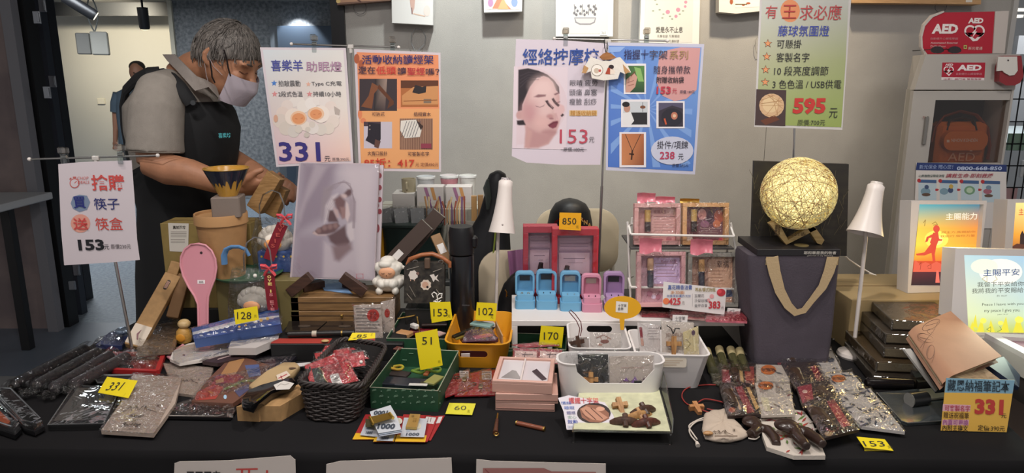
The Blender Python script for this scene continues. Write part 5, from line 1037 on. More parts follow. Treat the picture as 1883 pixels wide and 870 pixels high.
for i,(x,y,r_,c_,lab) in enumerate([(783,324,27,'#c9cdcf','white plastic cup, left of the stacked cups'),(826,322,27,'#d8d2d2','white cup with pink band, middle of the stacked cups'),(860,322,25,'#d5d6d2','white cup, right of the stacked cups')]):
 Y=2.73;p=V(x,y,Y);fr=Fr((p.x,Y,zc));R=r_*.62/FPX*2.7;hh=p.z-zc;t=thing('plastic_cup',lab,'cup',fr)
 b=MB();b.lathe([(.001,0),(R*.75,0),(R,hh),(R*.95,hh),(R*.72,.003),(.001,.003)],24);b.build('cup',mat(c_,.4),t)
 b=MB();b.lathe([(R*1.06,hh-.008),(R*1.06,hh),(R*.98,hh+.001),(R*.98,hh-.008)],24);b.build('rim',mat('#dcdedd',.4),t)
 if i==1:b=MB();b.lathe([(R*.93,hh-.032),(R*1.0,hh-.012),(R*.99,hh-.012)],24);b.build('pink_band',mat('#c98a94',.5),t)
for i,(x0,x1,lab) in enumerate([(767,816,'white paper carrier with purple and orange stripes, left one'),(820,868,'white paper carrier with purple and orange stripes, right one')]):
 a,c=V(x0,386,2.61),V(x1,386,2.61);zt_=V(x0,343,2.61).z;fr=Fr(((a.x+c.x)/2,2.61,zc));t=thing('paper_carrier',lab,'bag',fr);b=MB();b.box((0,.03,(zt_-zc)/2),(c.x-a.x,.06,zt_-zc),.002);b.build('body',mat('#ccc6c2',.6),t)
 ink(fr,t,[('#a07090',[(x0+12,345),(x0+18,345),(x0+26,370),(x0+20,370)]),('#c7935c',[(x0+24,345),(x0+30,345),(x0+36,368),(x0+30,368)]),('#c7c0b4',rect(x0+3,372,x1-3,382))],y=-.0006)
rnd=random.Random(4)
for i in range(16):
 x=785+i*4.6;p=V(x,384,2.50);q=V(x+rnd.uniform(-7,7),366+rnd.uniform(-6,6),2.52);b=MB();b.tube([p-Vector((0,0,.06)),p,q],[.0025,.003,.004],6)
 tag(b.build('bamboo_pick',mat(['#b3875a','#cdb68e','#6e4a72','#8e4a3a'][i%4],.6)),ORD[i]+' wooden pick from the left sticking up behind the green bin','stick','wooden picks behind the green bin')
b=MB();p=V(848,410,2.5);fr=Fr((p.x,2.50,zC));t=thing('storage_bin','open beige divider box holding the wooden picks','bin',fr);tub(b,.10,.07,.20,.003,.95,.006,cy=0);b.build('tub',mat('#8f8a80',.6),t)
for i,(x,c_) in enumerate(((872,'#b08856'),(884,'#9a7850'))):
 p=V(x,400,2.55+i*.02);b=MB();fr=Fr((p.x,p.y,zC));b.box((0,0,(V(x,360,2.55).z-zC)/2),(.02,.012,V(x,360,2.55).z-zC),.001);o=b.build('kraft_board',mat(c_,.7),None,sm=0);o.matrix_world=fr.m;tag(o,['upright kraft slat left of the black backpack','darker upright kraft slat touching the black backpack'][i],'board')
# crossed dark boxes
for k,(a,c,Y,m_,lab,lbl) in enumerate([((808,392),(738,478),2.16,mat('#3a2a22',.6),'upper dark box with grey end crossing behind the picture bag',1),((786,413),(716,486),2.10,mat('#3a2a22',.6),'lower dark box with grey end crossing behind the picture bag',1),((800,432),(822,480),2.06,mat('#8a6a48',.7),'kraft strip with barcode leaning beside the crossed dark boxes',0)]):
 p0,p1=V(*a,Y),V(*c,Y-.03);fr=Fr(p1);t=thing('slim_box',lab,'box',fr);b=MB();b.m=fr.inv;_,M=beam(b,p0,p1,.045 if lbl else .03,.030 if lbl else .01,Vector((.3,-1,.5)));b.build('body',m_,t)
 L=(p1-p0).length;b=MB();b.m=fr.inv@M
 if lbl:b.box((-L/2-.0006,0,0),(.001,.044,.029));b.build('grey_end',mat('#8f8c82',.6),t,sm=0);b=MB();b.m=fr.inv@M
 b.box((L/2-.04,0,(.0155 if lbl else .0056)),(.03,.02,.0006));b.build('barcode_label',mat('#cfcac6',.5),t,sm=0)
# yellow bag strip
fr=Fr((V(700,470,2.47).x,2.47,zC));b=MB();b.box((0,0,.1),(.03,.03,.20),.006);o=b.build('yellow_pouch',mat('#c98f1e',.5));o.matrix_world=fr.m;tag(o,'narrow yellow pouch seen right of the hand canvas','pouch')
# black backpack
fr=Fr((V(880,480,2.365).x,2.365,.466));t=thing('backpack','large black backpack standing behind the left desk lamp','backpack',fr)
def prof(pts,Y0,dep):
 rings=[]
 for (xl_,xr_,y) in pts:
  a,c=fr.p(xl_,y),fr.p(xr_,y);m_=(a+c)/2;hw=(c.x-a.x)/2;rings.append([Vector((m_.x+hw*cos(k*pi/10)*(1 if abs(cos(k*pi/10))<.7 else .98),Y0+dep*sin(k*pi/10)*(.4+.6*min(1,hw*12)),m_.z)) for k in range(20)])
 return rings
b=MB();b.loft(prof([(832,935,640),(828,936,590),(832,936,540),(838,938,500),(846,940,460),(862,938,425),(880,936,395),(890,936,360),(893,934,335),(900,930,320),(910,922,315)],0,.055));b.build('body',mat('#15161a',.6,bump=.5,bs=25),t,sm=80)
b=MB();b.tube([fr.p(x,y,-.06) for x,y in ((897,330),(895,345),(898,365),(897,385))],[.006,.016,.014,.006],10,flat=.4);b.build('side_pocket',mat('#2a312e',.5),t)
b=MB();b.tube([fr.p(x,y,-.078) for x,y in ((905,500),(908,460),(912,420),(920,380),(922,345))],.004,8,flat=.4);b.build('green_zip',mat('#6f7c2e',.5),t)
# chairs
CH=mat('#b3a68f',.45)
def chair(label,px,Y,pxl,pxr,pyt,pyb,fl=-1):
 yaw=0
 p=V(px,450,Y);fr=Fr((p.x,Y,0),yaw);t=thing('folding_chair',label,'chair',fr);a,c=fr.uv(pxl,pyt),fr.uv(pxr,pyb);w_=c[0]-a[0];cx=(a[0]+c[0])/2;h=a[1]-c[1]
 b=MB();pts=rrect(w_,h,min(w_,h)*.3,6,cx,(a[1]+c[1])/2)
 def bend(p,y):return Vector((p[0],y+((p[0]-cx)/w_*2)**2*-.03,p[1]))
 b.loft([[bend((cx+(p[0]-cx)*k,(a[1]+c[1])/2+(p[1]-(a[1]+c[1])/2)*k),yy) for p in pts] for k,yy in ((.01,.0),(.9,.0),(1,.006),(1,.016),(.9,.022),(.01,.022))]);b.build('backrest',CH,t,sm=60)
 sw=min(.36,w_*1.15);b=MB();b.box((cx,fl*.18,.45),(sw,.33,.03),.012);b.build('seat',CH,t)
 for s in (-1,1):
  b=MB();b.tube([(cx+s*w_*.44,.022,a[1]-.08),(cx+s*w_*.46,.02,.6),(cx+s*sw*.47,.0,.45),(cx+s*sw*.5,-fl*.0,.01)],.011,10);b.build('leg',mat('#c9c6c0',.35,.4),t)
  b=MB();b.tube([(cx+s*sw*.47,fl*.33,.44),(cx+s*sw*.5,fl*.35,.01)],.011,10);b.build('leg',mat('#c9c6c0',.35,.4),t)
 return fr,t
chair('beige plastic chair behind the red gift frames',1060,2.78,984,1134,384,500);chair('beige plastic chair cut off left of the earring boxes',920,2.29,880,1000,461,590,1)
fr=Fr((V(1048,430,2.66).x,2.66,.466));t=thing('backpack','black backpack with red lanyard on the beige chair','backpack',fr)
b=MB();b.loft(prof([(1002,1092,540),(1002,1092,480),(1003,1091,440),(1006,1090,410),(1011,1086,388),(1020,1078,375),(1032,1066,369),(1042,1056,367)],0,.08));b.build('body',mat('#101013',.5,bump=.4,bs=20),t,sm=80)
b=MB();b.tube([fr.p(x,y,-.085) for x,y in ((1016,426),(1022,408),(1036,398),(1054,397),(1072,404),(1086,416),(1098,428))],.0075,8,flat=.25);b.build('red_lanyard',mat('#7e1c2c',.5),t)
for ch,x,y in (('R',1070,404),('N',1077,409),('A',1084,414),('Y',1091,419)):text(fr,t,ch,(x-3.5,y-4,x+3.5,y+4),'#e0b46a',y=-.096,bold=.03)
fr=Fr((V(948,485,2.265).x,2.265,.75));t=thing('purple_cloth','mauve cloth draped over the cut off beige chair','cloth',fr)
b=MB();q=[(933,462),(963,458),(966,516),(938,512)]
b.grid(lambda u,v:fr.p((q[0][0]*(1-u)+q[1][0]*u)*(1-v)+(q[3][0]*(1-u)+q[2][0]*u)*v,(q[0][1]*(1-u)+q[1][1]*u)*(1-v)+(q[3][1]*(1-u)+q[2][1]*u)*v,.01*sin(u*9)),16,8);b.build('cloth',mat('#9c6a92',.8),t,sm=180)
fr=Fr((V(940,545,2.18).x,2.17,ZT));t=thing('black_bag','small black bag with gold zip behind the first earring box','bag',fr);b=MB()
b.loft(prof([(914,964,594),(913,964,570),(917,963,545),(926,962,522),(938,960,508),(946,956,502)],0,.035));b.build('body',mat('#121215',.5),t,sm=80);b=MB();b.tube([fr.p(x,y,-.036) for x,y in ((929,533),(932,538),(931,546),(934,543))],.002,6);b.build('zip_pull',GOLD,t)
# desk lamps
def desklamp(label,Y,top,bot,rt_,rb_,pole,zb_,tiltdir,fancy=False):
 pb=V(*pole[1],Y+.02);fr=Fr((pb.x,Y+.02,zb_));t=thing('desk_lamp',label,'lamp',fr);LW=mat('#d9d0ca',.4)
 A,B=fr.inv@V(*top,Y),fr.inv@V(*bot,Y-.03);d=(B-A)
 R1,R2=rt_/FPX*Y,rb_/FPX*Y;b=MB();n=9
 pts=[A+d*(k/n) for k in range(n+1)];rr=[R1+(R2-R1)*((k/n)**1.9) for k in range(n+1)]
 b.tube([A-d*.03]+pts,[R1*.75]+rr,28,caps=False);b.tube(pts[::-1]+[A],[r*.94 for r in rr[::-1]]+[.001],28,caps=False)
 q=MB();b.build('shade',LW,t,sm=60)
 b=MB();b.tube([B-d*.14,B-d*.10],[R2*.62,R2*.62],24);b.build('diffuser',mat('#bdb7b8',.5),t)
 b=MB();b.tube([A-d*.075,A-d*.03],[R1*.7,R1*.74],20);b.build('top_cap',mat('#cfc8c2',.4) if not fancy else mat('#1c1c1e',.3,var=.9,vs=300,second='#d8d0d0'),t)
 a,c=fr.inv@V(*pole[0],Y),fr.inv@V(*pole[1],Y+.02);c=Vector((c.x,c.y,.01));b=MB();b.tube([a+Vector((0,.02,.06)),a,c],.0052,12);b.build('pole',LW,t)
 b=MB();b.lathe([(.001,0),(.040,0),(.043,.006),(.040,.014),(.012,.017),(.001,.017)],30);b.build('base',LW,t)
 if fancy:b=MB();b.ell(A+d*.80+Vector((0,-R1-.014,0)),.003,10,6);b.build('button',mat('#9a918c',.4),t)
 return fr,t
desklamp('white desk lamp with tapered shade left of the earring boxes',2.09,(930,334),(923,428),13,25,((916,432),(911,560)),ZT,0,True)
desklamp('white desk lamp with flared shade in front of the medical cabinet',1.825,(1611,342),(1590,430),15,32,((1592,440),(1574,604)),ZT,0)
for i,P in enumerate([[(1546,463),(1562,478),(1580,490),(1600,502),(1611,506),(1598,503)],[(1540,605),(1555,600),(1572,592),(1574,580),(1562,578),(1550,590),(1536,598)],[(1532,612),(1552,608),(1570,604),(1560,612),(1545,618)]]):
 Y=2.04;b=MB();pts=[V(x,y,Y) for x,y in P]
 if i:pts=[T(x,y+12,ZT+.004) for x,y in P]
 b.tube(pts,.0022,8);tag(b.build('white_cable',mat('#d5cfc8',.4)),['thin white cable hanging right of the gift box lid','coiled white cable on the table near lamp base','loose white cable end beside the grey tote'][i],'cable')
# ================================================================ RISER AND WHAT STANDS ON IT
zR=.852;yR=1.852
a,c=V(941,590,yR),V(1388,594,yR);fr=Fr(((a.x+c.x)/2,yR,ZT));wR=c.x-a.x;t=thing('white_riser','long low white riser shelf carrying earring boxes and wire rack','shelf',fr);WR=mat('#d9d4d1',.45)
b=MB();b.box((0,.12,.102-.008),(wR,.24,.016),.001);b.build('shelf_top',WR,t)
for s in (-1,1):b=MB();b.box((s*(wR/2-.008),.12,.043),(.016,.24,.086),.001);b.build('side_panel',WR,t)
b=MB();b.box((-wR*.34,.12,.043),(.012,.23,.086),.001);b.build('divider',WR,t)
# earring boxes
BLU='#6aa3c6';PNK='#c98aa0';MAU='#a98ab4'
for i,(px,py,w_,col,kind,lab) in enumerate([(966,569,38,BLU,'gold','light blue earring box with gold hoop pair, first of the row'),(1006,570,40,BLU,'dark','light blue earring box with dark cross studs, second of the row'),(1050,573,40,BLU,'grey','light blue earring box with pale label and silver studs'),(1089,575,38,PNK,'dark','pink earring box with dark drop earrings'),(1131,575,40,MAU,'dark','mauve earring box behind the yellow oval sign')]):
 p=T(px,py,zR);fr=Fr((p.x,p.y,zR),(px-1000)*-.02);k=w_/FPX*1.98;t=thing('earring_box',lab,'box',fr,'jewellery boxes on the riser');m_=mat(col,.55)
 b=MB();b.plate(rrect(k,k*.9,k*.14,3,0,k*.45),0,k*.42);b.build('base',m_,t);
 b=MB();b.loft([[Vector((p_[0]*s,k*.45+(p_[1]-k*.45)*s,z)) for p_ in rrect(k*.86,k*.72,k*.1,3,0,k*.45)] for s,z in ((1,k*.42),(.96,k*.72))]);pad=b.build('cushion',mat(col,.7),t)
 # lid: upright hollow shell
 z0=k*.43;H_=k*1.25;P=rrect(k*.98,H_,k*.22,4,0,z0+H_/2);Pi=rrect(k*.78,H_-k*.2,k*.16,4,0,z0+H_/2)
 b=MB();b.loft([[Vector((q[0],y,q[1])) for q in PP] for PP,y in ((P,k*1.25),(P,k*.82),(Pi,k*.82),(Pi,k*1.15),)]);ld=b.build('lid',m_,t)
 b=MB();zz=z0+H_*.70;b.box((0,k*1.13,zz),(k*.52,.0008,k*.26));b.build('label',mat('#b9b4a8' if kind=='grey' or col==PNK else '#34383e',.4),ld,sm=0)
 for s in (-1,1):
  b=MB();c=Vector((s*k*.16,k*.30,k*.745))
  if kind=='gold':b.tube([c+Vector((.003*cos(a),-.001,.003*sin(a))) for a in [j*pi/5 for j in range(10)]],.0009,6,closed=True)
  else:b.box(c,(.0014,.0014,.006));b.box(c+Vector((0,0,.001)),(.004,.0014,.0014))
  b.build('earring',GOLD if kind=='gold' else (mat('#c5c8ca',.3,.8) if kind=='grey' else mat('#26262a',.3,.5)),pad)
# red gift frames
for i,(x0,y0,x1,y1,Y,lab) in enumerate([(962,416,1024,560,2.055,'wrapped red gift frame with wooden hammer, partly hidden at left'),(1016,421,1098,560,2.00,'red gift frame with hammer below the yellow 850 tag')]):
 fr=Fr(V((x0+x1)/2,560,Y));z00=zR-fr.m.translation.z;t=thing('hammer_gift_box',lab,'gift box',fr);RD=mat('#b5303c' if i else '#a83a48',.45)
 (a0,c1),(a1,c0)=fr.uv(x0,y0),fr.uv(x1,560);c0=z00;bw=13/FPX*Y
 for (cx,cz,w_,h_) in (((a0+a1)/2,c1-bw/2,a1-a0,bw),((a0+a1)/2,c0+bw/2,a1-a0,bw),(a0+bw*.38,(c0+c1)/2,bw*.76,c1-c0-bw*2),(a1-bw*.38,(c0+c1)/2,bw*.76,c1-c0-bw*2)):
  b=MB();b.box((cx,.02,cz),(w_,.04,h_),.001);b.build('frame_rail',RD,t)
 b=MB();b.box(((a0+a1)/2,.034,(c0+c1)/2),(a1-a0-bw*1.5,.004,c1-c0-bw*2),0);b.build('back_card',mat('#a89aac',.6),t,sm=0)
 ink(fr,t,[('#b8acb8',rect(x0+12,y0+16,x1-12,y0+40)),('#cfc6cc',rect(x0+12,y0+44,x1-14,y0+88)),('#8a7890',[rect(x0+14,y0+20+j*6,x1-16,y0+20.7+j*6) for j in range(4)]),('#6d5f70',[rect(x0+20,y0+54,x1-22,y0+55),rect(x0+28,y0+62,x1-26,y0+62.6)])],y=.030,name='printed_card')
 b=MB();h0,h1=fr.p(x0+26 if i else x0+32,496 if i else 490,.012),fr.p(x1-12,512,.012);b.tube([h0,h1],.0035,8);b.build('hammer_handle',mat('#201814',.4),t)
 b=MB();b.tube([h0+Vector((.002,0,.012)),h0+Vector((-.002,0,-.014))],[.007,.0085],10);b.build('hammer_head',mat('#2c2019',.4),t)
 film(t,fr,[(x0,y0),(x1,y0),(x1,520),(x0,520)],y=-.001,amp=.0008,nu=6,nv=8,m=filmmat(.10,'#f4e8ec',.4,12,.06))
# tag helper (bent card)
def ptag(s_,label,quad,tb,Y=None,z=None,yaw=0,tilt=0,fold=None,back=True,tc='#2a2a20',name='price_tag',col='#e3cd12'):
 c=((quad[0][0]+quad[2][0])/2,(quad[0][1]+quad[2][1])/2)
 fr=Fr(V(*c,Y) if Y else T(*c,z),yaw,tilt);t=thing(name,label,'price tag',fr);m_=mat(col,.45)
 b=MB();b.prism([fr.uv(*p) for p in quad],0,.0008);b.build('card_face',m_,t,sm=0)
 if back:
  (x0,z0),(x1,_)=fr.uv(*quad[0]),fr.uv(*quad[1]);b=MB();L=abs(fr.uv(*quad[3])[1]-z0)
  b.add([(x0,.0009,z0),(x1,.0009,fr.uv(*quad[1])[1]),(x1,.0009+L*.35,fr.uv(*quad[1])[1]-L*.9),(x0,.0009+L*.35,z0-L*.9)],[(0,1,2,3),(3,2,1,0)][:1]);b.build('card_back',m_,t,sm=0)
 if fold:
  b=MB();b.prism([fr.uv(*p) for p in fold],.0002,.0010);b.build('lower_flap',mat('#cdb80e',.5),t,sm=0)
 text(fr,t,s_,tb,tc,y=-.0009);q=quad[2];
 text(fr,t,'元',(q[0]-9,q[1]-9,q[0]-4,q[1]-4),'#6a6010',y=-.0006)
 return fr,t
ptag('850','orange yellow 850 tag hooked over the red gift frame',[(1029,391),(1069,392),(1068,424),(1028,422)],(1034,401,1060,413),Y=1.985,back=False,col='#e6a516')
# wire rack
RW=mat('#d8d4cf',.35);Yr=1.94;fr=Fr((V(1265,580,Yr).x,Yr,zR));t=thing('tiered_rack','two tier white wire rack holding four film wrapped sets','rack',fr)
L=lambda x,y,dy=0:fr.inv@V(x,y,Yr+dy)
def wire(name,pts,r=.0032):
 b=MB();b.tube(pts,r,8);b.build(name,RW,t)
bl_=[L(1158,578),L(1155,408,.0)];
wire('upright',[Vector((L(1160,580).x,.0,.002)),L(1154,408)]);wire('upright',[Vector((L(1371,590).x,.0,.002)),L(1344,410)])
wire('upright',[Vector((L(1168,580).x,.16,.002)),L(1162,400,.14)]);wire('upright',[Vector((L(1362,590).x,.16,.002)),L(1340,404,.14)])
for yF,yBk,dF in ((431,412,-.02),(528,508,-.035)):
 xl_,xr_=(1160,1350) if yF<500 else (1160,1366)
 for yy,w_ in ((yF,.0034),):wire('front_rail',[L(xl_,yy,dF),L(xr_,yy+4,dF)],w_)
 wire('side_rail',[L(xl_,yF,dF),L(xl_-4,yF-16,.0),L(xl_+4,yBk,.14)]);wire('side_rail',[L(xr_,yF+4,dF),L(xr_-6,yF-14,.0),L(xr_-14,yBk,.14)])
shz=[]
for (yS,xl_,xr_) in ((455,1160,1350),(562,1160,1368)):
 z_=L(1260,yS,-.03).z;b=MB();(xa_,xb_)=(L(xl_,yS,-.03).x,L(xr_,yS,-.03).x);b.box(((xa_+xb_)/2,.055,z_-.004),(xb_-xa_,.17,.005),.001);b.build('shelf_tray',mat('#3d3a3a',.5),t);shz.append(zR+z_-.0015)
def giftset(label,box,z_,Yf,fc,bc,cap,pic,tx=()):
 x0,y0,x1,y1=box;a=fr_=Fr(V((x0+x1)/2,y1,Yf),0,10);p=fr_.m.translation;
 M0=Fr((p.x,Yf,z_+.0008),0,10);t=thing('gift_set',label,'gift set',M0);(a0,c1),(a1,c0)=M0.uv(x0,y0),M0.uv(x1,y1);c0=0.004;bw=8/FPX*Yf
 for (cx,cz,w_,h_) in (((a0+a1)/2,c1-bw/2,a1-a0,bw),((a0+a1)/2,c0+bw/2,a1-a0,bw),(a0+bw/2,(c0+c1)/2,bw,c1-c0-bw*2),(a1-bw/2,(c0+c1)/2,bw,c1-c0-bw*2)):b=MB();b.box((cx,.012,cz),(w_,.024,h_),.001);b.build('frame_rail',mat(fc,.5),t)
 b=MB();b.box(((a0+a1)/2,.0215,(c0+c1)/2),(a1-a0-bw*1.6,.003,c1-c0-bw*1.6));b.build('back_card',mat(bc,.6),t,sm=0)
 ink(M0,t,pic,y=.0192,name='printed_card');
 for s_,bx,cl_ in tx:text(M0,t,s_,bx,cl_,y=.0182)
 cx=x0+24 if x0<1240 else x0+(20 if y0<400 else 24);b=MB();q0,q1=M0.p(cx,y1-28,.010),M0.p(cx,y0+34,.010);R=.009;b.cyl(q0,q1,R,n=16);b.build('oil_bottle',mat('#2a1512' if y0<400 else '#3a3c48',.15,coat=.5),t)
 b=MB();b.cyl(q1,M0.p(cx,y0+12,.010),R*.95,n=16);b.build('bottle_cap',mat(cap,.35,.4 if cap=='#caa35a' else 0),t)
 film(t,M0,[(x0-2,y0-2),(x1+2,y0-2),(x1+2,y1),(x0-2,y1)],y=-.004,amp=.0025,nu=9,nv=9)
 return M0,t
lines=lambda x0,y0,x1,n,st,c='#9a6a68':(c,[rect(x0+(i%2)*2,y0+i*st,x1-(i*7)%9,y0+i*st+.9) for i in range(n)])
giftset('upper left rose pink oil gift set with gold capped bottle',(1167,374,1251,454),shz[0],1.925,'#cf9a96','#c48f8c','#caa35a',[('#d0a09a',rect(1198,382,1246,436)),lines(1202,398,1242,6,5),('#a5646c',[circ(1218,444,4),circ(1230,440,5),circ(1240,445,4)]),('#e6d8d0',circ(1224,446,3))],[('玫瑰人生',(1202,386,1226,393),'#9a5a5a')])
giftset('upper right gold framed gift set with dried flower picture',(1256,373,1340,454),shz[0],1.925,'#d3a06c','#7a3f46','#caa35a',[('#6b3f4a',rect(1284,384,1332,440)),('#c98a84',circ(1291,394,8,10)),('#a8523e',circ(1322,398,9,12)),('#c0704c',circ(1318,412,7,7)),('#4a2c3a',circ(1306,400,7,12)),('#8a5a72',circ(1296,412,8,6)),('#b0485a',[circ(1326,442,5),circ(1318,446,4)]),lines(1288,420,1326,3,4,'#b59a90'),('#c9bdb4',[circ(1268,440,6,8)])])
giftset('lower left pink gift set with pale purple sheen',(1172,463,1260,556),shz[1],1.885,'#cf9c9e','#c69aa6','#c9a080',[('#cdb2d8',rect(1202,474,1250,522)),lines(1204,484,1246,5,6),('#b4788c',[circ(1210,546,5),circ(1195,540,6),circ(1228,540,5)]),('#d8c8e0',circ(1202,546,4))],[('Rose 玫瑰',(1216,477,1244,484),'#a5627a')])
giftset('lower right grey framed gift set with peach poem card',(1266,465,1358,560),shz[1],1.885,'#8d8a82','#b98f7a','#c99a66',[('#d3a88c',rect(1302,476,1346,548)),lines(1306,498,1334,6,6,'#8a5a44'),('#4c5a7a',[(1318,540),(1330,530),(1344,532),(1350,545),(1330,548)])],[('幸福',(1318,480,1340,492),'#5c4038')])
CEL=filmmat(.22,'#e9a9b4',.8,40,.12)
for i,(x,y,w_,h_,Y,lab) in enumerate([(1189,364,34,18,1.96,'crumpled pink wrap top left over the rose gift set'),(1224,368,36,12,1.96,'flat pink wrap beside it above the rose gift set'),(1269,370,36,8,1.96,'gold foil twist above the gold framed gift set'),(1197,452,42,28,1.87,'pink wrap over the lower left gift set'),(1291,454,42,28,1.87,'pink wrap over the lower right gift set')]):
 p=V(x,y,Y);k=Y/FPX;fr=Fr(p);b=MB();rnd=random.Random(i);m_=mat('#c9707e',.25,coat=.5,bump=.8,bs=60) if i!=2 else mat('#a8853c',.3,.6,bump=.8,bs=80)
 b.grid(lambda u,v:Vector(((u-.5)*w_*k,.006*sin(v*3)-(.004 if 0<u<1 else 0)*sin(u*7),(v-.5)*h_*k*(1+.15*sin(u*6)))),10,6)
 b.grid(lambda u,v:Vector(((u-.5)*w_*k*.96,.012+.004*sin(u*5),(v-.5)*h_*k*.9)),8,5)
 o=b.build('pink_wrap' if i!=2 else 'gold_twist',m_,None,sm=180);o.matrix_world=fr.m;tag(o,lab,'wrapping')
# cellophane packets lying on the riser below the rack
for i,(q,c_,lab) in enumerate([([(1178,564),(1262,566),(1262,582),(1180,580)],'#8a3c44','flat pink cellophane packet on the riser, left'),([(1236,568),(1308,572),(1306,588),(1232,582)],'#b08c86','flat cellophane packet on the riser, middle, with white label'),([(1300,570),(1372,576),(1374,592),(1298,589)],'#c46a78','flat pink cellophane packet with white tag, right end of the riser')]):
 c=T((q[0][0]+q[2][0])/2,(q[0][1]+q[2][1])/2,zR+.006+i*.006);fr=Fr((c.x,c.y,zR+.006+i*.006),0,90);t=thing('cellophane_packet',lab,'packet',fr,None)
 b=MB();b.prism([fr.uv(*p) for p in q],0,.005);b.build('insert',mat(c_,.5,var=.4,vs=60),t,sm=0);film(t,fr,[(q[0][0]-3,q[0][1]-2),(q[1][0]+3,q[1][1]-2),(q[2][0]+3,q[2][1]),(q[3][0]-3,q[3][1])],y=-.004,amp=.003,m=CEL)
fr=Fr(V(1348,575,1.86),0,20);t=card('small_label','small white label with drawing at right end of riser','label',fr,[(1338,566),(1362,568),(1358,586),(1335,584)],'#d8d4d0');ink(fr,t,[('#6a6464',stroke([(1342,572),(1350,570),(1348,580)],.8)),('#8a8484',circ(1352,578,3))],y=-.001)
# double price card on the rack
fr=Fr(V(1276,545,1.84),0,5);t=card('price_card','white double price card reading 425 and 383 clipped to the wire rack','price tag',fr,[(1220,518),(1336,531),(1332,579),(1218,565)],'#dcd6d4',.0008)
fr.roll=0
text(fr,t,'真花精香油膏',(1228,524,1273,533),'#2f4f96',y=-.002,bold=.03);text(fr,t,'多功能',(1233,535,1259,541),'#c07a3a',y=-.002,bold=.02);text(fr,t,'玫瑰/茉莉/薰衣/尤加',(1226,542,1270,547),'#3f5f9c',y=-.002,bold=.01)
text(fr,t,'425',(1229,548,1252,561),'#c03c44',y=-.002,bold=.03);text(fr,t,'元',(1254,554,1259,560),'#6a5454',y=-.002);text(fr,t,'基本/噴式附瓶',(1278,529,1316,537),'#8c7a2c',y=-.002,bold=.02)
for j,s_ in enumerate(('玉蘭花','沙發玫瑰','金甲百香')):text(fr,t,s_,(1277,541+j*9,1277+(18 if j==0 else 24),547+j*9),'#4a4850',y=-.002)
text(fr,t,'383',(1303,554,1325,568),'#b8323c',y=-.002,bold=.03);text(fr,t,'元',(1326,563,1331,569),'#6a5454',y=-.002)
ink(fr,t,[('#b8323c',[circ(1326,538,8,7)]),('#d84a50',circ(1323,536,4)),('#e07a50',circ(1225,554,6,6)),('#d89a9c',[circ(1309,545,4),circ(1303,552,3)]),('#b8b0b0',rect(1273,540,1273.6,564))],y=-.001,name='printed_flowers')
fr=Fr(V(1258,592,1.80),0,5);t=card('small_label','small white label reading cross hanging tags in front of riser','label',fr,[(1237,579),(1265,580),(1263,602),(1236,601)],'#dedad8');text(fr,t,'十字架\n吊牌',(1241,582,1260,596),'#3a383c',bold=.01)
# yellow oval sign
fr=Fr(V(1144,572,1.80),0,3);t=thing('oval_sign','yellow oval paddle sign with small white cross pendant label','sign',fr)
b=MB();b.prism([fr.uv(*p) for p in circ(1145,566,34,21,32)],0,.003);b.build('oval_board',mat('#dfa51a',.45),t,sm=0);b=MB();b.prism([fr.uv(*p) for p in ((1139,584),(1149,584),(1147,607),(1141,607))],.0002,.0028);b.build('stem',mat('#dfa51a',.45),t,sm=0)
ink(fr,t,[('#e6e0d8',[(1133,554),(1155,556),(1154,576),(1132,574)])],name='white_label');text(fr,t,'十字架\n掛飾',(1136,559,1152,571),'#2c2a2c',y=-.0016,bold=.01)
# ================================================================ TOTE, GIFT BOX, BALL LAMP
Yt=1.775;zt1=V(1460,474,Yt).z;zt2=V(1470,458,Yt).z;fr=Fr((V(1460,560,Yt).x,Yt,ZT));t=thing('tote_bag','dark purple grey canvas tote bag with beige handles','bag',fr)
TM=mat('#4a434c',.9,var=.08,vs=20,bump=.5,bs=220)
b=MB();rings=[]
for y,xl_,xr_,dep in ((676,1390,1524,.13),(640,1388,1530,.14),(600,1385,1534,.14),(550,1381,1539,.14),(500,1377,1544,.13),(478,1376,1546,.12),(470,1377,1546,.11)):
 a,c=fr.p(xl_,y),fr.p(xr_,y);rings.append([Vector((q[0],q[1]+.002*sin(q[0]*60+y*.05),max(0,a.z))) for q in rrect(c.x-a.x,dep,.012,4,(a.x+c.x)/2,dep/2)])
b.loft(rings);b.build('bag_body',TM,t,sm=70)
b=MB();hp_=[(1419,473),(1424,500),(1434,535),(1449,562),(1463,575),(1478,571),(1492,553),(1512,528),(1524,500),(1531,474)]
hw=[12,11,9.5,8,7,6,6,8,10,11];P=[fr.p(x,y,-.006-.004*sin(i/9*pi)) for i,(x,y) in enumerate(hp_)]
rr_=[]
for i,q in enumerate(P):
 v=(P[min(i+1,9)]-P[max(i-1,0)]).normalized();nrm=Vector((v.z,0,-v.x));k=hw[i]/FPX*Yt;rr_.append([q-nrm*k,q-nrm*k+Vector((0,-.0015,0)),q+nrm*k+Vector((0,-.0015,0)),q+nrm*k])
b.loft(rr_);b.build('handle',mat('#b39c78',.9,bump=.5,bs=200),t,sm=50)
for x in (1419,1531):b=MB();q=fr.p(x,480,-.0045);b.box(q,(.030,.002,.022),.0005);b.build('handle_patch',mat('#a8916c',.9),t,sm=0)
zbx=fr.m.translation.z+fr.p(1460,470).z
fr=Fr((V(1468,465,Yt).x,Yt-.004,zbx));t=thing('gift_box','open black gift box with upright printed lid on the tote','box',fr);BK=mat('#1d1b1e',.5)
(a0,_),(a1,_)=fr.uv(1392,465),fr.uv(1546,465);th=zt2-zbx
b=MB();b.box(((a0+a1)/2,.08,th/2),(a1-a0,.16,th),.001);b.build('base_tray',BK,t)
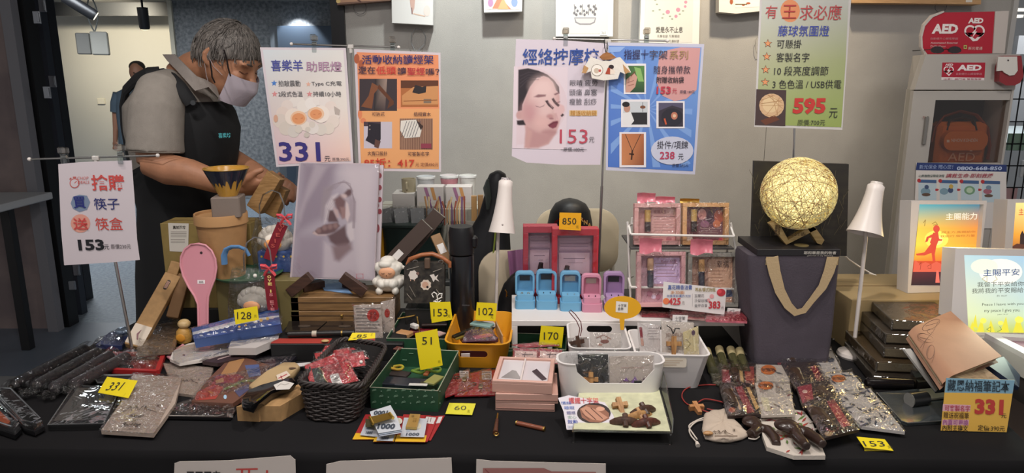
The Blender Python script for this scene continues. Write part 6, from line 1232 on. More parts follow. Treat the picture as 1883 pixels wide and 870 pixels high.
ld=Fr((fr.m.translation.x,Yt+.158,zbx+th),0,3);(l0,l1),(m0,m1)=fr.uv(1386,297,.16),fr.uv(1560,470,.16)
b=MB();b.prism([fr.uv(x,y,.16) for x,y in ((1387,296),(1561,302),(1557,471),(1381,466))],.160,.172);lo=b.build('lid',mat('#232020',.55,var=.6,vs=18,second='#2f2c26',stretch=(1,1,4)),t,sm=0)
ink(fr,lo,[('#5c5540',stroke([(1386+((i*37)%170),330+((i*53)%110)),(1388+((i*37)%170)+(i%5-2)*5,312+((i*53)%110))],.7)) for i in range(70)],y=.1592,name='printed_grass')
text(fr,t,'耶和華是我的牧者',(1478,462,1538,468),'#c9c4ba',y=-.001,bold=.02);text(fr,t,'Jehovah is my Backing',(1484,469,1532,472),'#b0aaa0',y=-.001)
# wooden V stand and rattan ball
zb0=zbx+th;Yl=Yt+.055;p=V(1463,448,Yl);fr=Fr((p.x,Yl,zb0));t=thing('lamp_stand','pale wooden angled cradle with brand burnt letters under the ball','stand',fr);LWD=wood('#b59a68','#9c8252',.5)
for pts in ([(1413,411),(1427,403),(1447,440),(1488,414),(1500,420),(1443,453)],[(1482,418),(1492,411),(1513,440),(1508,449),(1500,446)]):
 b=MB();P=[fr.uv(*q) for q in pts];zmin=min(q[1] for q in P);P=[(q[0],max(0.0005,q[1]-max(0,zmin)*0)) for q in P];b.prism(P,-.010,.010);b.build('arm',LWD,t,sm=0)
b=MB();b.lathe([(.001,0),(.018,0),(.018,.002),(.001,.002)],20,c=(fr.uv(1455,449)[0]+.02,-.018,.0005));b.build('base_pad',mat('#8a7a50',.5),t)
text(fr,t,'豐收',(1424,413,1436,433),'#4a3620',y=-.0112,bold=.02);text(fr,t,'smart life',(1452,427,1482,434),'#4a3620',y=-.0112)
R=66/FPX*(Yl*cos(PITCH)+.3*sin(PITCH));cz=V(1468,356,Yl);fr=Fr(cz);t=thing('rattan_ball_lamp','glowing round rattan string ball lamp on the wooden cradle','lamp',fr)
b=MB();b.ell((0,0,0),R*.80,32,20);b.build('diffuser',mat('#fff0b0',em=1.05),t,sm=180)
l=bpy.data.lights.new('bulb','POINT');l.energy=1.6;l.color=(1,.86,.55);l.shadow_soft_size=R*.8;lo=bpy.data.objects.new('bulb',l);COL.objects.link(lo);lo.location=cz+Vector((0,0,0))
rnd=random.Random(11);b1,b2=MB(),MB()
for i in range(190):
 n1=Vector((rnd.gauss(0,1),rnd.gauss(0,1),rnd.gauss(0,1))).normalized();u=n1.orthogonal().normalized();v=n1.cross(u);off=rnd.uniform(-.45,.45);rr=R*sqrt(1-off*off)*rnd.uniform(.985,1.01)
 (b1 if i%3 else b2).tube([n1*off*R+(u*cos(a)+v*sin(a))*rr for a in [j*2*pi/28 for j in range(28)]],.00075,4,closed=True)
for bb,c_ in ((b1,'#e8dca0'),(b2,'#a8865a')):o=bb.build('rattan_strings',mat(c_,.6,em=.10 if c_=='#e8dca0' else 0),t,sm=0);o['kind']='stuff'
b=MB();b.lathe([(.001,-R*.98),(R*.35,-R*.95),(R*.36,-R*.88),(.001,-R*.88)],24);b.build('socket_plate',mat('#d8d4cc',.4),t)
# ================================================================ RIGHT: LIT FRAMES
YK=1.89;fr,t,_=carton('wide kraft carton carrying the two lit sunset frames',1568,1900,YK,.27,ZT,.90,mat('#a58f66',.7))
def litframe(label,Y,z0,outer,inner,depth,yaw,tilt,pics,txs,plain=False,pre=None):
 fr=Fr((V(outer[0][0],outer[3][1],Y).x,Y,z0),yaw,tilt);t=thing('lit_frame',label,'light frame',fr);m_=mat('#d6d0cc',.45)
 O_=[fr.uv(*p) for p in outer];O_[2]=(O_[2][0],0.0);O_[3]=(O_[3][0],0.0);I_=[fr.uv(*p) for p in inner];
 names=('frame_rail',)*4
 for k in range(4):
  q=[O_[k],O_[(k+1)%4],I_[(k+1)%4],I_[k]];b=MB();b.prism(q,0,depth);b.build('frame_rail',m_,t,sm=0)
 b=MB();b.prism(I_,.016,.020);sc_=b.build('light_panel',mat('#8a8a80',.5),t,sm=0)
 ink(fr,t,pics,y=.0155,m=BACKLIT,name='backlit_print')
 for s_,bx,c_,bd in txs:text(fr,t,s_,bx,c_,y=.0135,bold=bd,em=0 if c_[1] in '0123456789' else .6)
 # light given off by the backlit print
 c=[sum(q[i] for q in I_)/4 for i in (0,1)];wd=(fr.m@Vector((c[0],-.004,c[1])));dr=(fr.m.to_3x3()@Vector((0,-1,0)))
 return fr,t
skin_=['#2fa0a8','#5c9a9c','#e8a03c','#f0b43a']
sun=[(['#4aa6b0','#3c7690','#e88a3a','#f4c84a'],[(1691,376),(1809,376),(1806,420),(1687,420)]),(['#f4c84a','#e88a3a','#f09a34','#ffd84a'],[(1687,420),(1806,420),(1804,450),(1684,450)]),(['#ffd84a','#f8a838','#e0602a','#f0882c'],[(1684,450),(1804,450),(1800,482),(1680,482)]),(['#d8502a','#d8402a','#9a2a30','#a83034'],[(1680,480),(1800,480),(1797,503),(1678,503)]),(['#5a2630','#4a2030','#2a1a22','#281a20'],[(1678,500),(1797,500),(1796,527),(1675,527)]),
       ('#ffe860',circ(1722,440,22,16)),('#fff090',circ(1722,442,12,9)),('#e06048',[(1682+i*10,486) if i%2 else (1682+i*10,478+(i*7)%5) for i in range(12)]+[(1798,500),(1679,500)]),
       ('#d84a34',[circ(1722,421,6,7),[(1716,428),(1725,427),(1727,440),(1722,452),(1716,455),(1710,446)],[(1716,430),(1704,436),(1701,446),(1706,444),(1708,438),(1717,436)],[(1722,432),(1728,440),(1733,440),(1732,443),(1726,443)],[(1712,448),(1722,450),(1716,464),(1700,470),(1686,470),(1684,467),(1700,464)],[(1714,452),(1722,452),(1719,468),(1720,480),(1715,480),(1713,466)]]),
       ('#e87060',[(1722,498),(1726,498),(1728,520),(1720,520)]),('#8a6a2c',stroke([(1698,410),(1702,404),(1700,416)],1)+stroke([(1714,412),(1720,408),(1724,413),(1716,414)],1)),('#a83a2c',stroke([(1690,488),(1694,482),(1692,496)],1)+stroke([(1705,490),(1712,486),(1712,494),(1706,493)],1))]
litframe('lit white box frame with sunset runner silhouette',1.95,.901,[(1676,369),(1815,369),(1797,545),(1669,541)],[(1691,376),(1809,376),(1796,527),(1675,526)],.05,6,8,sun,[('主賜能力',(1739,391,1797,405),'#f2ead4',.02),('賜主力,我賜給你',(1731,424,1794,430),'#a85a2c',0),('我能行,做你力量',(1729,431,1793,437),'#a85a2c',0)])
sun2=[(['#ffe08a','#ffe9a0','#f8b040','#f0a034'],[(1868,372),(1985,372),(1980,430),(1862,430)]),(['#f0a034','#f8b040','#b05a28','#a04c24'],[(1862,430),(1980,430),(1978,465),(1857,465)]),('#33201c',[(1876,432),(1880,424),(1884,432),(1886,450),(1875,452)]),('#5a3020',[(1858,455),(1870,448),(1900,452),(1900,465),(1857,465)])]
litframe('second lit sunset frame cut by the right edge',1.96,.901,[(1853,367),(2000,367),(1985,520),(1843,519)],[(1868,373),(1988,373),(1978,505),(1858,505)],.05,6,8,sun2+[('#4a2a20',rect(1857,465,1978,503))],[('主賜',(1873,383,1893,396),'#c8402c',.02)])
zbk=V(1760,622,1.72).z
carton('low white box beneath the lit blue sky frame',1762,1990,1.722,.14,ZT,zbk,mat('#b5b0aa',.6),seam=False)
blue=[(['#bcd8dc','#8ab4dc','#a4c8dc','#d8e0c4'],[(1773,469),(1985,472),(1985,540),(1777,540)]),(['#d8e0c4','#a4c8dc','#b8d4c0','#dce4b0'],[(1777,540),(1985,540),(1985,580),(1779,580)]),(['#dce4b0','#b8d4c0','#b8c83c','#c8cc3a'],[(1779,580),(1985,580),(1988,617),(1781,613)]),('#f2f2e4',circ(1840,500,40,24,24)),('#e8ecd8',circ(1810,490,25,14)),
  ('#e4d83c',[[(1782,612),(1788,590),(1792,612)],[(1795,613),(1806,584),(1810,613)],[(1815,613),(1822,588),(1830,613)],[(1838,613),(1850,582),(1856,614)],[(1862,614),(1872,580),(1884,615)],[(1788,600),(1794,578),(1798,604)]]),('#f0e860',[circ(1808,590,6,5),circ(1874,588,8,6),circ(1840,594,5,4)]),('#7a8a3a',stroke([(1814,606),(1822,601),(1822,610),(1815,606)],1)+stroke([(1838,600),(1842,606),(1834,610)],1)),('#b8a870',stroke([(1806,513),(1815,507),(1815,519),(1806,513)],1)+stroke([(1830,508),(1834,514),(1826,518)],1))]
litframe('lit white box frame with blue sky peace verse',1.73,zbk+.001,[(1757,456),(2000,462),(2005,634),(1747,630)],[(1773,469),(1985,473),(1988,616),(1781,612)],.05,4,10,blue,[('主賜平安',(1808,494,1875,508),'#2f5aa8',.02),('我留下平安給你們',(1797,517,1895,528),'#5a5c54',0),('我將我的平安賜給你們',(1787,528,1905,540),'#5a5c54',0),('約 14:27',(1833,542,1852,546),'#6a6c60',0),('Peace I leave with you;',(1806,556,1884,564),'#5c5e50',0),('my peace I give you.',(1810,567,1876,576),'#5c5e50',0),('John 14:27',(1834,577,1854,580),'#6a6c60',0)])
for (px,py,Y,e_,c_,sz) in ((1740,450,1.87,.8,(1,.7,.25),.12),(1860,545,1.66,.8,(.85,1,.8),.14)):
 p=V(px,py,Y);lamp('AREA','frame_glow',p,p+Vector((-.05,-1,-.1)),e_,c_,sz,sz)
# flat white frame lying lower right
zz=.87;P=[T(x,y,zz) for x,y in ((1811,612),(1985,620),(2110,700),(1935,678))];I_=[T(x,y,zz) for x,y in ((1842,619),(1970,626),(2068,690),(1940,668))]
fr=Fr((P[0].x,P[0].y,ZT));loc_=[(p.x-P[0].x,p.y-P[0].y) for p in P]
t=thing('dark_box','dark box lifting the flat white frame at the right edge','box',fr);b=MB();b.plate([(x*.96+.004,y*.96) for x,y in loc_],0,.062);b.build('body',mat('#3b3633',.6),t,sm=0)
t=thing('flat_frame','unlit white box frame lying flat at the right edge','frame',Fr((P[0].x,P[0].y,.8125)))
b=MB();b.plate(loc_,.0,.045);b.build('back_panel',mat('#c3beb6',.5),t,sm=0)
for k in range(4):
 q=[P[k],P[(k+1)%4],I_[(k+1)%4],I_[k]];b=MB();b.plate([(p.x-P[0].x,p.y-P[0].y) for p in q],.045,.0575);b.build('frame_rail',mat('#d6d0cc',.45),t,sm=0)
b=MB();b.plate([(p.x-P[0].x,p.y-P[0].y) for p in I_],.0455,.048);b.build('picture_panel',mat('#8a6a74',.3),t,sm=0)

# ================================================================ FRONT GOODS
def flatfr(cx,cy,z=ZT+.001,yaw=0,tilt=90):return Fr(T(cx,cy,z),yaw,tilt)
def grow(q,k):
 cx=sum(p[0] for p in q)/len(q);cy=sum(p[1] for p in q)/len(q);return [(cx+(p[0]-cx)*k,cy+(p[1]-cy)*k) for p in q]
def flatpack(name,label,cat,quad,z,th,col,pics=(),txs=(),filmed=True,m=None,group=None,fm=None,amp=.003,tilt=90,fk=1.06,lift=.004):
 fr=Fr(T(sum(p[0] for p in quad)/len(quad),sum(p[1] for p in quad)/len(quad),z),0,tilt);t=thing(name,label,cat,fr,group)
 b=MB();b.prism([fr.uv(*p) for p in quad],0,th);b.build('insert',m or mat(col,.6),t,sm=0)
 if pics:ink(fr,t,pics,y=-.0006)
 for s_,bx,c_,bd in txs:text(fr,t,s_,bx,c_,y=-.0014,bold=bd)
 if filmed:film(t,fr,grow(quad4(quad),fk),y=-lift,amp=amp,m=fm or FILMC)
 return fr,t
# rolled black cases in film
for i,(a,c,lab) in enumerate([((16,716),(164,640),'outermost black film wrapped roll along the left table edge'),((58,716),(187,646),'second black film wrapped roll from the left table edge'),((92,720),(208,652),'third black film wrapped roll from the left table edge'),((128,714),(238,655),'innermost greyish film wrapped roll beside the red tray')]):
 R=.019;p0,p1=T(*a,ZT+R),T(*c,ZT+R);fr=Fr(p0);d=p1-p0;t=thing('wrapped_roll',lab,'roll',fr,'black rolls in film');b=MB()
 b.tube([d*.03,d*.06,d*.94,d*.97],[R*.5,R*.9,R*.9,R*.5],16);b.build('roll',mat(['#0f0f12','#19191c','#1f1c20','#2b2628'][i],.45),t);rnd=random.Random(i)
 b=MB();n=22;b.tube([d*(k/n*1.1-.05)+Vector((rnd.uniform(-1,1),rnd.uniform(-1,1),0))*.0015 for k in range(n+1)],[R*(.7 if k in (0,n) else 1.0+(rnd.uniform(.0,.25) if k<4 or k>n-3 else rnd.uniform(0,.04))) for k in range(n+1)],14,caps=False);b.build('clear_film',FILMC,t,sm=180)
 b=MB();b.ell(-d*.055,(.012,.012,.010),7,5)
 for k in range(6):b.ell(-d*.06+Vector((rnd.uniform(-.02,.02),rnd.uniform(-.02,.008),rnd.uniform(-.008,.008))),rnd.uniform(.003,.008),6,4)
 o=b.build('crumpled_end',filmmat(.16,'#e8e8e8',1,90,.05),t,sm=20);o['kind']='stuff'
# blue packet by the pole
fr,t=flatpack('film_packet','crumpled film packet with dark blue cloth left of the leaning kraft box','packet',[(176,634),(200,612),(226,606),(236,618),(224,636)],ZT+.012,.012,'#2c3560',amp=.008,fk=1.15,lift=.010)
b=MB();b.ell((.012,-.014,.02),(.022,.012,.018),9,6);b.build('foil_ball',mat('#9fb0c4',.2,.7,bump=1,bs=120),t,sm=20)
# glasses cases
for i,(q,col,lab) in enumerate([([(0,729),(22,731),(84,796),(66,806),(46,800),(-6,744)],'#141416','clear topped black glasses case at the lower left corner'),([(-30,752),(0,757),(42,800),(30,812),(-30,792)],'#a5502c','glasses case with orange edge, cut by lower left corner')]):
 c=T(sum(p[0] for p in q)/6,sum(p[1] for p in q)/len(q));fr=Fr(c);P=[T(*p) for p in q];loc=[(p.x-c.x,p.y-c.y) for p in P];t=thing('glasses_case',lab,'case',fr)
 S=lambda k,z:[Vector((x*k,y*k,z)) for x,y in loc]
 b=MB();b.loft([S(.92,0),S(1,.006),S(.98,.014),S(.9,.016)]);b.build('base',mat('#131315',.3),t)
 b=MB();b.loft([S(.97,.0165),S(.94,.026),S(.7,.031),S(.01,.032)],caps=False);b.build('clear_lid',filmmat(.12,'#f0f0f0',.25,14,.04),t)
 if i:b=MB();b.plate([(x*.5,y*.5) for x,y in loc],.0162,.021);b.build('orange_insert',mat('#c4603a',.6),t,sm=0)
 b=MB();b.tube([Vector((x*.86,y*.86,.030)) for x,y in loc],.0018,6,closed=True);b.build('chrome_rim',mat('#b8bcc0',.15,.9),t)
# boxed notebook in clear box
fr,t=flatpack('boxed_notebook','black bordered clear box lying flat left of the linen pouch','box',[(137,709),(222,714),(190,779),(88,781)],ZT+.016,.015,'#141415',[('#5e5a54',[(143,713),(214,717),(184,772),(98,774)]),('#37342f',[(160,716),(214,718),(184,772),(150,772)])],filmed=False)
film(t,fr,[(137,708),(222,713),(190,779),(88,781)],y=-.003,amp=.002,nu=6,nv=5,m=filmmat(.25,'#ffffff',.5,10,.05));b=MB();b.tube([fr.p(x,y,-.002) for x,y in ((137,709),(222,714),(190,779),(88,781))],.0016,6,closed=True);b.build('chrome_rim',mat('#a9abad',.2,.8),t)
fr,t=flatpack('glasses_case','silver rimmed black case partly under the 331 tag','case',[(172,690),(262,690),(256,708),(244,712),(180,704)],ZT+.014,.013,'#101012',filmed=False)
b=MB();b.tube([fr.p(x,y,-.001) for x,y in ((172,690),(262,690),(256,708),(180,704))],.0028,8,closed=True);b.build('chrome_rim',mat('#c4c6c4',.15,.9),t)
LIN=mat('#a8978a',.9,var=.1,vs=40,bump=.5,bs=250)
def mountains(x,y,w_,c='#33241c'):
 k=w_/90;P=[]
 pk=[(0,0),(10,-5),(20,-14),(26,-8),(36,-16),(44,-6),(52,-13),(60,-17),(68,-6),(80,-2),(90,2)]
 out=stroke([(x+a*k,y+b_*k) for a,b_ in pk],1.6*max(.6,k))+stroke([(x+20*k,y-14*k),(x+24*k,y-1*k)],1.6*k)+stroke([(x+36*k,y-16*k),(x+40*k,y-3*k)],1.8*k)+stroke([(x+60*k,y-17*k),(x+63*k,y-2*k)],1.8*k)
 out+=stroke([(x+32*k,y-4*k),(x+36*k,y-13*k)],1.5*k)+stroke([(x+56*k,y-3*k),(x+60*k,y-14*k)],1.5*k)
 return [(c,out),(c,circ(x+94*k,y-17*k,3*k,3*k,8)),(c,sum([stroke([(x+94*k+4.4*k*cos(a),y-17*k+4.4*k*sin(a)),(x+94*k+7*k*cos(a),y-17*k+7*k*sin(a))],.9*k) for a in [j*pi/4 for j in range(8)]],[]))]
flatpack('linen_pouch','beige linen pouch with mountain print behind the larger printed pouch','pouch',[(300,668),(392,676),(378,730),(322,722)],ZT+.008,.007,'',mountains(330,704,34),m=LIN)
flatpack('linen_pouch','large beige linen pouch printed with mountains and dark lettering in film','pouch',[(245,688),(334,694),(322,742),(282,797),(186,791),(226,735)],ZT+.018,.010,'',mountains(226,757,62),[('Jehovah',(231,761,268,770),'#33241c',.012),('is my',(238,770,258,777),'#33241c',.012),('Backing',(219,777,262,786),'#33241c',.012),('(Psalm 18)',(232,787,254,791),'#6a5548',0)],m=LIN,filmed=True,amp=.004)
ptag('331','yellow 331 tag lying on the clear black bordered box',[(197,693),(253,700),(236,732),(180,722)],(193,703,231,718),z=ZT+.034,tilt=78,back=False)
# red tray
fr,t=flatpack('red_tray','open red tray box holding a small black item behind the 331 tag','tray',[(207,657),(302,657),(290,690),(190,686)],ZT+.002,.0018,'#8c1f1f',filmed=False,m=mat('#8c1f1f',.5))
q=[(207,657),(302,657),(290,690),(190,686)]
for k in range(4):b=MB();p,r_=fr.p(*q[k]),fr.p(*q[(k+1)%4]);b.tube([p+Vector((0,-.008,0)),r_+Vector((0,-.008,0))],.008,4);b.build('tray_wall',mat('#a32626',.45),t,sm=0)
b=MB();b.box(fr.p(232,677,-.008),(.03,.012,.022),.003);b.build('black_item',BLACK,t);film(t,fr,q,y=-.020,amp=.003,m=FILMC)
# wooden chopstick packet & clear packets under the kraft box
flatpack('clear_packet','empty looking crumpled clear packet between kraft box and bead figure','packet',[(262,600),(335,590),(318,650),(250,655)],ZT+.02,.002,'#6a5848',amp=.009,lift=.012,fk=1.08)
# bead figure
p=T(340,634);fr=Fr((p.x,p.y,ZT+.008));t=thing('wooden_figure','small pale wooden peg figure with amber label tag','figure',fr);Lz=lambda y:V(340,y,p.y).z-fr.m.translation.z
b=MB();b.lathe([(.001,0),(.019,.002),(.022,.018),(.019,.035),(.011,.044),(.001,.045)],20);b.build('body',wood('#c0944a','#a87e3c',.5),t)
b=MB();b.ell((.004,0,.056),(.018,.016,.014),16,10);b.build('head',wood('#cdb283','#b89862',.5),t)
b=MB();b.ell((0,-.0215,.020),(.013,.002,.012),14,8);b.build('amber_label',mat('#cf8f2c',.5),t);
# long film bag with blue header and white paddle
flatpack('printed_bag','long blue printed film bag with white sheep pattern under the 128 tag','bag',[(352,604),(430,584),(512,575),(516,596),(430,612),(356,624)],ZT+.088,.030,'',[('#3a5694',[(352,604),(430,584),(512,575),(513,580),(430,591),(354,611)]),('#c8ccd4',[(354,611),(430,591),(513,580),(513,583),(430,598),(354,616)]),('#2f4a86',[(354,616),(430,598),(514,584),(516,596),(430,612),(356,624)]),('#cfd3dc',[circ(370+i*14,617-i*2.2,3.5,1.2,8) for i in range(10)]),('#e2e2e2',[circ(372+i*9,610-i*1.9,4.5,2.6,8) for i in range(6)]),('#dcae50',[circ(480,589,3),circ(492,586,3),circ(440,601,2.4),circ(452,598,2)]),('#d8d4cc',[circ(470,592,4,2.5),circ(500,584,4,2.5)])],m=mat('#44609c',.5),amp=.006,lift=.006,fk=1.05,tilt=72)
flatpack('printed_bag','white cloth lined film bag below the long blue printed bag','bag',[(430,612),(516,597),(512,622),(470,640),(420,640)],ZT+.052,.020,'#bdb6b2',[('#9aa6bc',stroke([(430,622),(508,606)],1.2)+stroke([(436,630),(500,616)],1)),('#c87a74',circ(470,620,5,2)),('#5a78b8',circ(485,616,4,1.6))],amp=.007,lift=.006)
fr,t=flatpack('white_paddle','long white pointed paddle in film with pink edge','paddle',[(312,660),(318,646),(345,632),(400,622),(470,612),(498,610),(500,622),(470,636),(420,650),(370,662),(330,668)],ZT+.026,.008,'',[('#2a2426',circ(338,653,2.6,1.4))],m=mat('#cfc8c2',.4),filmed=False);film(t,fr,[(318,640),(505,606),(505,628),(320,672)],y=-.004,amp=.004)
flatpack('pink_packet','thin pink packet edge beneath the white paddle tip','packet',[(306,655),(336,632),(345,638),(318,664)],ZT+.012,.004,'#c98a94',filmed=False)
flatpack('striped_packet','dark shiny film packet with pinkish stripes below the white paddle','packet',[(372,664),(430,642),(498,622),(500,632),(470,652),(400,668)],ZT+.024,.010,'',[('#b49a98',stroke([(384,660),(494,627)],2)+stroke([(400,661),(492,634)],1.6)),('#c08a84',[(455,636),(478,630),(480,638),(458,645)])],m=mat('#3a2a2c',.4),amp=.007)
flatpack('patterned_bag','film bag with tan, red and blue tribal pattern','bag',[(428,653),(468,662),(496,672),(470,712),(428,742),(352,738),(380,700)],ZT+.020,.012,'',[('#a3784e',[(428,655),(450,660),(432,690),(405,690)]),('#8f3434',[(398,692),(438,688),(450,694),(430,704),(390,706)]),('#a04036',[(362,722),(392,706),(412,712),(396,734),(358,736)]),('#6e7a4a',stroke([(412,716),(450,700),(470,700)],4)),('#4a5a8a',[(450,672),(476,670),(480,690),(458,694)]),('#4a4a6a',[(430,718),(456,706),(464,712),(440,730)]),('#b48a5c',[(396,700),(410,694),(412,702),(398,706)]),('#9fc4dc',circ(414,730,3,4))],m=mat('#6a4638',.5),amp=.006,lift=.006)
flatpack('black_sleeve','pointed black sleeve in shiny film in front of patterned bag','sleeve',[(264,762),(350,733),(430,728),(436,752),(424,768),(400,768),(296,766)],ZT+.010,.006,'',[('#3c3836',[(270,761),(350,735),(428,731),(350,740)]),('#8f8a84',stroke([(298,764),(400,765),(412,762)],2))],m=mat('#141314',.35),amp=.005)
flatpack('printed_sleeve','dark sleeve with red, blue and green design behind the spoon rests','sleeve',[(470,655),(546,654),(528,672),(470,706),(440,736),(424,732),(452,690)],ZT+.014,.010,'',[('#7e2a30',[(455,694),(476,690),(472,706),(456,704)]),('#2f4a8c',[(470,694),(492,690),(486,704),(474,712)]),('#3e5a34',[(436,722),(456,716),(450,728),(438,734)]),('#4a3036',[(486,662),(508,660),(506,674),(490,678)]),('#233a70',[(446,700),(452,694),(456,712),(446,716)])],m=mat('#232028',.4),amp=.004)
for i,(q,lab) in enumerate([([(437,748),(477,748),(477,776),(437,774)],'left small kraft box under the black spoon rest'),([(478,747),(517,747),(517,775),(478,775)],'right kraft box with faint print under the black spoon rest')]):
 fr,w_=base(q[3],q[2]);hz=fr.uv(q[0][0],q[0][1])[1];dd=fr.onz(545 if i else 505,706 if i else 722,hz)[1];t=thing('kraft_box',lab,'box',fr);b=MB()
 sh=.055 if i else .045;b.add([(-w_/2,0,0),(w_/2,0,0),(w_/2,0,hz),(-w_/2,0,hz),(-w_/2+sh,dd,0),(w_/2+sh,dd,0),(w_/2+sh,dd,hz),(-w_/2+sh,dd,hz)],[(0,1,2,3),(1,5,6,2),(5,4,7,6),(4,0,3,7),(3,2,6,7),(0,4,5,1)]);b.build('body',KRAFT,t,sm=0)
def spoon(label,quadpts,z,col,m,lid):
 c=T(sum(p[0] for p in quadpts)/len(quadpts),sum(p[1] for p in quadpts)/len(quadpts),z);fr=Fr(c,0,90);t=thing('spoon_rest',label,'spoon',fr);P=[fr.uv(*p) for p in quadpts]
 S=lambda k,y:[Vector((x*k,y,z_*k)) for x,z_ in P]
 b=MB();b.loft([S(.9,.008),S(1,.0),S(1,-.008),S(.93,-.012),S(.6,-.010),S(.01,-.009)]);b.build('body',m,t,sm=50)
 ink(fr,t,lid,y=-.0128,name='paper_label');return fr,t
fr,t=spoon('cream oval ended paddle with red lettered label and slot',[(458,716),(490,690),(524,673),(545,673),(552,680),(540,694),(505,712),(470,724)],ZT+.034,'',mat('#b49a72',.5),[('#d9cbbb',[(508,690),(527,682),(534,690),(512,703)]),('#b03a44',stroke([(512,696),(528,688)],1.6)+stroke([(516,691),(520,699)],1.4)),('#5a4638',circ(538,677,7,1.6))])
fr,t=spoon('glossy black spoon rest with white drawn label',[(443,741),(456,726),(480,716),(515,706),(540,702),(545,708),(530,716),(500,728),(478,746),(462,757),(447,754)],ZT+.050,'',mat('#0c0c0e',.12,coat=.8),[('#d3cec8',[(503,708),(522,700),(541,705),(532,716),(508,717)]),('#8a847e',stroke([(510,711),(516,706),(524,708),(532,705)],.9))])
fr,t=flatpack('paper_slip','small white paper slip behind the wicker basket edge','paper',[(537,669),(570,666),(576,672),(548,674)],ZT+.016,.0008,'#c9c5c4',filmed=False)
# ---------------- wicker basket
zr=.838;C0=[T(*p,zr) for p in ((546,703),(668,703),(708,636),(622,632))];C1=[T(*p,ZT+.002) for p in ((556,776),(652,783),(690,712),(622,690))]
cc=sum(C1,Vector())/4;fr=Fr((cc.x,cc.y,ZT));t=thing('wicker_basket','dark woven wicker basket filled with red jewellery packets','basket',fr);WK=mat('#322b29',.5,var=.3,vs=120,bump=.3,bs=200)
C0=[T(*p,zr) for p in ((544,705),(664,712),(712,634),(626,622))]
C1=[T(*p,ZT+.003) for p in ((560,772),(652,778),(690,706),(618,690))]
def bring(k,n=72): # rounded quad outline at height fraction k
 Q=[fr.inv@(C1[i]*(1-k)+C0[i]*k) for i in range(4)];pts=[]
 for i in range(4):
  A,B,C=Q[i-1],Q[i],Q[(i+1)%4];p,q=B+(A-B).normalized()*.035,B+(C-B).normalized()*.035
  for j in range(7):u=j/6;pts.append(p*(1-u)**2+B*2*u*(1-u)+q*u*u)
 L=[0];
 for a,c in zip(pts,pts[1:]+pts[:1]):L.append(L[-1]+(c-a).length)
 out=[]
 for j in range(n):
  s=L[-1]*j/n;i=max(x for x in range(len(pts)) if L[x]<=s);u=(s-L[i])/max(1e-9,L[i+1]-L[i]);out.append(pts[i]*(1-u)+pts[(i+1)%len(pts)]*u)
 return out
cen_=lambda P:sum(P,Vector())/len(P)
for i in range(15):
 k=.03+i*.062;P=bring(k,144);c=cen_(P);b=MB();b.tube([p+(p-c).normalized()*(.0026*(1 if i%2 else -1)*cos(j*pi/4))+Vector((0,0,.0008*sin(j*pi/2+i))) for j,p in enumerate(P)],.0028,6,closed=True);b.build('woven_strand',WK,t,sm=80)
for j in range(0,72,2):
 b=MB();b.tube([bring(k)[j] for k in (0,.5,.97)],.0018,5);b.build('stake',WK,t)
for s in (0,pi*2/3,pi*4/3):
 P=bring(.99,180);c=cen_(P);b=MB();b.tube([p+(p-c).normalized()*(.0042*cos(j*pi/5+s)+.001)+Vector((0,0,.0042*sin(j*pi/5+s))) for j,p in enumerate(P)],.0036,6,closed=True);b.build('rim_braid',WK,t,sm=80)
P=bring(.0);b=MB();b.add([Vector((p.x,p.y,.002)) for p in P],[list(range(len(P)))]);b.build('base_mat',WK,t,sm=0)
P=bring(.0,60);P2=bring(.95,60);c=cen_(P2);b=MB();b.loft([[p*.985+Vector((0,0,.001)) for p in P],[p+(c-p).normalized()*.006 for p in P2]],caps=False);b.build('inner_lining',mat('#151211',.8),t)
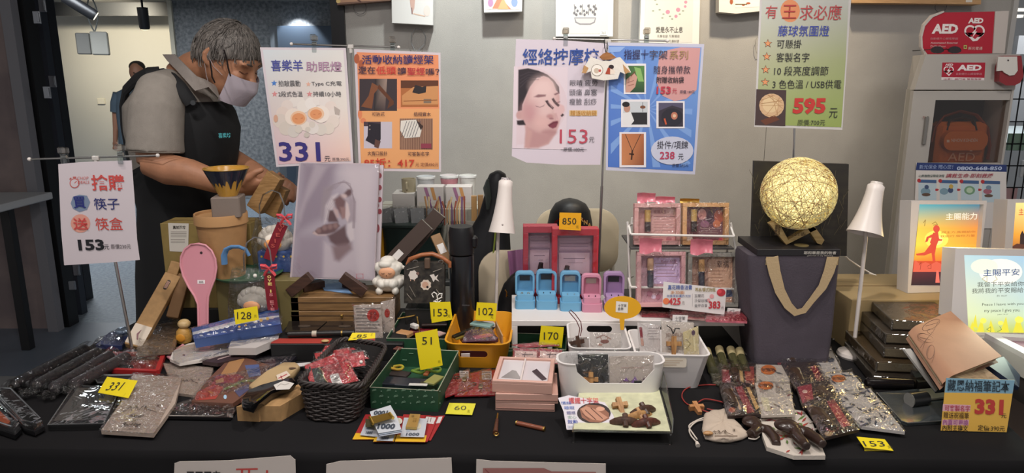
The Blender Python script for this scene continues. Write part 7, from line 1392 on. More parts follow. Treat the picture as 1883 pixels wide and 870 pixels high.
# red packets in basket
rnd=random.Random(21);RP='#b4202a'
packs=[((570,706),(560,672),(614,652),(634,698)),((606,712),(588,678),(640,664),(660,700)),((584,672),(578,650),(640,640),(652,668)),((618,680),(612,656),(668,646),(672,672)),((590,652),(598,636),(640,630),(648,648)),((632,660),(632,642),(684,634),(678,660)),((612,642),(618,628),(664,622),(668,638)),((650,640),(652,622),(690,618),(688,640))]
for i in range(7,-1,-1):
 q=packs[i];zq=zr-.012-.004*(i%3)-.004*i*.2+(.012 if i<2 else 0);cx=sum(p[0] for p in q)/4;cy=sum(p[1] for p in q)/4;fr=Fr(T(cx,cy,zq),0,58);t=thing('red_packet',['front left red packet with black card and beaded chain, nearest the basket front','front right red packet with scattered beads in the basket','second row left red packet in the basket','second row right red packet in the basket','third row left red packet in the basket','third row right red packet against the basket side','back left red packet under the yellow 85 tag','back right red packet under the yellow 85 tag'][i],'packet',fr,'red packets in the wicker basket')
 qq=[fr.uv(*p) for p in (q[1],q[2],q[3],q[0])];b=MB();b.prism(qq,0,.002);b.build('red_card',mat(RP,.5,var=.15,vs=60),t,sm=0)
 if i==0:
  ink(fr,t,[('#141816',[(573,678),(596,674),(608,704),(580,708)]),('#5a7a4a',stroke([(584,684),(592,690),(588,698)],1))],y=-.0006,name='black_card')
  b=MB();[b.ell(fr.p(*p,-.003),.0016,6,4) for p in [(586+j*1.4+sin(j*.5)*2,676+j*2.2) for j in range(14)]];o=b.build('bead_chain',mat('#d8c48c',.3,.5),t,sm=180);o['kind']='stuff'
  ink(fr,t,[('#cfc9c6',[(606,690),(622,686),(630,706),(612,710)]),('#4a4444',stroke([(609,694),(620,691)],.8)+stroke([(611,698),(623,695)],.8)+stroke([(613,702),(625,699)],.8)),],y=-.0012,name='price_sticker')
 elif i==1:
  b=MB();[b.ell(fr.p(*p,-.003),.0018,6,4) for p in [(640+sin(j)*4,672+j*3) for j in range(10)]];o=b.build('bead_chain',mat('#e0cf9a',.3,.5),t,sm=180);o['kind']='stuff'
 elif i in (2,4,5):ink(fr,t,[('#2a1a1c',[(q[1][0]+14,q[1][1]+2),(q[1][0]+30,q[1][1]),(q[1][0]+32,q[1][1]+6),(q[1][0]+16,q[1][1]+8)])],y=-.0006,name='small_charm')
 film(t,fr,grow((q[1],q[2],q[3],q[0]),1.10),y=-.003,amp=.004,nu=10,nv=7)
b=MB();b.ell(T(664,666,zr+.004),.0045,10,8);tag(b.build('pearl',mat('#e2dcd4',.2,coat=.5)),'small pearl bead on the red packets in the basket','bead')
ptag('85','yellow 85 tag lying on the back of the wicker basket',[(648,612),(690,612),(690,622),(640,626)],(655,615,676,621),z=zr+.008,tilt=80,back=False)
# text packets with red sticker
for i,(q,Y,lab) in enumerate([([(700,556),(726,550),(724,616),(706,622)],1.90,'narrow film packet behind the tassel text packet'),([(650,562),(700,560),(706,622),(655,616)],1.86,'film packet of white letter beads with round red sticker')]):
 fr=Fr((V(q[0][0],q[3][1],Y).x,Y,V(q[0][0],q[3][1],Y).z),0,8);t=thing('bead_packet',lab,'packet',fr);P=[fr.uv(*p) for p in q];b=MB();b.prism([P[0],P[1],(P[2][0],ZT-fr.m.translation.z+.002),(P[3][0],ZT-fr.m.translation.z+.002)],0,.006);b.build('insert',mat('#b5a69c',.6),t,sm=0)
 if i:ink(fr,t,[('#8a7f7a',[rect(654+(j%3),566+j*6,700-(j*5)%8,568.4+j*6) for j in range(8)]),('#b2342c',circ(686,580,11.5))],y=-.0008);text(fr,t,'幸福\n串珠',(680,573,692,587),'#7a1f1c',y=-.0018)
 else:ink(fr,t,[('#a8342c',circ(712,576,5,8))],y=-.0008)
 film(t,fr,grow(q,1.12),y=-.004,amp=.005,nu=9,nv=9)
# ---------------- green boxes
GR=mat('#1e4a30',.6,var=.15,vs=40)
def openbox(label,fl_,fr_,topl,backy,t_=.003,deco=True,m=None,inner='#1f4a31',zb=ZT):
 fr,w_=base(fl_,fr_,zb);h=fr.uv(*topl)[1];d=fr.onz((fl_[0]+fr_[0])/2,backy,h)[1];t=thing('green_box',label,'box',fr);m=m or GR
 for nm,c,s in (('wall',(0,t_/2,h/2),(w_,t_,h)),('wall',(0,d-t_/2,h/2),(w_,t_,h)),('wall',(-w_/2+t_/2,d/2,h/2),(t_,d-2*t_,h)),('wall',(w_/2-t_/2,d/2,h/2),(t_,d-2*t_,h)),('bottom',(0,d/2,t_/2+.0003),(w_-2*t_,d-2*t_,t_))):
  b=MB();b.box(c,s);b.build('box_'+nm,m,t,sm=0)
 b=MB();P=[(-w_/2,0),(w_/2,0),(w_/2,d),(-w_/2,d)];b.tube([(x,y,h) for x,y in P],.0011,4,closed=True);b.build('cut_edge',mat('#b7b6a0',.6),t,sm=0)
 if deco:
  it=[];rnd=random.Random(5)
  y0,y1=topl[1],fl_[1]
  for j in range(4):
   for i in range(5):
    x=fl_[0]+6+i*27+(j%2)*13;y=y0+6+j*11
    if x<fr_[0]-8 and y<y1-3:it.append(('#7fa58a',stroke([(x-4,y+1),(x+4,y-1)],1.2)+stroke([(x-3,y-1.2),(x+3,y-2.6)],.8)));it.append(('#8fae98',circ(x+13,y+1.5,1.2,1.1,6)))
  if it:ink(fr,t,it,y=-.0008,name='printed_pattern')
 return fr,t,w_,h,d
fr,t,w_,h,d=openbox('front green printed gift box with bracelets and yellow 51 tag',(682,751),(806,758),(680,712),641);GB=(fr,h)
it=[('#7fa58a',stroke([(x-4,y+1),(x+4,y-1)],1.2)) for x,y in ((726,648),(738,658),(756,650),(700,672),(745,690),(790,640))]
b=MB();q=Fr((0,d-.0035,0));
for i,(px,py) in enumerate(((728,650),(744,662),(756,650),(735,672))):
 x,z=fr.uv(px,py,d-.0035);b.box((x,d-.0036,z),(.012,.0006,.002))
o=b.build('printed_pattern',mat('#7fa58a',.6),t,sm=0);o['kind']='stuff'
def inbox(fr,px,py,z):x,y=fr.onz(px,py,z);return fr.m@Vector((x,y,z))
def ring_thing(label,px,py,z,rx,ry,r,m,base_fr,name='bracelet',group=None):
 p=inbox(base_fr,px,py,z);fr=Fr(p);b=MB();k=1.8/FPX;b.tube([(rx*k*cos(a),ry*k*sin(a)*1.6,.002*sin(2*a)) for a in [j*pi/10 for j in range(20)]],r,8,closed=True);o=b.build(name,m);o.matrix_world=fr.m;tag(o,label,'bracelet',group);return o
ring_thing('yellow green braided bracelet at the left inside green box',728,676,.030,13,4.5,.0036,mat('#a5a328',.6,var=.5,vs=90,second='#c98f2c'),fr)
ring_thing('bright green bracelet near the middle inside green box',770,682,.030,12,5,.0038,mat('#6f8f2e',.6,bump=.5,bs=200),fr)
ring_thing('bright green bracelet at the right inside green box',798,680,.030,12,5,.0038,mat('#7c9a34',.6,bump=.5,bs=200),fr)
def loosebox(label,c0,c1,z,w_,h_,col,name,cat,rough=.5,frb=None,m=None):
 p0,p1=inbox(frb,*c0,z),inbox(frb,*c1,z);f=Fr((p0+p1)/2,math.degrees(math.atan2(p1.y-p0.y,p1.x-p0.x)));b=MB();b.box((0,0,0),((p1-p0).length,w_,h_),min(w_,h_)*.2);o=b.build(name,m or mat(col,rough));o.matrix_world=f.m;tag(o,label,cat);return o
loosebox('dark navy film pouch lying in front of the bracelets',(706,702),(786,708),.020,.045,.012,'#23262e','dark_pouch','pouch',.2,fr)
loosebox('white barcode strip on the dark navy pouch',(752,707),(786,708),.030,.012,.002,'#c8c6c0','barcode_strip','label',.5,fr)
loosebox('orange wooden charm between green bracelets',(782,690),(792,678),.028,.012,.006,'#a35a2c','wood_charm','charm',.5,fr)
loosebox('olive gold packet at the right end of the green box',(788,706),(808,692),.026,.03,.006,'#8c8a52','gold_packet','packet',.3,fr)
loosebox('dark cord tangle with red bits left of yellow bracelet',(706,684),(752,690),.022,.03,.006,'#2c2220','cord_bundle','cord',.7,fr)
# green box behind (153)
fr,t,w_,h,d=openbox('rear green gift box with key charms and yellow 153 tag',(712,658),(822,660),(712,622),575,deco=False)
b=MB();b.tube([inbox(fr,731,586,.075),inbox(fr,762,580,.078),inbox(fr,766,578,.078),inbox(fr,770,600,.05),inbox(fr,772,612,.04)],.0022,8);tag(b.build('gold_keyring',GOLD),'gold bent keyring bar standing above the rear green box','keyring')
for i,(c0,c1,z,w2,h2,col,nm,cat,lab) in enumerate([((722,606),(800,604),.03,.08,.014,'#7a2028','red_pouch','pouch','dark red pouches inside the rear green box'),((732,612),(756,616),.045,.03,.014,'#b98a5c','braided_charm','charm','tan braided charm on the red pouches'),((757,598),(768,602),.05,.016,.014,'#d8d4ce','panda_charm','charm','small white and black charm under the gold keyring'),((775,598),(822,597),.05,.012,.006,'#2c1c18','dark_stick','stick','thin dark stick lying across the rear green box'),((800,612),(814,616),.045,.03,.004,'#c9a8a0','pink_label','label','pale pink label at right of the rear green box'),((726,640),(738,642),.052,.02,.004,'#5a2c22','leather_tab','tab','small brown leather tab at the box front edge')]):
 loosebox(lab,c0,c1,z,w2,h2,col,nm,cat,.5,fr)
ptag('153','yellow 153 tag standing on the rear green box under white ornament',[(790,556),(828,555),(832,588),(794,594)],(797,568,823,582),Y=1.83,tilt=6,fold=[(794,587),(832,581),(832,588),(794,594)])
ptag('51','yellow 51 tag with ruled lower flap in the front green box',[(763,613),(804,605),(814,672),(773,681)],(776,620,794,634),Y=1.66,tilt=8,fold=[(769,648),(810,640),(814,672),(773,681)],back=False)
# yellow bin
YB_=mat('#dd9a22',.4)
def bin_(label,name,fl_,fr_,topl,topw,backy,m,rad_=.03,z=ZT,taper=None,holes=(),lip=.003,cat='bin',dip=None,backh=None):
 f,w_=base(fl_,fr_,z);h=f.uv(*topl)[1];(xa_,_),(xb_,_)=f.uv(topl[0],topl[1]),f.uv(topl[0]+topw,topl[1]);W_=xb_-xa_;y0=-.006
 d=f.onz(topl[0]+topw/2,backy,h)[1];t=thing(name,label,cat,f);tp=w_/W_ if taper is None else taper
 b=MB();tub(b,W_,d+.006,h,.003,tp,rad_,cy=(d-.006)/2,n=6,lip=lip);o=b.build('tub',m,t,sm=50)
 o.parent=None
 cb=MB();n=0
 for (x0,y0_,x1,y1_,wh) in holes:
  yy=-.006 if wh=='f' else d;(a0,c1_),(a1,c0_)=f.uv(x0,y0_,yy),f.uv(x1,y1_,yy);hh_=(c1_-c0_);P=rrect(a1-a0,hh_,min(hh_,a1-a0)*.48,6,(a0+a1)/2,(c0_+c1_)/2);cb.prism(P,yy-.03,yy+.03);n+=1
 if dip:
  P=[f.uv(x,y,-.006) for x,y in dip];cb.prism(P,-.06,d*.45)
  n+=1
 if n:cut(o,cb)
 o.parent=t
 return f,t,W_,h,d
F1=bin_('bright yellow plastic bin with oval handle holding keychains','plastic_bin',(826,679),(929,681),(813,630),121,572,YB_,.035,holes=((841,646,896,661,'f'),(866,588,912,604,'b')))
fr=F1[0]
for c0,c1,z,w2,h2,col,nm,cat,lab in [((833,620),(880,600),.055,.012,.008,'#26241a','metal_tube','tube','black metal tube with gold edge lying in the yellow bin'),((838,624),(890,606),.050,.006,.006,'#8a7a34','gold_rod','rod','thin gold rod beside the black tube in yellow bin'),((850,628),(912,620),.035,.05,.016,'#5a3440','purple_packet','packet','purplish film packets at the bottom of yellow bin'),((868,594),(905,600),.062,.03,.008,'#7c9c98','teal_packet','packet','pale teal film packet at the back of yellow bin'),((872,622),(904,616),.058,.022,.006,'#b04a6a','pink_charm','charm','shiny pink charm among the packets in yellow bin'),((912,600),(924,626),.05,.004,.03,'#b8926a','clear_card','card','clear card standing at the right side of yellow bin')]:
 loosebox(lab,c0,c1,z,w2,h2,col,nm,cat,.3,fr)
loosebox('dark maroon packet bundle filling the bottom of yellow bin',(846,646),(908,646),.030,.04,.03,'#35161c','maroon_bundle','packet',.3,fr);loosebox('white label seen through the yellow bin handle hole',(848,655),(864,654),.030,.003,.014,'#cfcac8','white_label','label',.5,fr)
f_,t_=flatpack('film_packet','crinkled film packet sparkling inside the yellow bin','packet',[(858,606),(905,604),(912,626),(850,628)],ZT+.058,.002,'#5c3a4c',amp=.007)
ptag('102','yellow 102 tag clipped over the back of the yellow bin',[(877,556),(914,558),(911,590),(874,588)],(880,566,907,580),Y=1.93,tilt=5,back=False)
# green box 170
fr,t,w_,h,d=openbox('green gift box behind the pink boxes with yellow 170 tag',(932,668),(1040,672),(932,640),614,deco=True)
for i,(q,z,lab) in enumerate([([(944,640),(990,642),(990,668),(942,668)],.045,'red bordered pink card packet, left in the 170 box'),([(990,640),(1034,644),(1034,670),(990,668)],.045,'red bordered pink card packet, right in the 170 box'),([(940,634),(1010,628),(1030,636),(960,640)],.052,'thin red card packet edge at the back of 170 box')]):
 cx=sum(p[0] for p in q)/4;cy=sum(p[1] for p in q)/4;p=inbox(fr,cx,cy,z);f=Fr(p,0,55);t=thing('card_packet',lab,'packet',f);b=MB();b.prism([f.uv(*a) for a in q],0,.002);b.build('red_card',mat('#8e2430',.5),t,sm=0)
 if i<2:ink(f,t,[('#c7a8a0',grow([(q[0][0],q[0][1]+3),(q[1][0],q[1][1]+3),q[2],q[3]],.86)),('#4a2a2c',stroke([(q[0][0]+16,q[0][1]+12),(q[0][0]+36,q[0][1]+12)],2)+stroke([(q[0][0]+22,q[0][1]+8),(q[0][0]+20,q[0][1]+18)],1.6))])
 film(t,f,grow(q,1.08),y=-.003,amp=.004)
ptag('170','yellow 170 tag standing in the green box left of white bins',[(995,599),(1037,602),(1033,640),(991,634)],(1000,611,1027,625),Y=1.80,tilt=5,back=False)
# red packets on cloth
for i,(q,st,ch,lab) in enumerate([([(880,684),(913,680),(910,726),(880,728)],(884,684,900,700),None,'rightmost red packet touching the pink boxes'),([(852,690),(902,678),(900,726),(836,728)],(886,682,904,698),(880,704,888,720),'middle red packet with metal key charm'),([(817,694),(862,680),(870,712),(819,730)],(845,682,862,696),(850,692,858,706),'leftmost red packet with metal key charm on black cloth')]):
 f,t=flatpack('red_packet',lab,'packet',q,ZT+.004+i*.005,.003,'#9c2228',[('#c9bdb8',rect(*st)),('#5a4a48',[rect(st[0]+2,st[1]+3+j*4,st[2]-2,st[1]+4+j*4) for j in range(3)])],filmed=False)
 if ch:b=MB();x,z=f.uv((ch[0]+ch[2])/2,(ch[1]+ch[3])/2);b.box((x,-.003,z),(.011,.004,.022),.001);b.build('metal_charm',mat('#7a6f58',.35,.8),t);b=MB();x2,z2=f.uv(ch[0]-10,ch[1]+4);b.tube([(x2+.008*cos(a),-.003,z2+.008*sin(a)) for a in [j*pi/5 for j in range(10)]],.0012,6,closed=True);b.build('key_ring',mat('#4a4038',.4,.6),t)
 film(t,f,grow(q,1.05),y=-.005,amp=.004)
ptag('60','small stack of yellow 60 cards lying on black cloth',[(826,741),(875,742),(868,763),(819,761)],(835,746,858,754),z=ZT+.006,tilt=88,back=False,tc='#5a5a3a',col='#d6cf3a')
f=Fr(T(847,753,ZT+.003),0,88)
# money envelopes
for i,(q,lab) in enumerate([([(672,762),(708,764),(690,808),(648,808)],'leftmost red money card with yellow band'),([(716,764),(742,766),(724,812),(686,812)],'second red money card with yellow band'),([(792,766),(818,764),(792,810),(772,808)],'rightmost red money card with white sticker, outermost of the fan'),([(782,764),(806,766),(786,812),(762,812)],'red money card with white sticker beside the outermost'),([(742,762),(792,764),(782,813),(726,812)],'red money card under the 1000 banknote and gold lighter')]):
 x0=min(p[0] for p in q);f,t=flatpack('money_card',lab,'card',q,ZT+.003+(i%2)*.003+(.003 if i==4 else 0),.0015,'#9a2426',[('#d9ab2c',[(q[3][0]+(q[0][0]-q[3][0])*.25,q[3][1]+(q[0][1]-q[3][1])*.25),(q[2][0]+(q[1][0]-q[2][0])*.25,q[2][1]+(q[1][1]-q[2][1])*.25),q[2],q[3]])] if i not in (2,3) else [('#c9c2c0',[(q[0][0]+2,q[0][1]+2),(q[1][0]-4,q[1][1]+2),(q[1][0]-9,q[1][1]+14),(q[0][0]-3,q[0][1]+14)]),('#5a3c3c',stroke([(q[0][0]+6,q[0][1]+4),(q[0][0]+4,q[0][1]+12)],1)+stroke([(q[0][0]+11,q[0][1]+4),(q[0][0]+9,q[0][1]+12)],1))],filmed=False)
for i,(q,z,n,lab) in enumerate([([(674,772),(705,778),(700,804),(662,800)],.008,1,'banknote on the leftmost money card'),([(697,794),(730,790),(722,811),(692,810)],.009,1,'banknote peeking below the folded banknotes'),([(743,768),(786,770),(780,804),(736,803)],.012,1,'flat 1000 banknote beneath the gold lighter'),([(716,765),(730,766),(738,790),(728,790)],.010,1,'banknote edge behind the folded banknotes')]):
 f,t=flatpack('banknote',lab,'banknote',q,ZT+z,.0006,'#b3b6bd',[('#9aa6b4',[((q[0][0]*.75+q[1][0]*.25),q[0][1]+3),(q[0][0]*.6+q[1][0]*.4,q[0][1]+3),(q[3][0]*.6+q[2][0]*.4,q[3][1]-9),(q[3][0]*.75+q[2][0]*.25,q[3][1]-9)]),('#c8c4b4',circ((q[0][0]+q[2][0])/2+6,(q[0][1]+q[2][1])/2-3,7,6))],filmed=False)
 if i!=3:text(f,t,'1000',(q[3][0]+10,q[3][1]-7,q[3][0]+(36 if i==2 else 24),q[3][1]-2),'#4a5260',y=-.0012,bold=.04)
for i,(q,z,lab) in enumerate([([(680,757),(718,745),(729,764),(686,776)],.034,'upper half of folded 1000 banknotes under gold money clip'),([(688,780),(729,764),(738,790),(696,797)],.028,'lower half of folded 1000 banknotes below gold money clip')]):
 f=Fr(T(sum(p[0] for p in q)/4,sum(p[1] for p in q)/4,ZT+z),0,82);t=thing('banknote',lab,'banknote',f)
 for k in range(3):
  b=MB();b.prism([f.uv(p[0]+k*.8,p[1]+k*1.2) for p in q],k*.0022,k*.0022+.0008);b.build('folded_sheet',mat(['#b8bcc2','#9aa4b2','#a8acb8'][k],.6),t,sm=0)
 text(f,t,'0001' if i==0 else '1000',(686,755,714,763) if i==0 else (693,779,728,789),'#3a424e',y=-.0012,bold=.05)
f=Fr(T(703,768,ZT+.040),0,80);t=thing('money_clip','brushed gold money clip around the folded banknotes','clip',f);q=[(677,768),(719,759),(724,769),(685,780)]
b=MB();b.prism([f.uv(*p) for p in q],-.0012,0);b.build('clip_plate',mat('#a88a3e',.3,.9),t,sm=0);b=MB();b.tube([f.p(680,767,0),f.p(686,780,0)],.003,8);b.build('clip_bend',mat('#c9a24a',.25,.9),t);b=MB();b.tube([f.p(716,760,-.001),f.p(723,769,-.001)],.0036,8);b.build('clip_bend',mat('#d8b45a',.25,.9),t)
f=Fr(T(680,778,ZT+.018),0,84);t=card('coin_clip','dull metal second clip under the gold clip','clip',f,[(672,770),(690,772),(686,785),(672,784)],m=mat('#6a6448',.4,.7),thick=.002)
f=Fr(T(757,775,ZT+.022),0,84);t=thing('gold_lighter','engraved gold plate lying on the flat 1000 banknote','plate',f);q=[(754,761),(773,762),(766,786),(746,785)]
b=MB();b.prism([f.uv(*p) for p in q],0,.006);b.build('plate',mat('#c4a45e',.3,.7),t,sm=0);text(f,t,'福',(756,763,762,767),'#5a4418',y=-.001);text(f,t,'平安\n喜樂',(758,769,767,776),'#8a6a2c',y=-.001)
f=Fr(T(750,800,ZT+.0135),0,88)
# pink boxes stack
PB=mat('#c49a8c',.55)
z=ZT
for i,(fl_,fr_,topy,lab) in enumerate([((911,755),(1020,758),741,'bottom pink drawer box of the stack of three'),((911,741),(1026,743),724,'middle pink box of the stack of three'),((905,721),(1015,726),704,'top pink box with clear window showing a dark pendant')]):
 f,w_=base(fl_,fr_,z+.0004) if i==0 else base(fl_,fr_,z+.0004);hz=f.uv(fl_[0],topy)[1];hz=max(.018,min(.03,hz));t=thing('pink_box',lab,'box',f,None);d=.125 if i<2 else f.onz(960,661,hz)[1]
 b=MB();b.box((0,d/2,hz/2),(w_,d,hz),.001);b.build('drawer_body',PB,t)
 if i<2:b=MB();b.box((0,-.0006,hz*.35),(w_*.98,.0014,.0012));b.build('drawer_seam',mat('#8f6a60',.6),t,sm=0)
 if i==2:
  wl=[(-w_/2+.012,.012),(w_/2-.012,.012),(w_/2-.010,d-.008),(-w_/2+.012,d-.008)]
  b=MB();b.plate(wl,hz+.0002,hz+.0008);b.build('window_panel',mat('#d4cdd0',.12,coat=.6),t,sm=0)
  for (x0,y0,x1,y1) in ((-w_/2,0,w_/2,.010),(-w_/2,d-.007,w_/2,d),(-w_/2,.010,-w_/2+.010,d-.007),(w_/2-.010,.010,w_/2,d-.007),(-.006,.010,-.002,d-.007)):
   b=MB();b.box(((x0+x1)/2,(y0+y1)/2,hz+.003),(x1-x0,y1-y0,.006),.0008);b.build('window_frame',mat('#cda294' if x0!=-.006 else '#d8ccc8',.5),t)
  b=MB();b.plate([(.018,.07),(.028,.085),(.055,.03),(.045,.022)],hz+.0010,hz+.003);b.build('dark_pendant',mat('#4a3c40',.2,.3),t,sm=0)
  b=MB();b.plate([(-.052,.028),(-.03,.075),(-.02,.07),(-.004,.025)],hz+.0010,hz+.0016);b.build('foil_shape',mat('#b9b2b2',.15,.5),t,sm=0)
 z+=hz+.0004
# small metal pendant and stick
b=MB();p0,p1=T(911,796,ZT+.006),T(914,772,ZT+.008);f=Fr(p0);t=thing('seal_pendant','tiny wood and gold pendant lying on cloth below pink boxes','pendant',f);b.cyl((0,0,0),p1-p0,.006,.0035,n=12);b.build('wood_body',wood('#5a3424','#45281c',.4),t)
b=MB();b.cyl(p1-p0,(p1-p0)*1.5,.0022,n=8);b.build('gold_pin',GOLD,t);b=MB();b.tube([Vector((.005*cos(a)+.002,-.006+.006*sin(a),0)) for a in [j*pi/6 for j in range(12)]],.0012,6,closed=True);b.build('gold_ring',GOLD,t)
p0,p1=T(951,778,ZT+.005),T(1000,789,ZT+.005);f=Fr(p0);t=thing('wooden_tube','short reddish wooden tube with brass ends on cloth','tube',f);d=p1-p0;b=MB();b.cyl((0,0,0),d,.0052,n=14);b.build('tube_body',mat('#7a4430',.3,var=.2,vs=50),t);b=MB();b.cyl(-d*.04,d*.01,.0056,n=14);b.build('brass_end',GOLD,t);b=MB();b.cyl(d*.98,d*1.04,.0056,n=14);b.build('brass_end',GOLD,t)
# ---------------- white bins
WB=mat('#dcd8d6',.42)
B1=bin_('rear left white bin with oval slot and red corded pendant','white_bin',(1050,704),(1154,706),(1045,638),114,594,WB,.02,holes=((1079,598,1125,611,'b'),))
B2=bin_('rear right white bin leaning cards and wooden crosses','white_bin',(1180,716),(1288,718),(1163,650),137,607,WB,.018)
B3=bin_('front white bin with dipped lip holding black and linen pouches','white_bin',(1034,742),(1212,742),(1024,668),198,647,WB,.03,dip=[(1052,640),(1206,640),(1203,680),(1180,706),(1085,706),(1062,686)])
f=B2[0];t=B2[1];(a0,c1),(a1,c0)=f.uv(1210,658,-.0065),f.uv(1262,676,-.0065);b=MB();b.prism(rrect(a1-a0,c1-c0,.006,5,(a0+a1)/2,(c0+c1)/2),-.0068,-.0058);b.build('slot_card',mat('#d9cfbf',.6),t,sm=0)
ink(f,t,[('#a58a6a',[rect(1218,663+j*4,1256-(j*6),663.8+j*4) for j in range(3)])],y=-.0075,name='printed_lines')
def standcard(name,label,cat,frb,quad,z0,yoff,col,pics=(),txs=(),filmed=True,tilt=8,th=.003,m=None,yaw=0):
 cx=(quad[2][0]+quad[3][0])/2;cy=(quad[2][1]+quad[3][1])/2;Y=frb.m.translation.y+yoff;f=Fr(V(cx,cy,Y),yaw,tilt);t=thing(name,label,cat,f);b=MB();b.prism([f.uv(*p) for p in quad],0,th);b.build('card',m or mat(col,.6),t,sm=0)
 if pics:ink(f,t,pics)
 for s_,bx,c_,bd in txs:text(f,t,s_,bx,c_,y=-.0016,bold=bd)
 if filmed:film(t,f,grow(quad,1.05),y=-.004,amp=.004)
 return f,t
def cross_mesh(b,k=1.0,th=.006,M=None,curve=0,c=(0,0,0)):
 P=[(-.0035,-.018),(.0035,-.018),(.0045,-.002),(.013,-.003),(.013,.005),(.0042,.0045),(.004,.014),(-.004,.014),(-.0042,.0045),(-.013,.005),(-.013,-.003),(-.0045,-.002)]
 P=[(x*k,z*k) for x,z in P];m0=b.m.copy()
 if M is not None:b.m=b.m@M
 if not curve:b.prism(P,-th/2,th/2)
 else:
  # bowed bar with short cross arm
  b.tube([(x*k,.012*k*((x/.03)**2),0) for x in (-.032,-.022,-.010,0,.010,.022,.032)],[.0055*k,.007*k,.0075*k,.0075*k,.0075*k,.007*k,.0055*k],8,flat=1.2);b.tube([(0,0,-.016*k),(0,0,.016*k)],.0065*k,8)
 b.m=m0
LW1=wood('#b58a58','#94683c',.5,(30,30,8));DW=wood('#4f3527','#38241a',.45,(30,30,8))
f=B1[0]
standcard('illustrated_card','white card with faint figure drawing in rear left bin','card',f,[(1085,612),(1142,614),(1142,645),(1086,645)],0,.03,'#d6cdc6',[('#b48a7c',stroke([(1096,622),(1110,616),(1124,624)],1.4)+stroke([(1104,620),(1110,632),(1118,622)],1.4)),('#8a5a50',circ(1112,628,8,3.5)),('#c9a090',circ(1104,634,4,2))])
fq,t=standcard('pendant_packet','dark wood pendant packet on red cord at left in rear left bin','pendant',f,[(1045,622),(1082,620),(1084,648),(1046,648)],0,.03,'#b8aea8')
b=MB();x,z=fq.uv(1062,628);cross_mesh(b,1.2,.006,Matrix.Translation((x,-.006,z))@Matrix.Rotation(rad(80),4,'Y'));b.build('wooden_cross',DW,t,sm=0)
b=MB();b.tube([fq.p(x,y,-.008) for x,y in ((1064,618),(1066,604),(1060,590),(1050,578),(1046,573),(1049,570),(1058,578),(1068,592),(1070,606),(1067,618))],.0012,6,closed=False);b.build('red_cord',mat('#5e2424',.6),t)
f=B2[0]
standcard('text_card','white verse card with red pen at left in rear right bin','card',f,[(1172,594),(1214,598),(1214,648),(1176,644)],0,.09,'#d3cbc8',[('#9a9090',[rect(1192,603+j*5,1211-(j%2)*4,603.8+j*5) for j in range(5)]),('#8a2230',stroke([(1178,602),(1180,622)],5)),('#c99a8a',stroke([(1180,622),(1182,636)],5))])
fq,t=standcard('cross_card','lettered packet with pale wooden cross and black cord in rear right bin','card',f,[(1216,590),(1276,594),(1276,652),(1218,648)],0,.06,'#cfc4ba',[('#c9a0b0',circ(1230,634,5,4)),('#b39a8a',[rect(1228,640+j*3,1250,641+j*3) for j in range(3)])],[('JEWELRY',(1224,613,1262,621),'#a89084',.02)])
b=MB();x,z=fq.uv(1238,632);cross_mesh(b,1.45,.006,Matrix.Translation((x,-.007,z)));b.build('wooden_cross',LW1,t,sm=0);
for dx in (-1,1):b=MB();b.tube([fq.p(1238,614,-.008),fq.p(1238+dx*4,604,-.009),fq.p(1238+dx*10,600+(dx>0)*4,-.009),fq.p(1238+dx*12,598+(dx>0)*7,-.008)],.0013,6);b.build('black_cord',BLACK,t)
standcard('pendant_packet','cream ribbon packet with purple charm at right in rear right bin','packet',f,[(1256,612),(1284,600),(1286,652),(1258,652)],0,.045,'#c9b98a',[('#4a2a44',circ(1275,612,3.5,5)),('#8a7a4a',stroke([(1260,622),(1270,632),(1262,642)],1)),('#e0d4a8',stroke([(1276,620),(1278,646)],3))])
b=MB();p0,p1=inbox(B2[0],1186,636,.07),inbox(B2[0],1206,648,.055);b.cyl(p0,p1,.007,n=12);tag(b.build('dark_tube',mat('#2a1c1c',.3)),'dark stubby tube leaning in the rear right bin corner','tube')
f=B3[0]
fq,t=standcard('black_pouch','black pouch packet with pale wooden cross in front bin','pouch',f,[(1062,652),(1118,652),(1120,712),(1066,712)],0,.022,'#141516',tilt=12);b=MB();x,z=fq.uv(1086,698);cross_mesh(b,1.35,.006,Matrix.Translation((x,-.006,z)));b.build('wooden_cross',LW1,t,sm=0);ink(fq,t,[('#6a4a30',[rect(1078,694,1094,695)])],y=-.010,name='engraving')
standcard('black_pouch','second black pouch packet behind at far left of front bin','pouch',f,[(1034,648),(1076,646),(1080,702),(1040,700)],0,.06,'#1b1c1f',tilt=10)
standcard('linen_pouch','linen pouch with purple mountain print and sun in front bin','pouch',f,[(1120,656),(1202,654),(1198,712),(1122,712)],0,.022,'',mountains(1136,706,46,'#5c3c50')+[('#8a68a0',[(1146,700),(1152,694),(1156,702)]),('#8a68a0',[(1160,704),(1168,692),(1174,704)]),('#b08a84',[rect(1142,676,1184,676.8)])],m=mat('#b3a79e',.9,bump=.4,bs=200),tilt=12)
for i,(q,yo,lab) in enumerate([([(1080,645),(1140,643),(1140,690),(1082,690)],.085,'clear packet with grey card, third from front in the front bin'),([(1110,641),(1176,641),(1178,690),(1114,690)],.105,'clear packet peeking out behind the others in front bin')]):standcard('clear_packet',lab,'packet',f,q,0,yo,'#8e8a86',tilt=10)
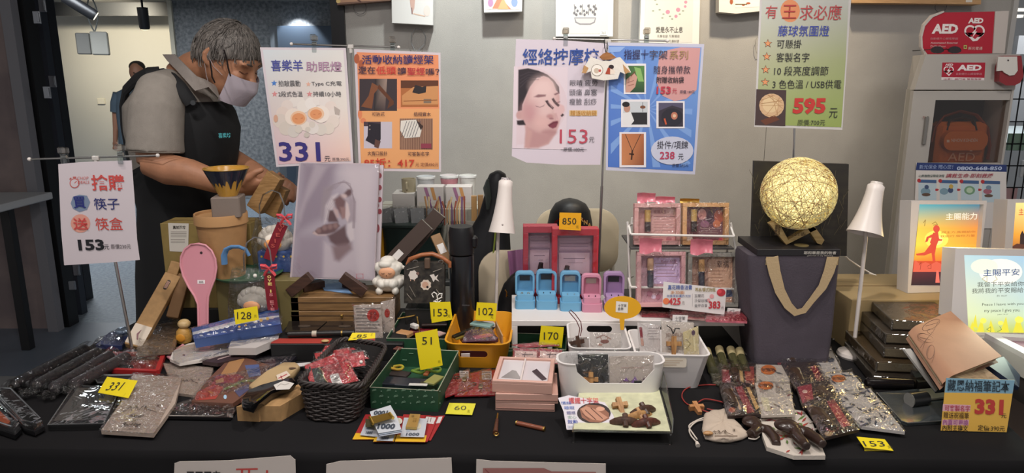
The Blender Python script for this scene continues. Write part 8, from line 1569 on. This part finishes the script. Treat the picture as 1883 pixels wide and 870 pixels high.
# acrylic tray with crosses
zt0=ZT+.028;P=[T(x,y,zt0) for x,y in ((1062,722),(1214,716),(1236,796),(1052,792))];c=sum(P,Vector())/4;f=Fr((c.x,c.y,ZT));t=thing('acrylic_stand','low clear acrylic display stand with cream sheet','stand',f)
loc=[(p.x-c.x,p.y-c.y) for p in P];hz=zt0-ZT
b=MB();b.plate(loc,hz-.003,hz);b.build('acrylic_plate',filmmat(.18,'#eef2f0',0,1,.03),t,sm=0)
b=MB();b.plate([(x*.97,y*.95) for x,y in loc],hz+.0003,hz+.001);b.build('cream_sheet',mat('#c9c9a8',.6,var=.15,vs=40),t,sm=0)
for (x,y) in (loc[2],loc[3]):b=MB();b.box((x*.97,y,hz/2-.001),(.004,.002,hz-.003));b.box((x*.97,y+.06,hz/2-.001),(.004,.002,hz-.003)) if False else None;b.build('acrylic_leg',filmmat(.5,'#e8e8e6',0,1,.1),t,sm=0)
b=MB();b.tube([(loc[3][0],loc[3][1],hz),(loc[2][0],loc[2][1],hz)],.0016,6);b.build('polished_edge',filmmat(.55,'#e4e4e0',0,1,.1),t)
b=MB();q0,q1=loc[1],loc[2];b.add([(q0[0],q0[1],hz),(q1[0],q1[1],hz),(q1[0]+.002,q1[1]+.004,hz+.030),(q0[0]+.006,q0[1],hz+.045)],[(0,1,2,3)]);b.build('raised_lip',filmmat(.22,'#e8ecea',0,1,.05),t,sm=0)
b=MB();b.tube([(q1[0],q1[1],hz),(q1[0]+.002,q1[1]+.004,hz+.030),(q0[0]+.006,q0[1],hz+.045),(q0[0],q0[1],hz)],.0014,6);b.build('lip_edge',filmmat(.6,'#dfe2e0',0,1,.1),t)
for i,(px,py,lift,yaw,dark,curve,lab) in enumerate([(1140,746,.006,10,0,0,'pale upright wooden cross at top left of the acrylic stand'),(1185,752,.012,24,1,1,'dark bowed wooden cross at top right of acrylic stand'),(1177,762,.006,18,0,1,'pale bowed wooden cross in the middle of acrylic stand'),(1150,773,.010,-4,1,1,'dark bowed wooden cross at lower left of acrylic stand'),(1190,775,.010,14,1,1,'reddish dark bowed cross at lower right of acrylic stand')]):
 p=T(px,py,zt0+lift+.002);fq=Fr(p,yaw,0 if curve else 55);b=MB();k=1.05 if curve else 1.35
 if curve:cross_mesh(b,k*.9,.01,Matrix.Rotation(rad(-60),4,'X'),1)
 else:cross_mesh(b,k,.012)
 o=b.build('wooden_cross',(DW if dark else LW1) if i!=4 else wood('#5a2e22','#3c1f18',.4,(30,30,8)),None,sm=40);o.matrix_world=fq.m;tag(o,lab,'cross','wooden hand crosses on the acrylic stand')
f=Fr(T(1096,765,zt0+.008),0,68);t=thing('leaflet','white leaflet with photo of hand holding cross and red price 153','leaflet',f);q=[(1026,732),(1046,727),(1112,740),(1128,764),(1134,786),(1086,790),(1042,790),(1036,756)]
b=MB();b.prism([f.uv(*p) for p in q],0,.0008);b.build('sheet',mat('#d2ccd2',.35,coat=.2),t,sm=0)
ink(f,t,[('#2a1c1a',circ(1092,760,31,19,24)),('#8a5a44',[(1066,752),(1080,744),(1104,746),(1120,760),(1120,770),(1104,777),(1084,776),(1070,768)]),('#b5836a',[(1068,752),(1078,747),(1098,754),(1118,768),(1106,774),(1090,772),(1076,764)]),('#5a3428',stroke([(1076,754),(1096,772)],1.6)+stroke([(1086,750),(1108,770)],1.6)+stroke([(1070,760),(1084,772)],1.4)),('#c8957c',circ(1104,752,8,4))],name='printed_photo')
text(f,t,'握握十字架',(1046,731,1100,742),'#c23a3c',bold=.02);text(f,t,'153',(1084,781,1122,789),'#b02c38',bold=.02)
for j,(s_,bx,c_) in enumerate((('情緒',(1032,738,1050,744),'#4f6cae'),('睡眠',(1038,747,1056,753),'#4f6cae'),('觸感',(1042,756,1058,762),'#5a5a8a'),('安心',(1044,764,1060,770),'#8aa89a'),('鼓勵',(1044,772,1062,779),'#2f4a9c'),('送禮',(1043,782,1054,788),'#b0b8c8'))):text(f,t,s_,bx,c_,bold=.01)
b=MB();p=T(1172,712,ZT+.035);b.box((p.x,p.y-.004,p.z),(.018,.004,.036),.001);tag(b.build('black_clip',BLACK),'black rectangular clip on the front of the dipped white bin','clip')
# necklace
f=Fr(T(1281,750,ZT+.007),5,80);t=thing('cross_necklace','wooden cross necklace on red cord lying on the cloth','necklace',f);b=MB();cross_mesh(b,1.3,.012);b.build('wooden_cross',wood('#c08a5c','#a06c42',.45,(30,30,8)),t,sm=0)
def tpath(pts,r,m,name,parent,z=.003,n=6):
 b=MB();b.m=parent.matrix_world.inverted();out=[]
 P=[T(x,y,ZT+z) for x,y in pts]
 for i in range(len(P)-1):
  p0,p1,p2,p3=P[max(i-1,0)],P[i],P[i+1],P[min(i+2,len(P)-1)]
  for k in range(4):u=k/4;out.append(.5*((2*p1)+(-p0+p2)*u+(2*p0-5*p1+4*p2-p3)*u*u+(-p0+3*p1-3*p2+p3)*u**3))
 out.append(P[-1]);b.tube(out,r,n);return b.build(name,m,parent)
CR=mat('#93302c',.6);tpath([(1276,748),(1262,742),(1254,730),(1258,718),(1272,711),(1296,708),(1316,708)],.0016,CR,'red_cord',t);tpath([(1284,740),(1296,734),(1318,737),(1332,741)],.0016,CR,'red_cord',t,.006);tpath([(1290,754),(1310,760),(1332,764),(1362,766),(1366,758),(1330,757),(1300,752)],.0016,CR,'red_cord',t,.004)
# linen drawstring pouch
def softbag(name,label,cat,quad,z,hgt,m,puff=1.0,n=14):
 c=T(sum(p[0] for p in quad)/len(quad),sum(p[1] for p in quad)/len(quad));f=Fr(c);t=thing(name,label,cat,f);P=[T(*p)-c for p in quad];P=[Vector((p.x,p.y,0)) for p in P];out=[]
 for i in range(len(P)):
  a,b_=P[i],P[(i+1)%len(P)]
  for k in range(5):out.append(a*(1-k/5)+b_*k/5)
 S=lambda k,z_:[Vector((p.x*k,p.y*k,z_+.0012*sin(i*1.3)*(k<1))) for i,p in enumerate(out)]
 b=MB();b.loft([S(.94,z),S(1,z+hgt*.3),S(.96,z+hgt*.6),S(.8,z+hgt*.88),S(.5,z+hgt),S(.01,z+hgt*1.04)]);b.build('pouch_body',m,t,sm=80);return f,t
quad=[(1294,768),(1306,762),(1330,758),(1340,764),(1360,788),(1378,806),(1360,814),(1330,818),(1296,812),(1290,796)]
f,t=softbag('drawstring_pouch','small linen drawstring pouch with mountain print and wooden bead','pouch',quad,.001,.016,mat('#b8a898',.9,bump=.5,bs=250))
f2_=Fr(T(1330,794,ZT+.019),0,88);g=bpy.data.objects.new('print',None)
bpy.data.objects.remove(g)
def inkon(t,f2_,items,name='printed_picture'):
 o=ink(f2_,None,items,name=name);o.parent=t;o.matrix_parent_inverse=t.matrix_world.inverted();o.matrix_basis=f2_.m;o.matrix_parent_inverse=Matrix.Identity(4);o.matrix_basis=t.matrix_world.inverted()@f2_.m;return o
inkon(t,f2_,mountains(1304,799,44,'#4a3a30')+[('#5a483c',rect(1314,801,1356,803))])
for k,P in enumerate(([(1296,768),(1284,772),(1267,783),(1274,797),(1282,808)],[(1294,772),(1280,776),(1268,788),(1270,800),(1280,812)],[(1376,806),(1388,808),(1396,803)])):tpath(P,.0016,mat('#c9bfb4',.8),'draw_cord',t,.006)
b=MB();b.m=t.matrix_world.inverted();p=T(1281,813,ZT+.006);b.tube([p,p+Vector((0,-.012,-.002))],[.003,.005],8);b.build('tassel',mat('#c9bfb4',.9),t);b=MB();b.m=t.matrix_world.inverted();b.ell(T(1302,797,ZT+.018),(.011,.006,.005),12,8);b.build('wooden_bead',wood('#b58a5c','#9a7044'),t)
# floral cloths
FLW=mat('#c3b9ae',.9,bump=.5,bs=200)
def floral(seed,x0,y0,x1,y1,n,poly,cols=('#8e3a48','#5f7a3e','#a8483e')):
 rnd=random.Random(seed);it=[]
 def inside(x,y):
  c=False
  for i in range(len(poly)):
   (xa_,ya),(xb_,yb_2)=poly[i],poly[i-1]
   if (ya>y)!=(yb_2>y) and x<(xb_-xa_)*(y-ya)/(yb_2-ya)+xa_:c=not c
  return c
 while len(it)<n:
  x,y=rnd.uniform(x0,x1),rnd.uniform(y0,y1)
  if not inside(x,y):continue
  a=rnd.uniform(0,6.28);c=cols[len(it)%len(cols)];L=rnd.uniform(4,10)*(1.2 if n>30 else 1);it.append((c,[(x+L*cos(a),y+L*.6*sin(a)),(x+2.2*cos(a+1.57),y+1.6*sin(a+1.57)),(x-L*cos(a),y-L*.6*sin(a)),(x+2.2*cos(a-1.57),y+1.6*sin(a-1.57))]))
 return it
q=[(1396,762),(1450,752),(1478,756),(1494,776),(1502,800),(1518,838),(1460,838),(1410,822),(1402,800)]
f,t=flatpack('floral_pouch','cream floral drawstring pouch spread under the front massager','pouch',q,ZT+.010,.009,'',floral(3,1400,755,1510,835,34,grow(q,.9)),m=FLW,filmed=False)
for P in ([(1392,752),(1384,758),(1400,768),(1412,764)],[(1488,778),(1500,776),(1504,786),(1496,792),(1500,796)]):tpath(P,.002,mat('#c9bfb4',.8),'draw_cord',t,.012)
q=[(1436,800),(1508,792),(1520,840),(1470,836),(1436,832)]
# massagers
def massager(label,head,hr,body,legs,col='#33231d',z=ZT+.012):
 c=T(*head,z+.010);f=Fr(c);t=thing('wood_massager',label,'massager',f);m=mat(col,.3,var=.15,vs=30,coat=.2);b=MB();k=1.62/FPX;iv=f.inv
 b.ell((0,0,0),(hr[0]*k,hr[1]*k*1.5,.012),20,12)
 Q=[iv@T(x,y,z+.008) for x,y in body];b.tube([Vector((0,0,0))]+Q,[.014]+[.012]*len(Q),14)
 for L in legs:Q=[iv@T(x,y,z+.006) for x,y in L];b.tube(Q,[.011,.0125,.012,.009,.006][:len(Q)],14)
 o=b.build('carved_body',m,t,sm=180);remesh(o,.0022,5);return t
massager('left dark wooden hand massager beside the linen pouch',(1382,776),(17,11),[(1394,786)],[[(1396,786),(1384,798),(1380,800)],[(1396,788),(1412,792),(1424,806),(1428,818)]],z=ZT+.006)
massager('right dark wooden two legged massager on the floral pouch',(1446,782),(21,12),[(1462,792)],[[(1462,790),(1466,804),(1478,816),(1484,822)],[(1464,790),(1484,796),(1502,808),(1514,818)]],z=ZT+.022)
# packages to the right of bins (film packs with wood tool + red cloth)
def toolpack(label,quad,z,items,filmamp=.006,base='#2e211e'):
 f,t=flatpack('massager_pack',label,'packet',quad,z,.006,'',items,m=mat(base,.5),filmed=True,amp=filmamp,lift=.012,group='film packed massagers');return f,t
def tool(t,f,a,c,r=.009,col='#3a2a20',y=-.006):
 b=MB();p0,p1=f.p(*a,y),f.p(*c,y);b.tube([p0,p0*.75+p1*.25,(p0+p1)/2,p1],[r*.5,r*1.2,r,r*.6],10);b.build('wooden_tool',mat(col,.35),t)
# bottles in film (four caps)
f,t0=flatpack('clear_packet','film bag around cork topped bottles right of white bins','packet',[(1296,658),(1330,656),(1330,712),(1312,704)],ZT+.006,.004,'#4a4a38',amp=.006)
for i,(x,y) in enumerate(((1303,648),(1326,645),(1347,646),(1363,648))):
 p=T(x,y+10,ZT+.016);q_=T(x+8,y+34,ZT+.012);f=Fr(q_);t=thing('oil_bottle',['small bottle with cork, leftmost of four behind the packs','small bottle with cork, second of four behind the packs','small bottle with cork, third of four behind the packs','small bottle with cork, rightmost of four behind the packs'][i],'bottle',f,'cork topped bottles');d=p-q_
 b=MB();b.cyl((0,0,0),d,.0125,n=14);b.build('glass_body',mat('#4c4a30',.15,coat=.6),t);b=MB();b.cyl(d,d*1.5+Vector((0,0,.004)),.0112,n=14);b.build('cork_cap',mat('#a89a72',.6),t)
RDC='#8a2430'
f,t=toolpack('upper left film pack with red floral cloth and dark tool behind',[(1322,668),(1388,668),(1390,712),(1326,706)],ZT+.010,[(RDC,[(1326,670),(1340,670),(1344,704),(1328,704)]),('#9a3a30',[(1368,674),(1386,674),(1388,708),(1372,706)]),('#c9a46a',[(1358,672),(1364,672),(1368,704),(1362,702)]),('#c48a80',circ(1333,680,4,3)),('#b8705c',circ(1378,688,4,3))]);tool(t,f,(1348,678),(1356,704),.011)
f,t=toolpack('left film pack with long wooden tool and diagonal red stripe',[(1322,708),(1380,704),(1400,762),(1338,766)],ZT+.022,[(RDC,[(1352,712),(1364,710),(1388,758),(1374,760)]),('#c9a46a',[(1342,716),(1346,714),(1364,752),(1360,754)]),('#a8503c',circ(1346,754,6,5)),('#c49a60',[(1372,712),(1378,712),(1396,750),(1390,754)])]);tool(t,f,(1334,718),(1352,744),.012)
ORG='#d2722c'
for i,(q,st,z,lab) in enumerate([([(1390,670),(1450,672),(1452,700),(1456,740),(1392,734)],(1413,680,14,9),ZT+.016,'white floral cloth pack with orange oval sticker, upper one'),([(1388,704),(1452,706),(1462,762),(1400,764)],(1408,709,14,7.5),ZT+.026,'white floral cloth pack with orange oval sticker, lower one')]):
 f,t=flatpack('massager_pack',lab,'packet',q,z,.006,'',floral(i+9,1392,676,1460,760,9,grow(q,.85),('#7a3a44','#6a6a6a','#8a7a6a'))+[(ORG,circ(st[0],st[1],st[2],st[3])),('#d8cfae',[(q[0][0]+(10),q[0][1]+26),(q[0][0]+24,q[0][1]+28),(q[0][0]+30,q[0][1]+52),(q[0][0]+18,q[0][1]+52)]) if i else ('#d8cfae',circ(1440,700,2,2))],m=FLW,amp=.005,group='film packed massagers',lift=.008);text(f,t,'按摩器',(st[0]-10,st[1]-3.5,st[0]+10,st[1]+3.5),'#3a2418',y=-.0016,bold=.01)
# middle column of packs
for i,(q,z,lab,its,tl) in enumerate([([(1418,642),(1484,640),(1496,668),(1436,676)],ZT+.010,'farthest dark film pack with red strips near the tote',[(RDC,[(1420,644),(1430,643),(1440,672),(1432,674)]),('#a03040',[(1466,646),(1478,644),(1490,664),(1478,668)])],((1444,648),(1460,668))),
  ([(1436,668),(1500,664),(1520,706),(1462,716)],ZT+.018,'second film pack down the middle column with cream tool',[(RDC,[(1490,674),(1500,672),(1516,700),(1504,704)]),('#c9bb94',[(1464,676),(1470,676),(1482,706),(1476,708)])],((1456,680),(1474,704))),
  ([(1462,706),(1524,698),(1546,742),(1478,752)],ZT+.026,'third film pack down the middle column with red floral cloth',[('#9a3240',[(1466,712),(1492,706),(1496,734),(1476,742)]),('#d8b8a8',circ(1480,720,5,3)),('#c06a60',circ(1486,732,4,3))],((1500,716),(1528,732))),
  ([(1480,742),(1536,730),(1580,790),(1516,806)],ZT+.030,'nearest film pack with curved tool and red strip',[('#a23038',[(1520,738),(1534,734),(1564,782),(1548,786)]),('#c9a868',[(1488,746),(1494,744),(1512,764),(1506,764)]),('#8a2c38',circ(1530,788,12,6)),('#a88a6a',circ(1524,798,8,4))],((1494,752),(1534,788)))]):
 f,t=toolpack(lab,q,z,its);tool(t,f,*tl,.013,'#3c2c22')
BLU_=('#2c3a5c','#3a4458','#59606c','#2a3350')
for i,(q,z,n,lab) in enumerate([([(1488,640),(1528,640),(1552,690),(1510,700)],ZT+.010,12,'farthest white cloth pack with navy ink flowers'),([(1504,690),(1566,684),(1592,716),(1532,732)],ZT+.018,14,'middle white cloth pack with navy lines and orange sticker'),([(1530,728),(1600,714),(1664,794),(1584,784)],ZT+.016,40,'nearest large white cloth pack with navy twig pattern')]):
 its=floral(i+30,min(p[0] for p in q),min(p[1] for p in q),max(p[0] for p in q),max(p[1] for p in q),n,grow(q,.9),BLU_)
 if i==0:its+=[('#26406e',circ(1504,652,8,6)),('#34435e',circ(1532,658,8,5))] if False else [('#26406e',circ(1506,652,7,5)),('#34435e',circ(1528,662,7,4))]
 if i==1:its+=[(ORG,circ(1542,696,13,7))]
 f,t=flatpack('massager_pack',lab,'packet',q,z,.007,'',its,m=mat('#bfb9b4',.85,bump=.5,bs=150),amp=.006,group='film packed massagers',lift=.009)
 if i==1:text(f,t,'按摩器',(1533,693,1552,699),'#3a2418',y=-.0016)
ptag('153','yellow 153 tag lying alone on black cloth at lower right',[(1575,803),(1627,808),(1643,829),(1589,823)],(1591,811,1623,821),z=ZT+.012,tilt=72,back=False)
f=Fr(T(1612,826,ZT+.001),0,80);t=card('tag_stack','folded yellow flap under the lone 153 tag','price tag',f,[(1589,823),(1643,829),(1643,838),(1590,831)],'#d9c716',.001)
# ---------------- books
BKc=['#3b332c','#2a2624','#332b26','#241f1e','#4a3d30']
for i,(jx,yaw,w_,d_,col,lab) in enumerate([(0,-9,.165,.24,'#3d3630','lowest film wrapped book of the stack'),(-.004,-7,.16,.23,'#54442f','second film wrapped book up in the stack'),(.004,-10,.165,.22,'#453d35','third film wrapped book of the stack'),(-.004,-8,.165,.20,'#4c443c','fourth film wrapped book of the stack'),(.002,-9,.17,.18,'#5c5348','top film wrapped book reflecting the lit sunset frame')]):
 th=.029;zbk_=ZT+i*th;u_=i/4;fx,fy=.9035*(1-u_)+.981*u_+jx,1.648*(1-u_)+1.736*u_;a_=rad(yaw);p=Vector((fx+cos(a_)*w_/2-sin(a_)*d_/2,fy+sin(a_)*w_/2+cos(a_)*d_/2,zbk_));f=Fr(p,yaw);t=thing('wrapped_book',lab,'book',f)
 b=MB();b.box((0,0,th/2+.001),(w_,d_,th-.003),.001);b.build('cover',mat(col,.5),t);b=MB();b.box((0,-.001,th/2+.001),(w_*.985,d_*1.004,th-.009),0);b.build('page_block',mat('#8f8470',.7,var=.2,vs=200,stretch=(1,1,20)),t)
 b=MB();b.box((0,0,th/2),(w_+.004,d_+.004,th-.0004),.002);o=b.build('clear_film',filmmat(.2,'#f2f0ec',.35,14,.04),t,sm=0)
 for s in (-1,1):b=MB();b.box((s*w_/2,-d_/2-.002,th/2),(.004,.003,th*.9),.0008);b.build('film_fold',filmmat(.4,'#f0f0ee',.8,90,.08),t)
# long black roll, tablets, notebook, price card
p0,p1=T(1592,704,ZT+.014),T(1680,706,ZT+.014);f=Fr(p0);t=thing('wrapped_roll','glossy black wrapped roll lying in front of the book stack','roll',f);d=p1-p0;b=MB();b.tube([d*0,d*.05,d*.95,d],[.009,.014,.014,.009],16);b.build('roll',mat('#1c191a',.15,coat=.4),t)
f,t=flatpack('tablet_plate','dark grey glass tablet lying flat with rounded corners','tablet',[(1612,722),(1725,712),(1768,772),(1668,778),(1656,774)],ZT+.008,.007,'#2e3234',filmed=False,m=mat('#4b5052',.12,.3,coat=.5));b=MB();b.tube([f.p(x,y,-.0005) for x,y in ((1612,722),(1658,774),(1668,778),(1768,772))],.0014,6);b.build('polished_edge',mat('#a9acac',.2,.8),t)
f,t=flatpack('tablet_plate','paler glossy tablet overlapping under the price card','tablet',[(1690,716),(1730,712),(1740,730),(1706,734)],ZT+.014,.004,'#8c8a80',filmed=False,m=mat('#8f8c80',.15,coat=.4))
c=T(1686,735,ZT+.02);f=Fr(c,10);t=thing('metal_cylinder','small silver ended dark cylinder in front of the book stack','knob',f);b=MB();b.cyl((-.018,0,0),(.026,.004,0),.017,n=20);b.build('cylinder',mat('#222426',.3),t);b=MB();b.cyl((-.021,0,0),(-.017,0,0),.0175,.016,n=20);b.build('silver_end',mat('#a9a9a4',.25,.6,bump=.4,bs=100),t)
# stand + notebooks
zN=.90
P=[T(1663,642,.86),T(1688,640,.86),T(1742,710,.80),T(1722,718,.79)]
def slabpx(name,label,cat,pts,zs,th,m,kids=()):
 P=[T(x,y,z) for (x,y),z in zip(pts,zs)];c=sum(P,Vector())/len(P);f=Fr(c);t=thing(name,label,cat,f);n=((P[1]-P[0]).cross(P[2]-P[0])).normalized();n=n if n.z>0 else -n
 b=MB();Q=[p-c for p in P];k=len(Q);b.add([q for q in Q]+[q-n*th for q in Q],[list(range(k))[::-1],list(range(k,2*k)),*[(i,(i+1)%k,(i+1)%k+k,i+k) for i in range(k)]]);b.build('panel',m,t,sm=0);return f,t,P,n
slabpx('tablet_plate','white edged dark tablet leaning below the tan notebook','tablet',[(1662,642),(1688,640),(1760,650),(1830,690),(1790,712),(1722,720)],[.875,.875,.865,.83,.80,.79],.006,mat('#1f2b36',.2,coat=.4))
slabpx('edge_strip','white rounded edge strip of the leaning dark tablet','strip',[(1662,642),(1674,641),(1732,706),(1722,720)],[.877,.877,.80,.792],.006,mat('#bdbab4',.4))
slabpx('navy_folder','dark navy folder projecting right from under the notebook','folder',[(1806,664),(1846,656),(1876,690),(1874,712),(1830,700)],[.86,.865,.845,.835,.83],.010,mat('#1b2438',.35))
slabpx('open_pages','open printed pages between the tan cover and tablet','pages',[(1745,690),(1800,668),(1842,700),(1826,712),(1760,708)],[.868,.868,.845,.835,.84],.004,mat('#a08a6c',.6,var=.3,vs=60,stretch=(1,6,1)))
# notebook: tan cover curved at the spine
A,B,C,D=T(1674,603,.915),T(1748,572,.925),T(1842,655,.885),T(1738,696,.868);c=(A+B+C+D)/4;f=Fr(c);t=thing('tan_notebook','tan paper covered notebook with leaf drawing on its raised cover','notebook',f)
NB=mat('#a67c62',.7,var=.06,vs=20);nrm=(B-A).cross(D-A).normalized();nrm=nrm if nrm.z>0 else -nrm
def surf(u,v,off=0):return (A*(1-u)+B*u)*(1-v)+(D*(1-u)+C*u)*v-c+nrm*(off-.014*max(0,1-u*7)**2)
b=MB();b.grid(lambda u,v:surf(u,v),16,8);b.grid(lambda u,v:surf(1-u,v,-.002),16,8);b.build('front_cover',NB,t,sm=180)
b=MB();b.grid(lambda u,v:surf(.02+u*.94,.02+v*.95,-.005),12,4);b.grid(lambda u,v:surf(.96-u*.94,.02+v*.95,-.014),12,4);b.loft([[surf(.02+u*.94,.97,-.005),surf(.02+u*.94,.97,-.014)] for u in [i/10 for i in range(11)]],close=False,caps=False);b.build('page_block',mat('#b3a184',.7),t,sm=180)
b=MB();b.grid(lambda u,v:surf(u,v,-.018),12,4);b.build('back_cover',mat('#8f6a54',.7),t,sm=180)
xa=(C-D+B-A).normalized();
def inv_surf(px,py):
 d_=ray(px,py);tt_=(A-CAM).dot(nrm)/d_.dot(nrm);return CAM+d_*tt_-c+nrm*.0006
def sline(pts,r=.0006,name='leaf_drawing'):
 b=MB()
 for P in pts:b.tube([inv_surf(x,y) for x,y in P],r,4)
 o=b.build(name,mat('#6a4a40',.7),t,sm=0);o['kind']='stuff'
el=lambda cx,cy,rx,ry,a:[(cx+rx*cos(u)*cos(a)-ry*sin(u)*sin(a),cy+rx*cos(u)*sin(a)+ry*sin(u)*cos(a)) for u in [j*pi/8 for j in range(17)]]
sline([el(1712,598,18,7,-.5),el(1722,613,18,6,.25),el(1746,615,15,7,-.35),el(1702,622,16,7,.35),[(1692,640),(1702,626),(1716,610),(1726,590)],[(1712,612),(1740,622),(1756,610)],[(1702,600),(1724,594)],[(1690,620),(1712,626)],el(1711,648,7,13,.2)])
sline([[(1744,668),(1752,661),(1758,666),(1750,670),(1744,668)],[(1760,658),(1764,666)],[(1768,655),(1772,664),(1778,654)],[(1780,652),(1784,660),(1790,652),(1794,656)],[(1798,650),(1802,644),(1808,640),(1806,650),(1798,652)],[(1748,668),(1780,664),(1806,654)]],.0009,'script_lettering')
b=MB();p=T(1700,716,.80);b.box((0,0,0),(1,1,1)) if False else None
# support under notebook
f=Fr((T(1760,690,.80).x,T(1760,690,.80).y+.05,ZT));t=thing('book_rest','dark block holding the tilted notebook and folders','stand',f);b=MB();b.add([(-.08,-.03,0),(.09,-.03,0),(.09,.10,0),(-.08,.10,0),(-.08,-.03,.022),(.09,-.03,.04),(.09,.10,.07),(-.08,.10,.085)],[(0,3,2,1),(4,5,6,7),(0,1,5,4),(1,2,6,5),(2,3,7,6),(3,0,4,7)]);b.build('block',mat('#26221f',.6),t,sm=0)
Yc=T(1790,793,ZT+.003).y
f=Fr((V(1795,790,Yc).x,Yc,ZT+.001),-4,10);t=card('notebook_price_card','blue and yellow notebook price card reading 331 at lower right','price tag',f,[(1740,695),(1866,699),(1851,795),(1730,792)],'#d8b05a',.0012,rough=.3)
ink(f,t,[('#7ba3b8',[(1740,695),(1866,699),(1862,724),(1737,722)]),('#deaf4c',[(1737,722),(1862,724),(1851,795),(1730,792)]),('#d9a8b0',[(1734,743),(1785,745),(1784,757),(1733,756)]),('#d9a8b0',[(1733,772),(1782,772),(1781,782),(1732,782)])])
text(f,t,'藏恩納福筆記本',(1742,701,1857,719),'#23323c',bold=.03);text(f,t,'331',(1792,735,1846,762),'#b83a34',bold=.05);text(f,t,'元',(1841,761,1851,769),'#3a2c22',bold=.02)
for s_,bx,c_ in (('可客製名字',(1737,746,1784,756),'#b03a50'),('贈送祝福筆',(1735,759,1782,769),'#5a3c1c'),('內頁可更換',(1734,772,1781,782),'#a35a94'),('內附主禱文',(1733,783,1780,792),'#3a2c1c'),('定價:390元',(1798,783,1848,792),'#4a3a1c')):text(f,t,s_,bx,c_,bold=.02)
ptag('128','yellow 128 tag propped on the long blue printed bag',[(430,570),(473,563),(476,588),(433,597)],(436,574,462,587),Y=1.80,tilt=10,back=False)
# ---------------------------------------------------------------- lettering fitted into its boxes, then kept as plain meshes
fit_texts()
def bake_texts():
 dg=bpy.context.evaluated_depsgraph_get();dg.update()
 for (o,*_r) in TEXTS:
  me=bpy.data.meshes.new_from_object(o.evaluated_get(dg),depsgraph=dg);n=bpy.data.objects.new('lettering',me);COL.objects.link(n)
  n.parent=o.parent;n.matrix_parent_inverse=o.matrix_parent_inverse;n.matrix_basis=o.matrix_basis;n['kind']='stuff'
  cu=o.data;nm=o.name;bpy.data.objects.remove(o);bpy.data.curves.remove(cu)
bake_texts()
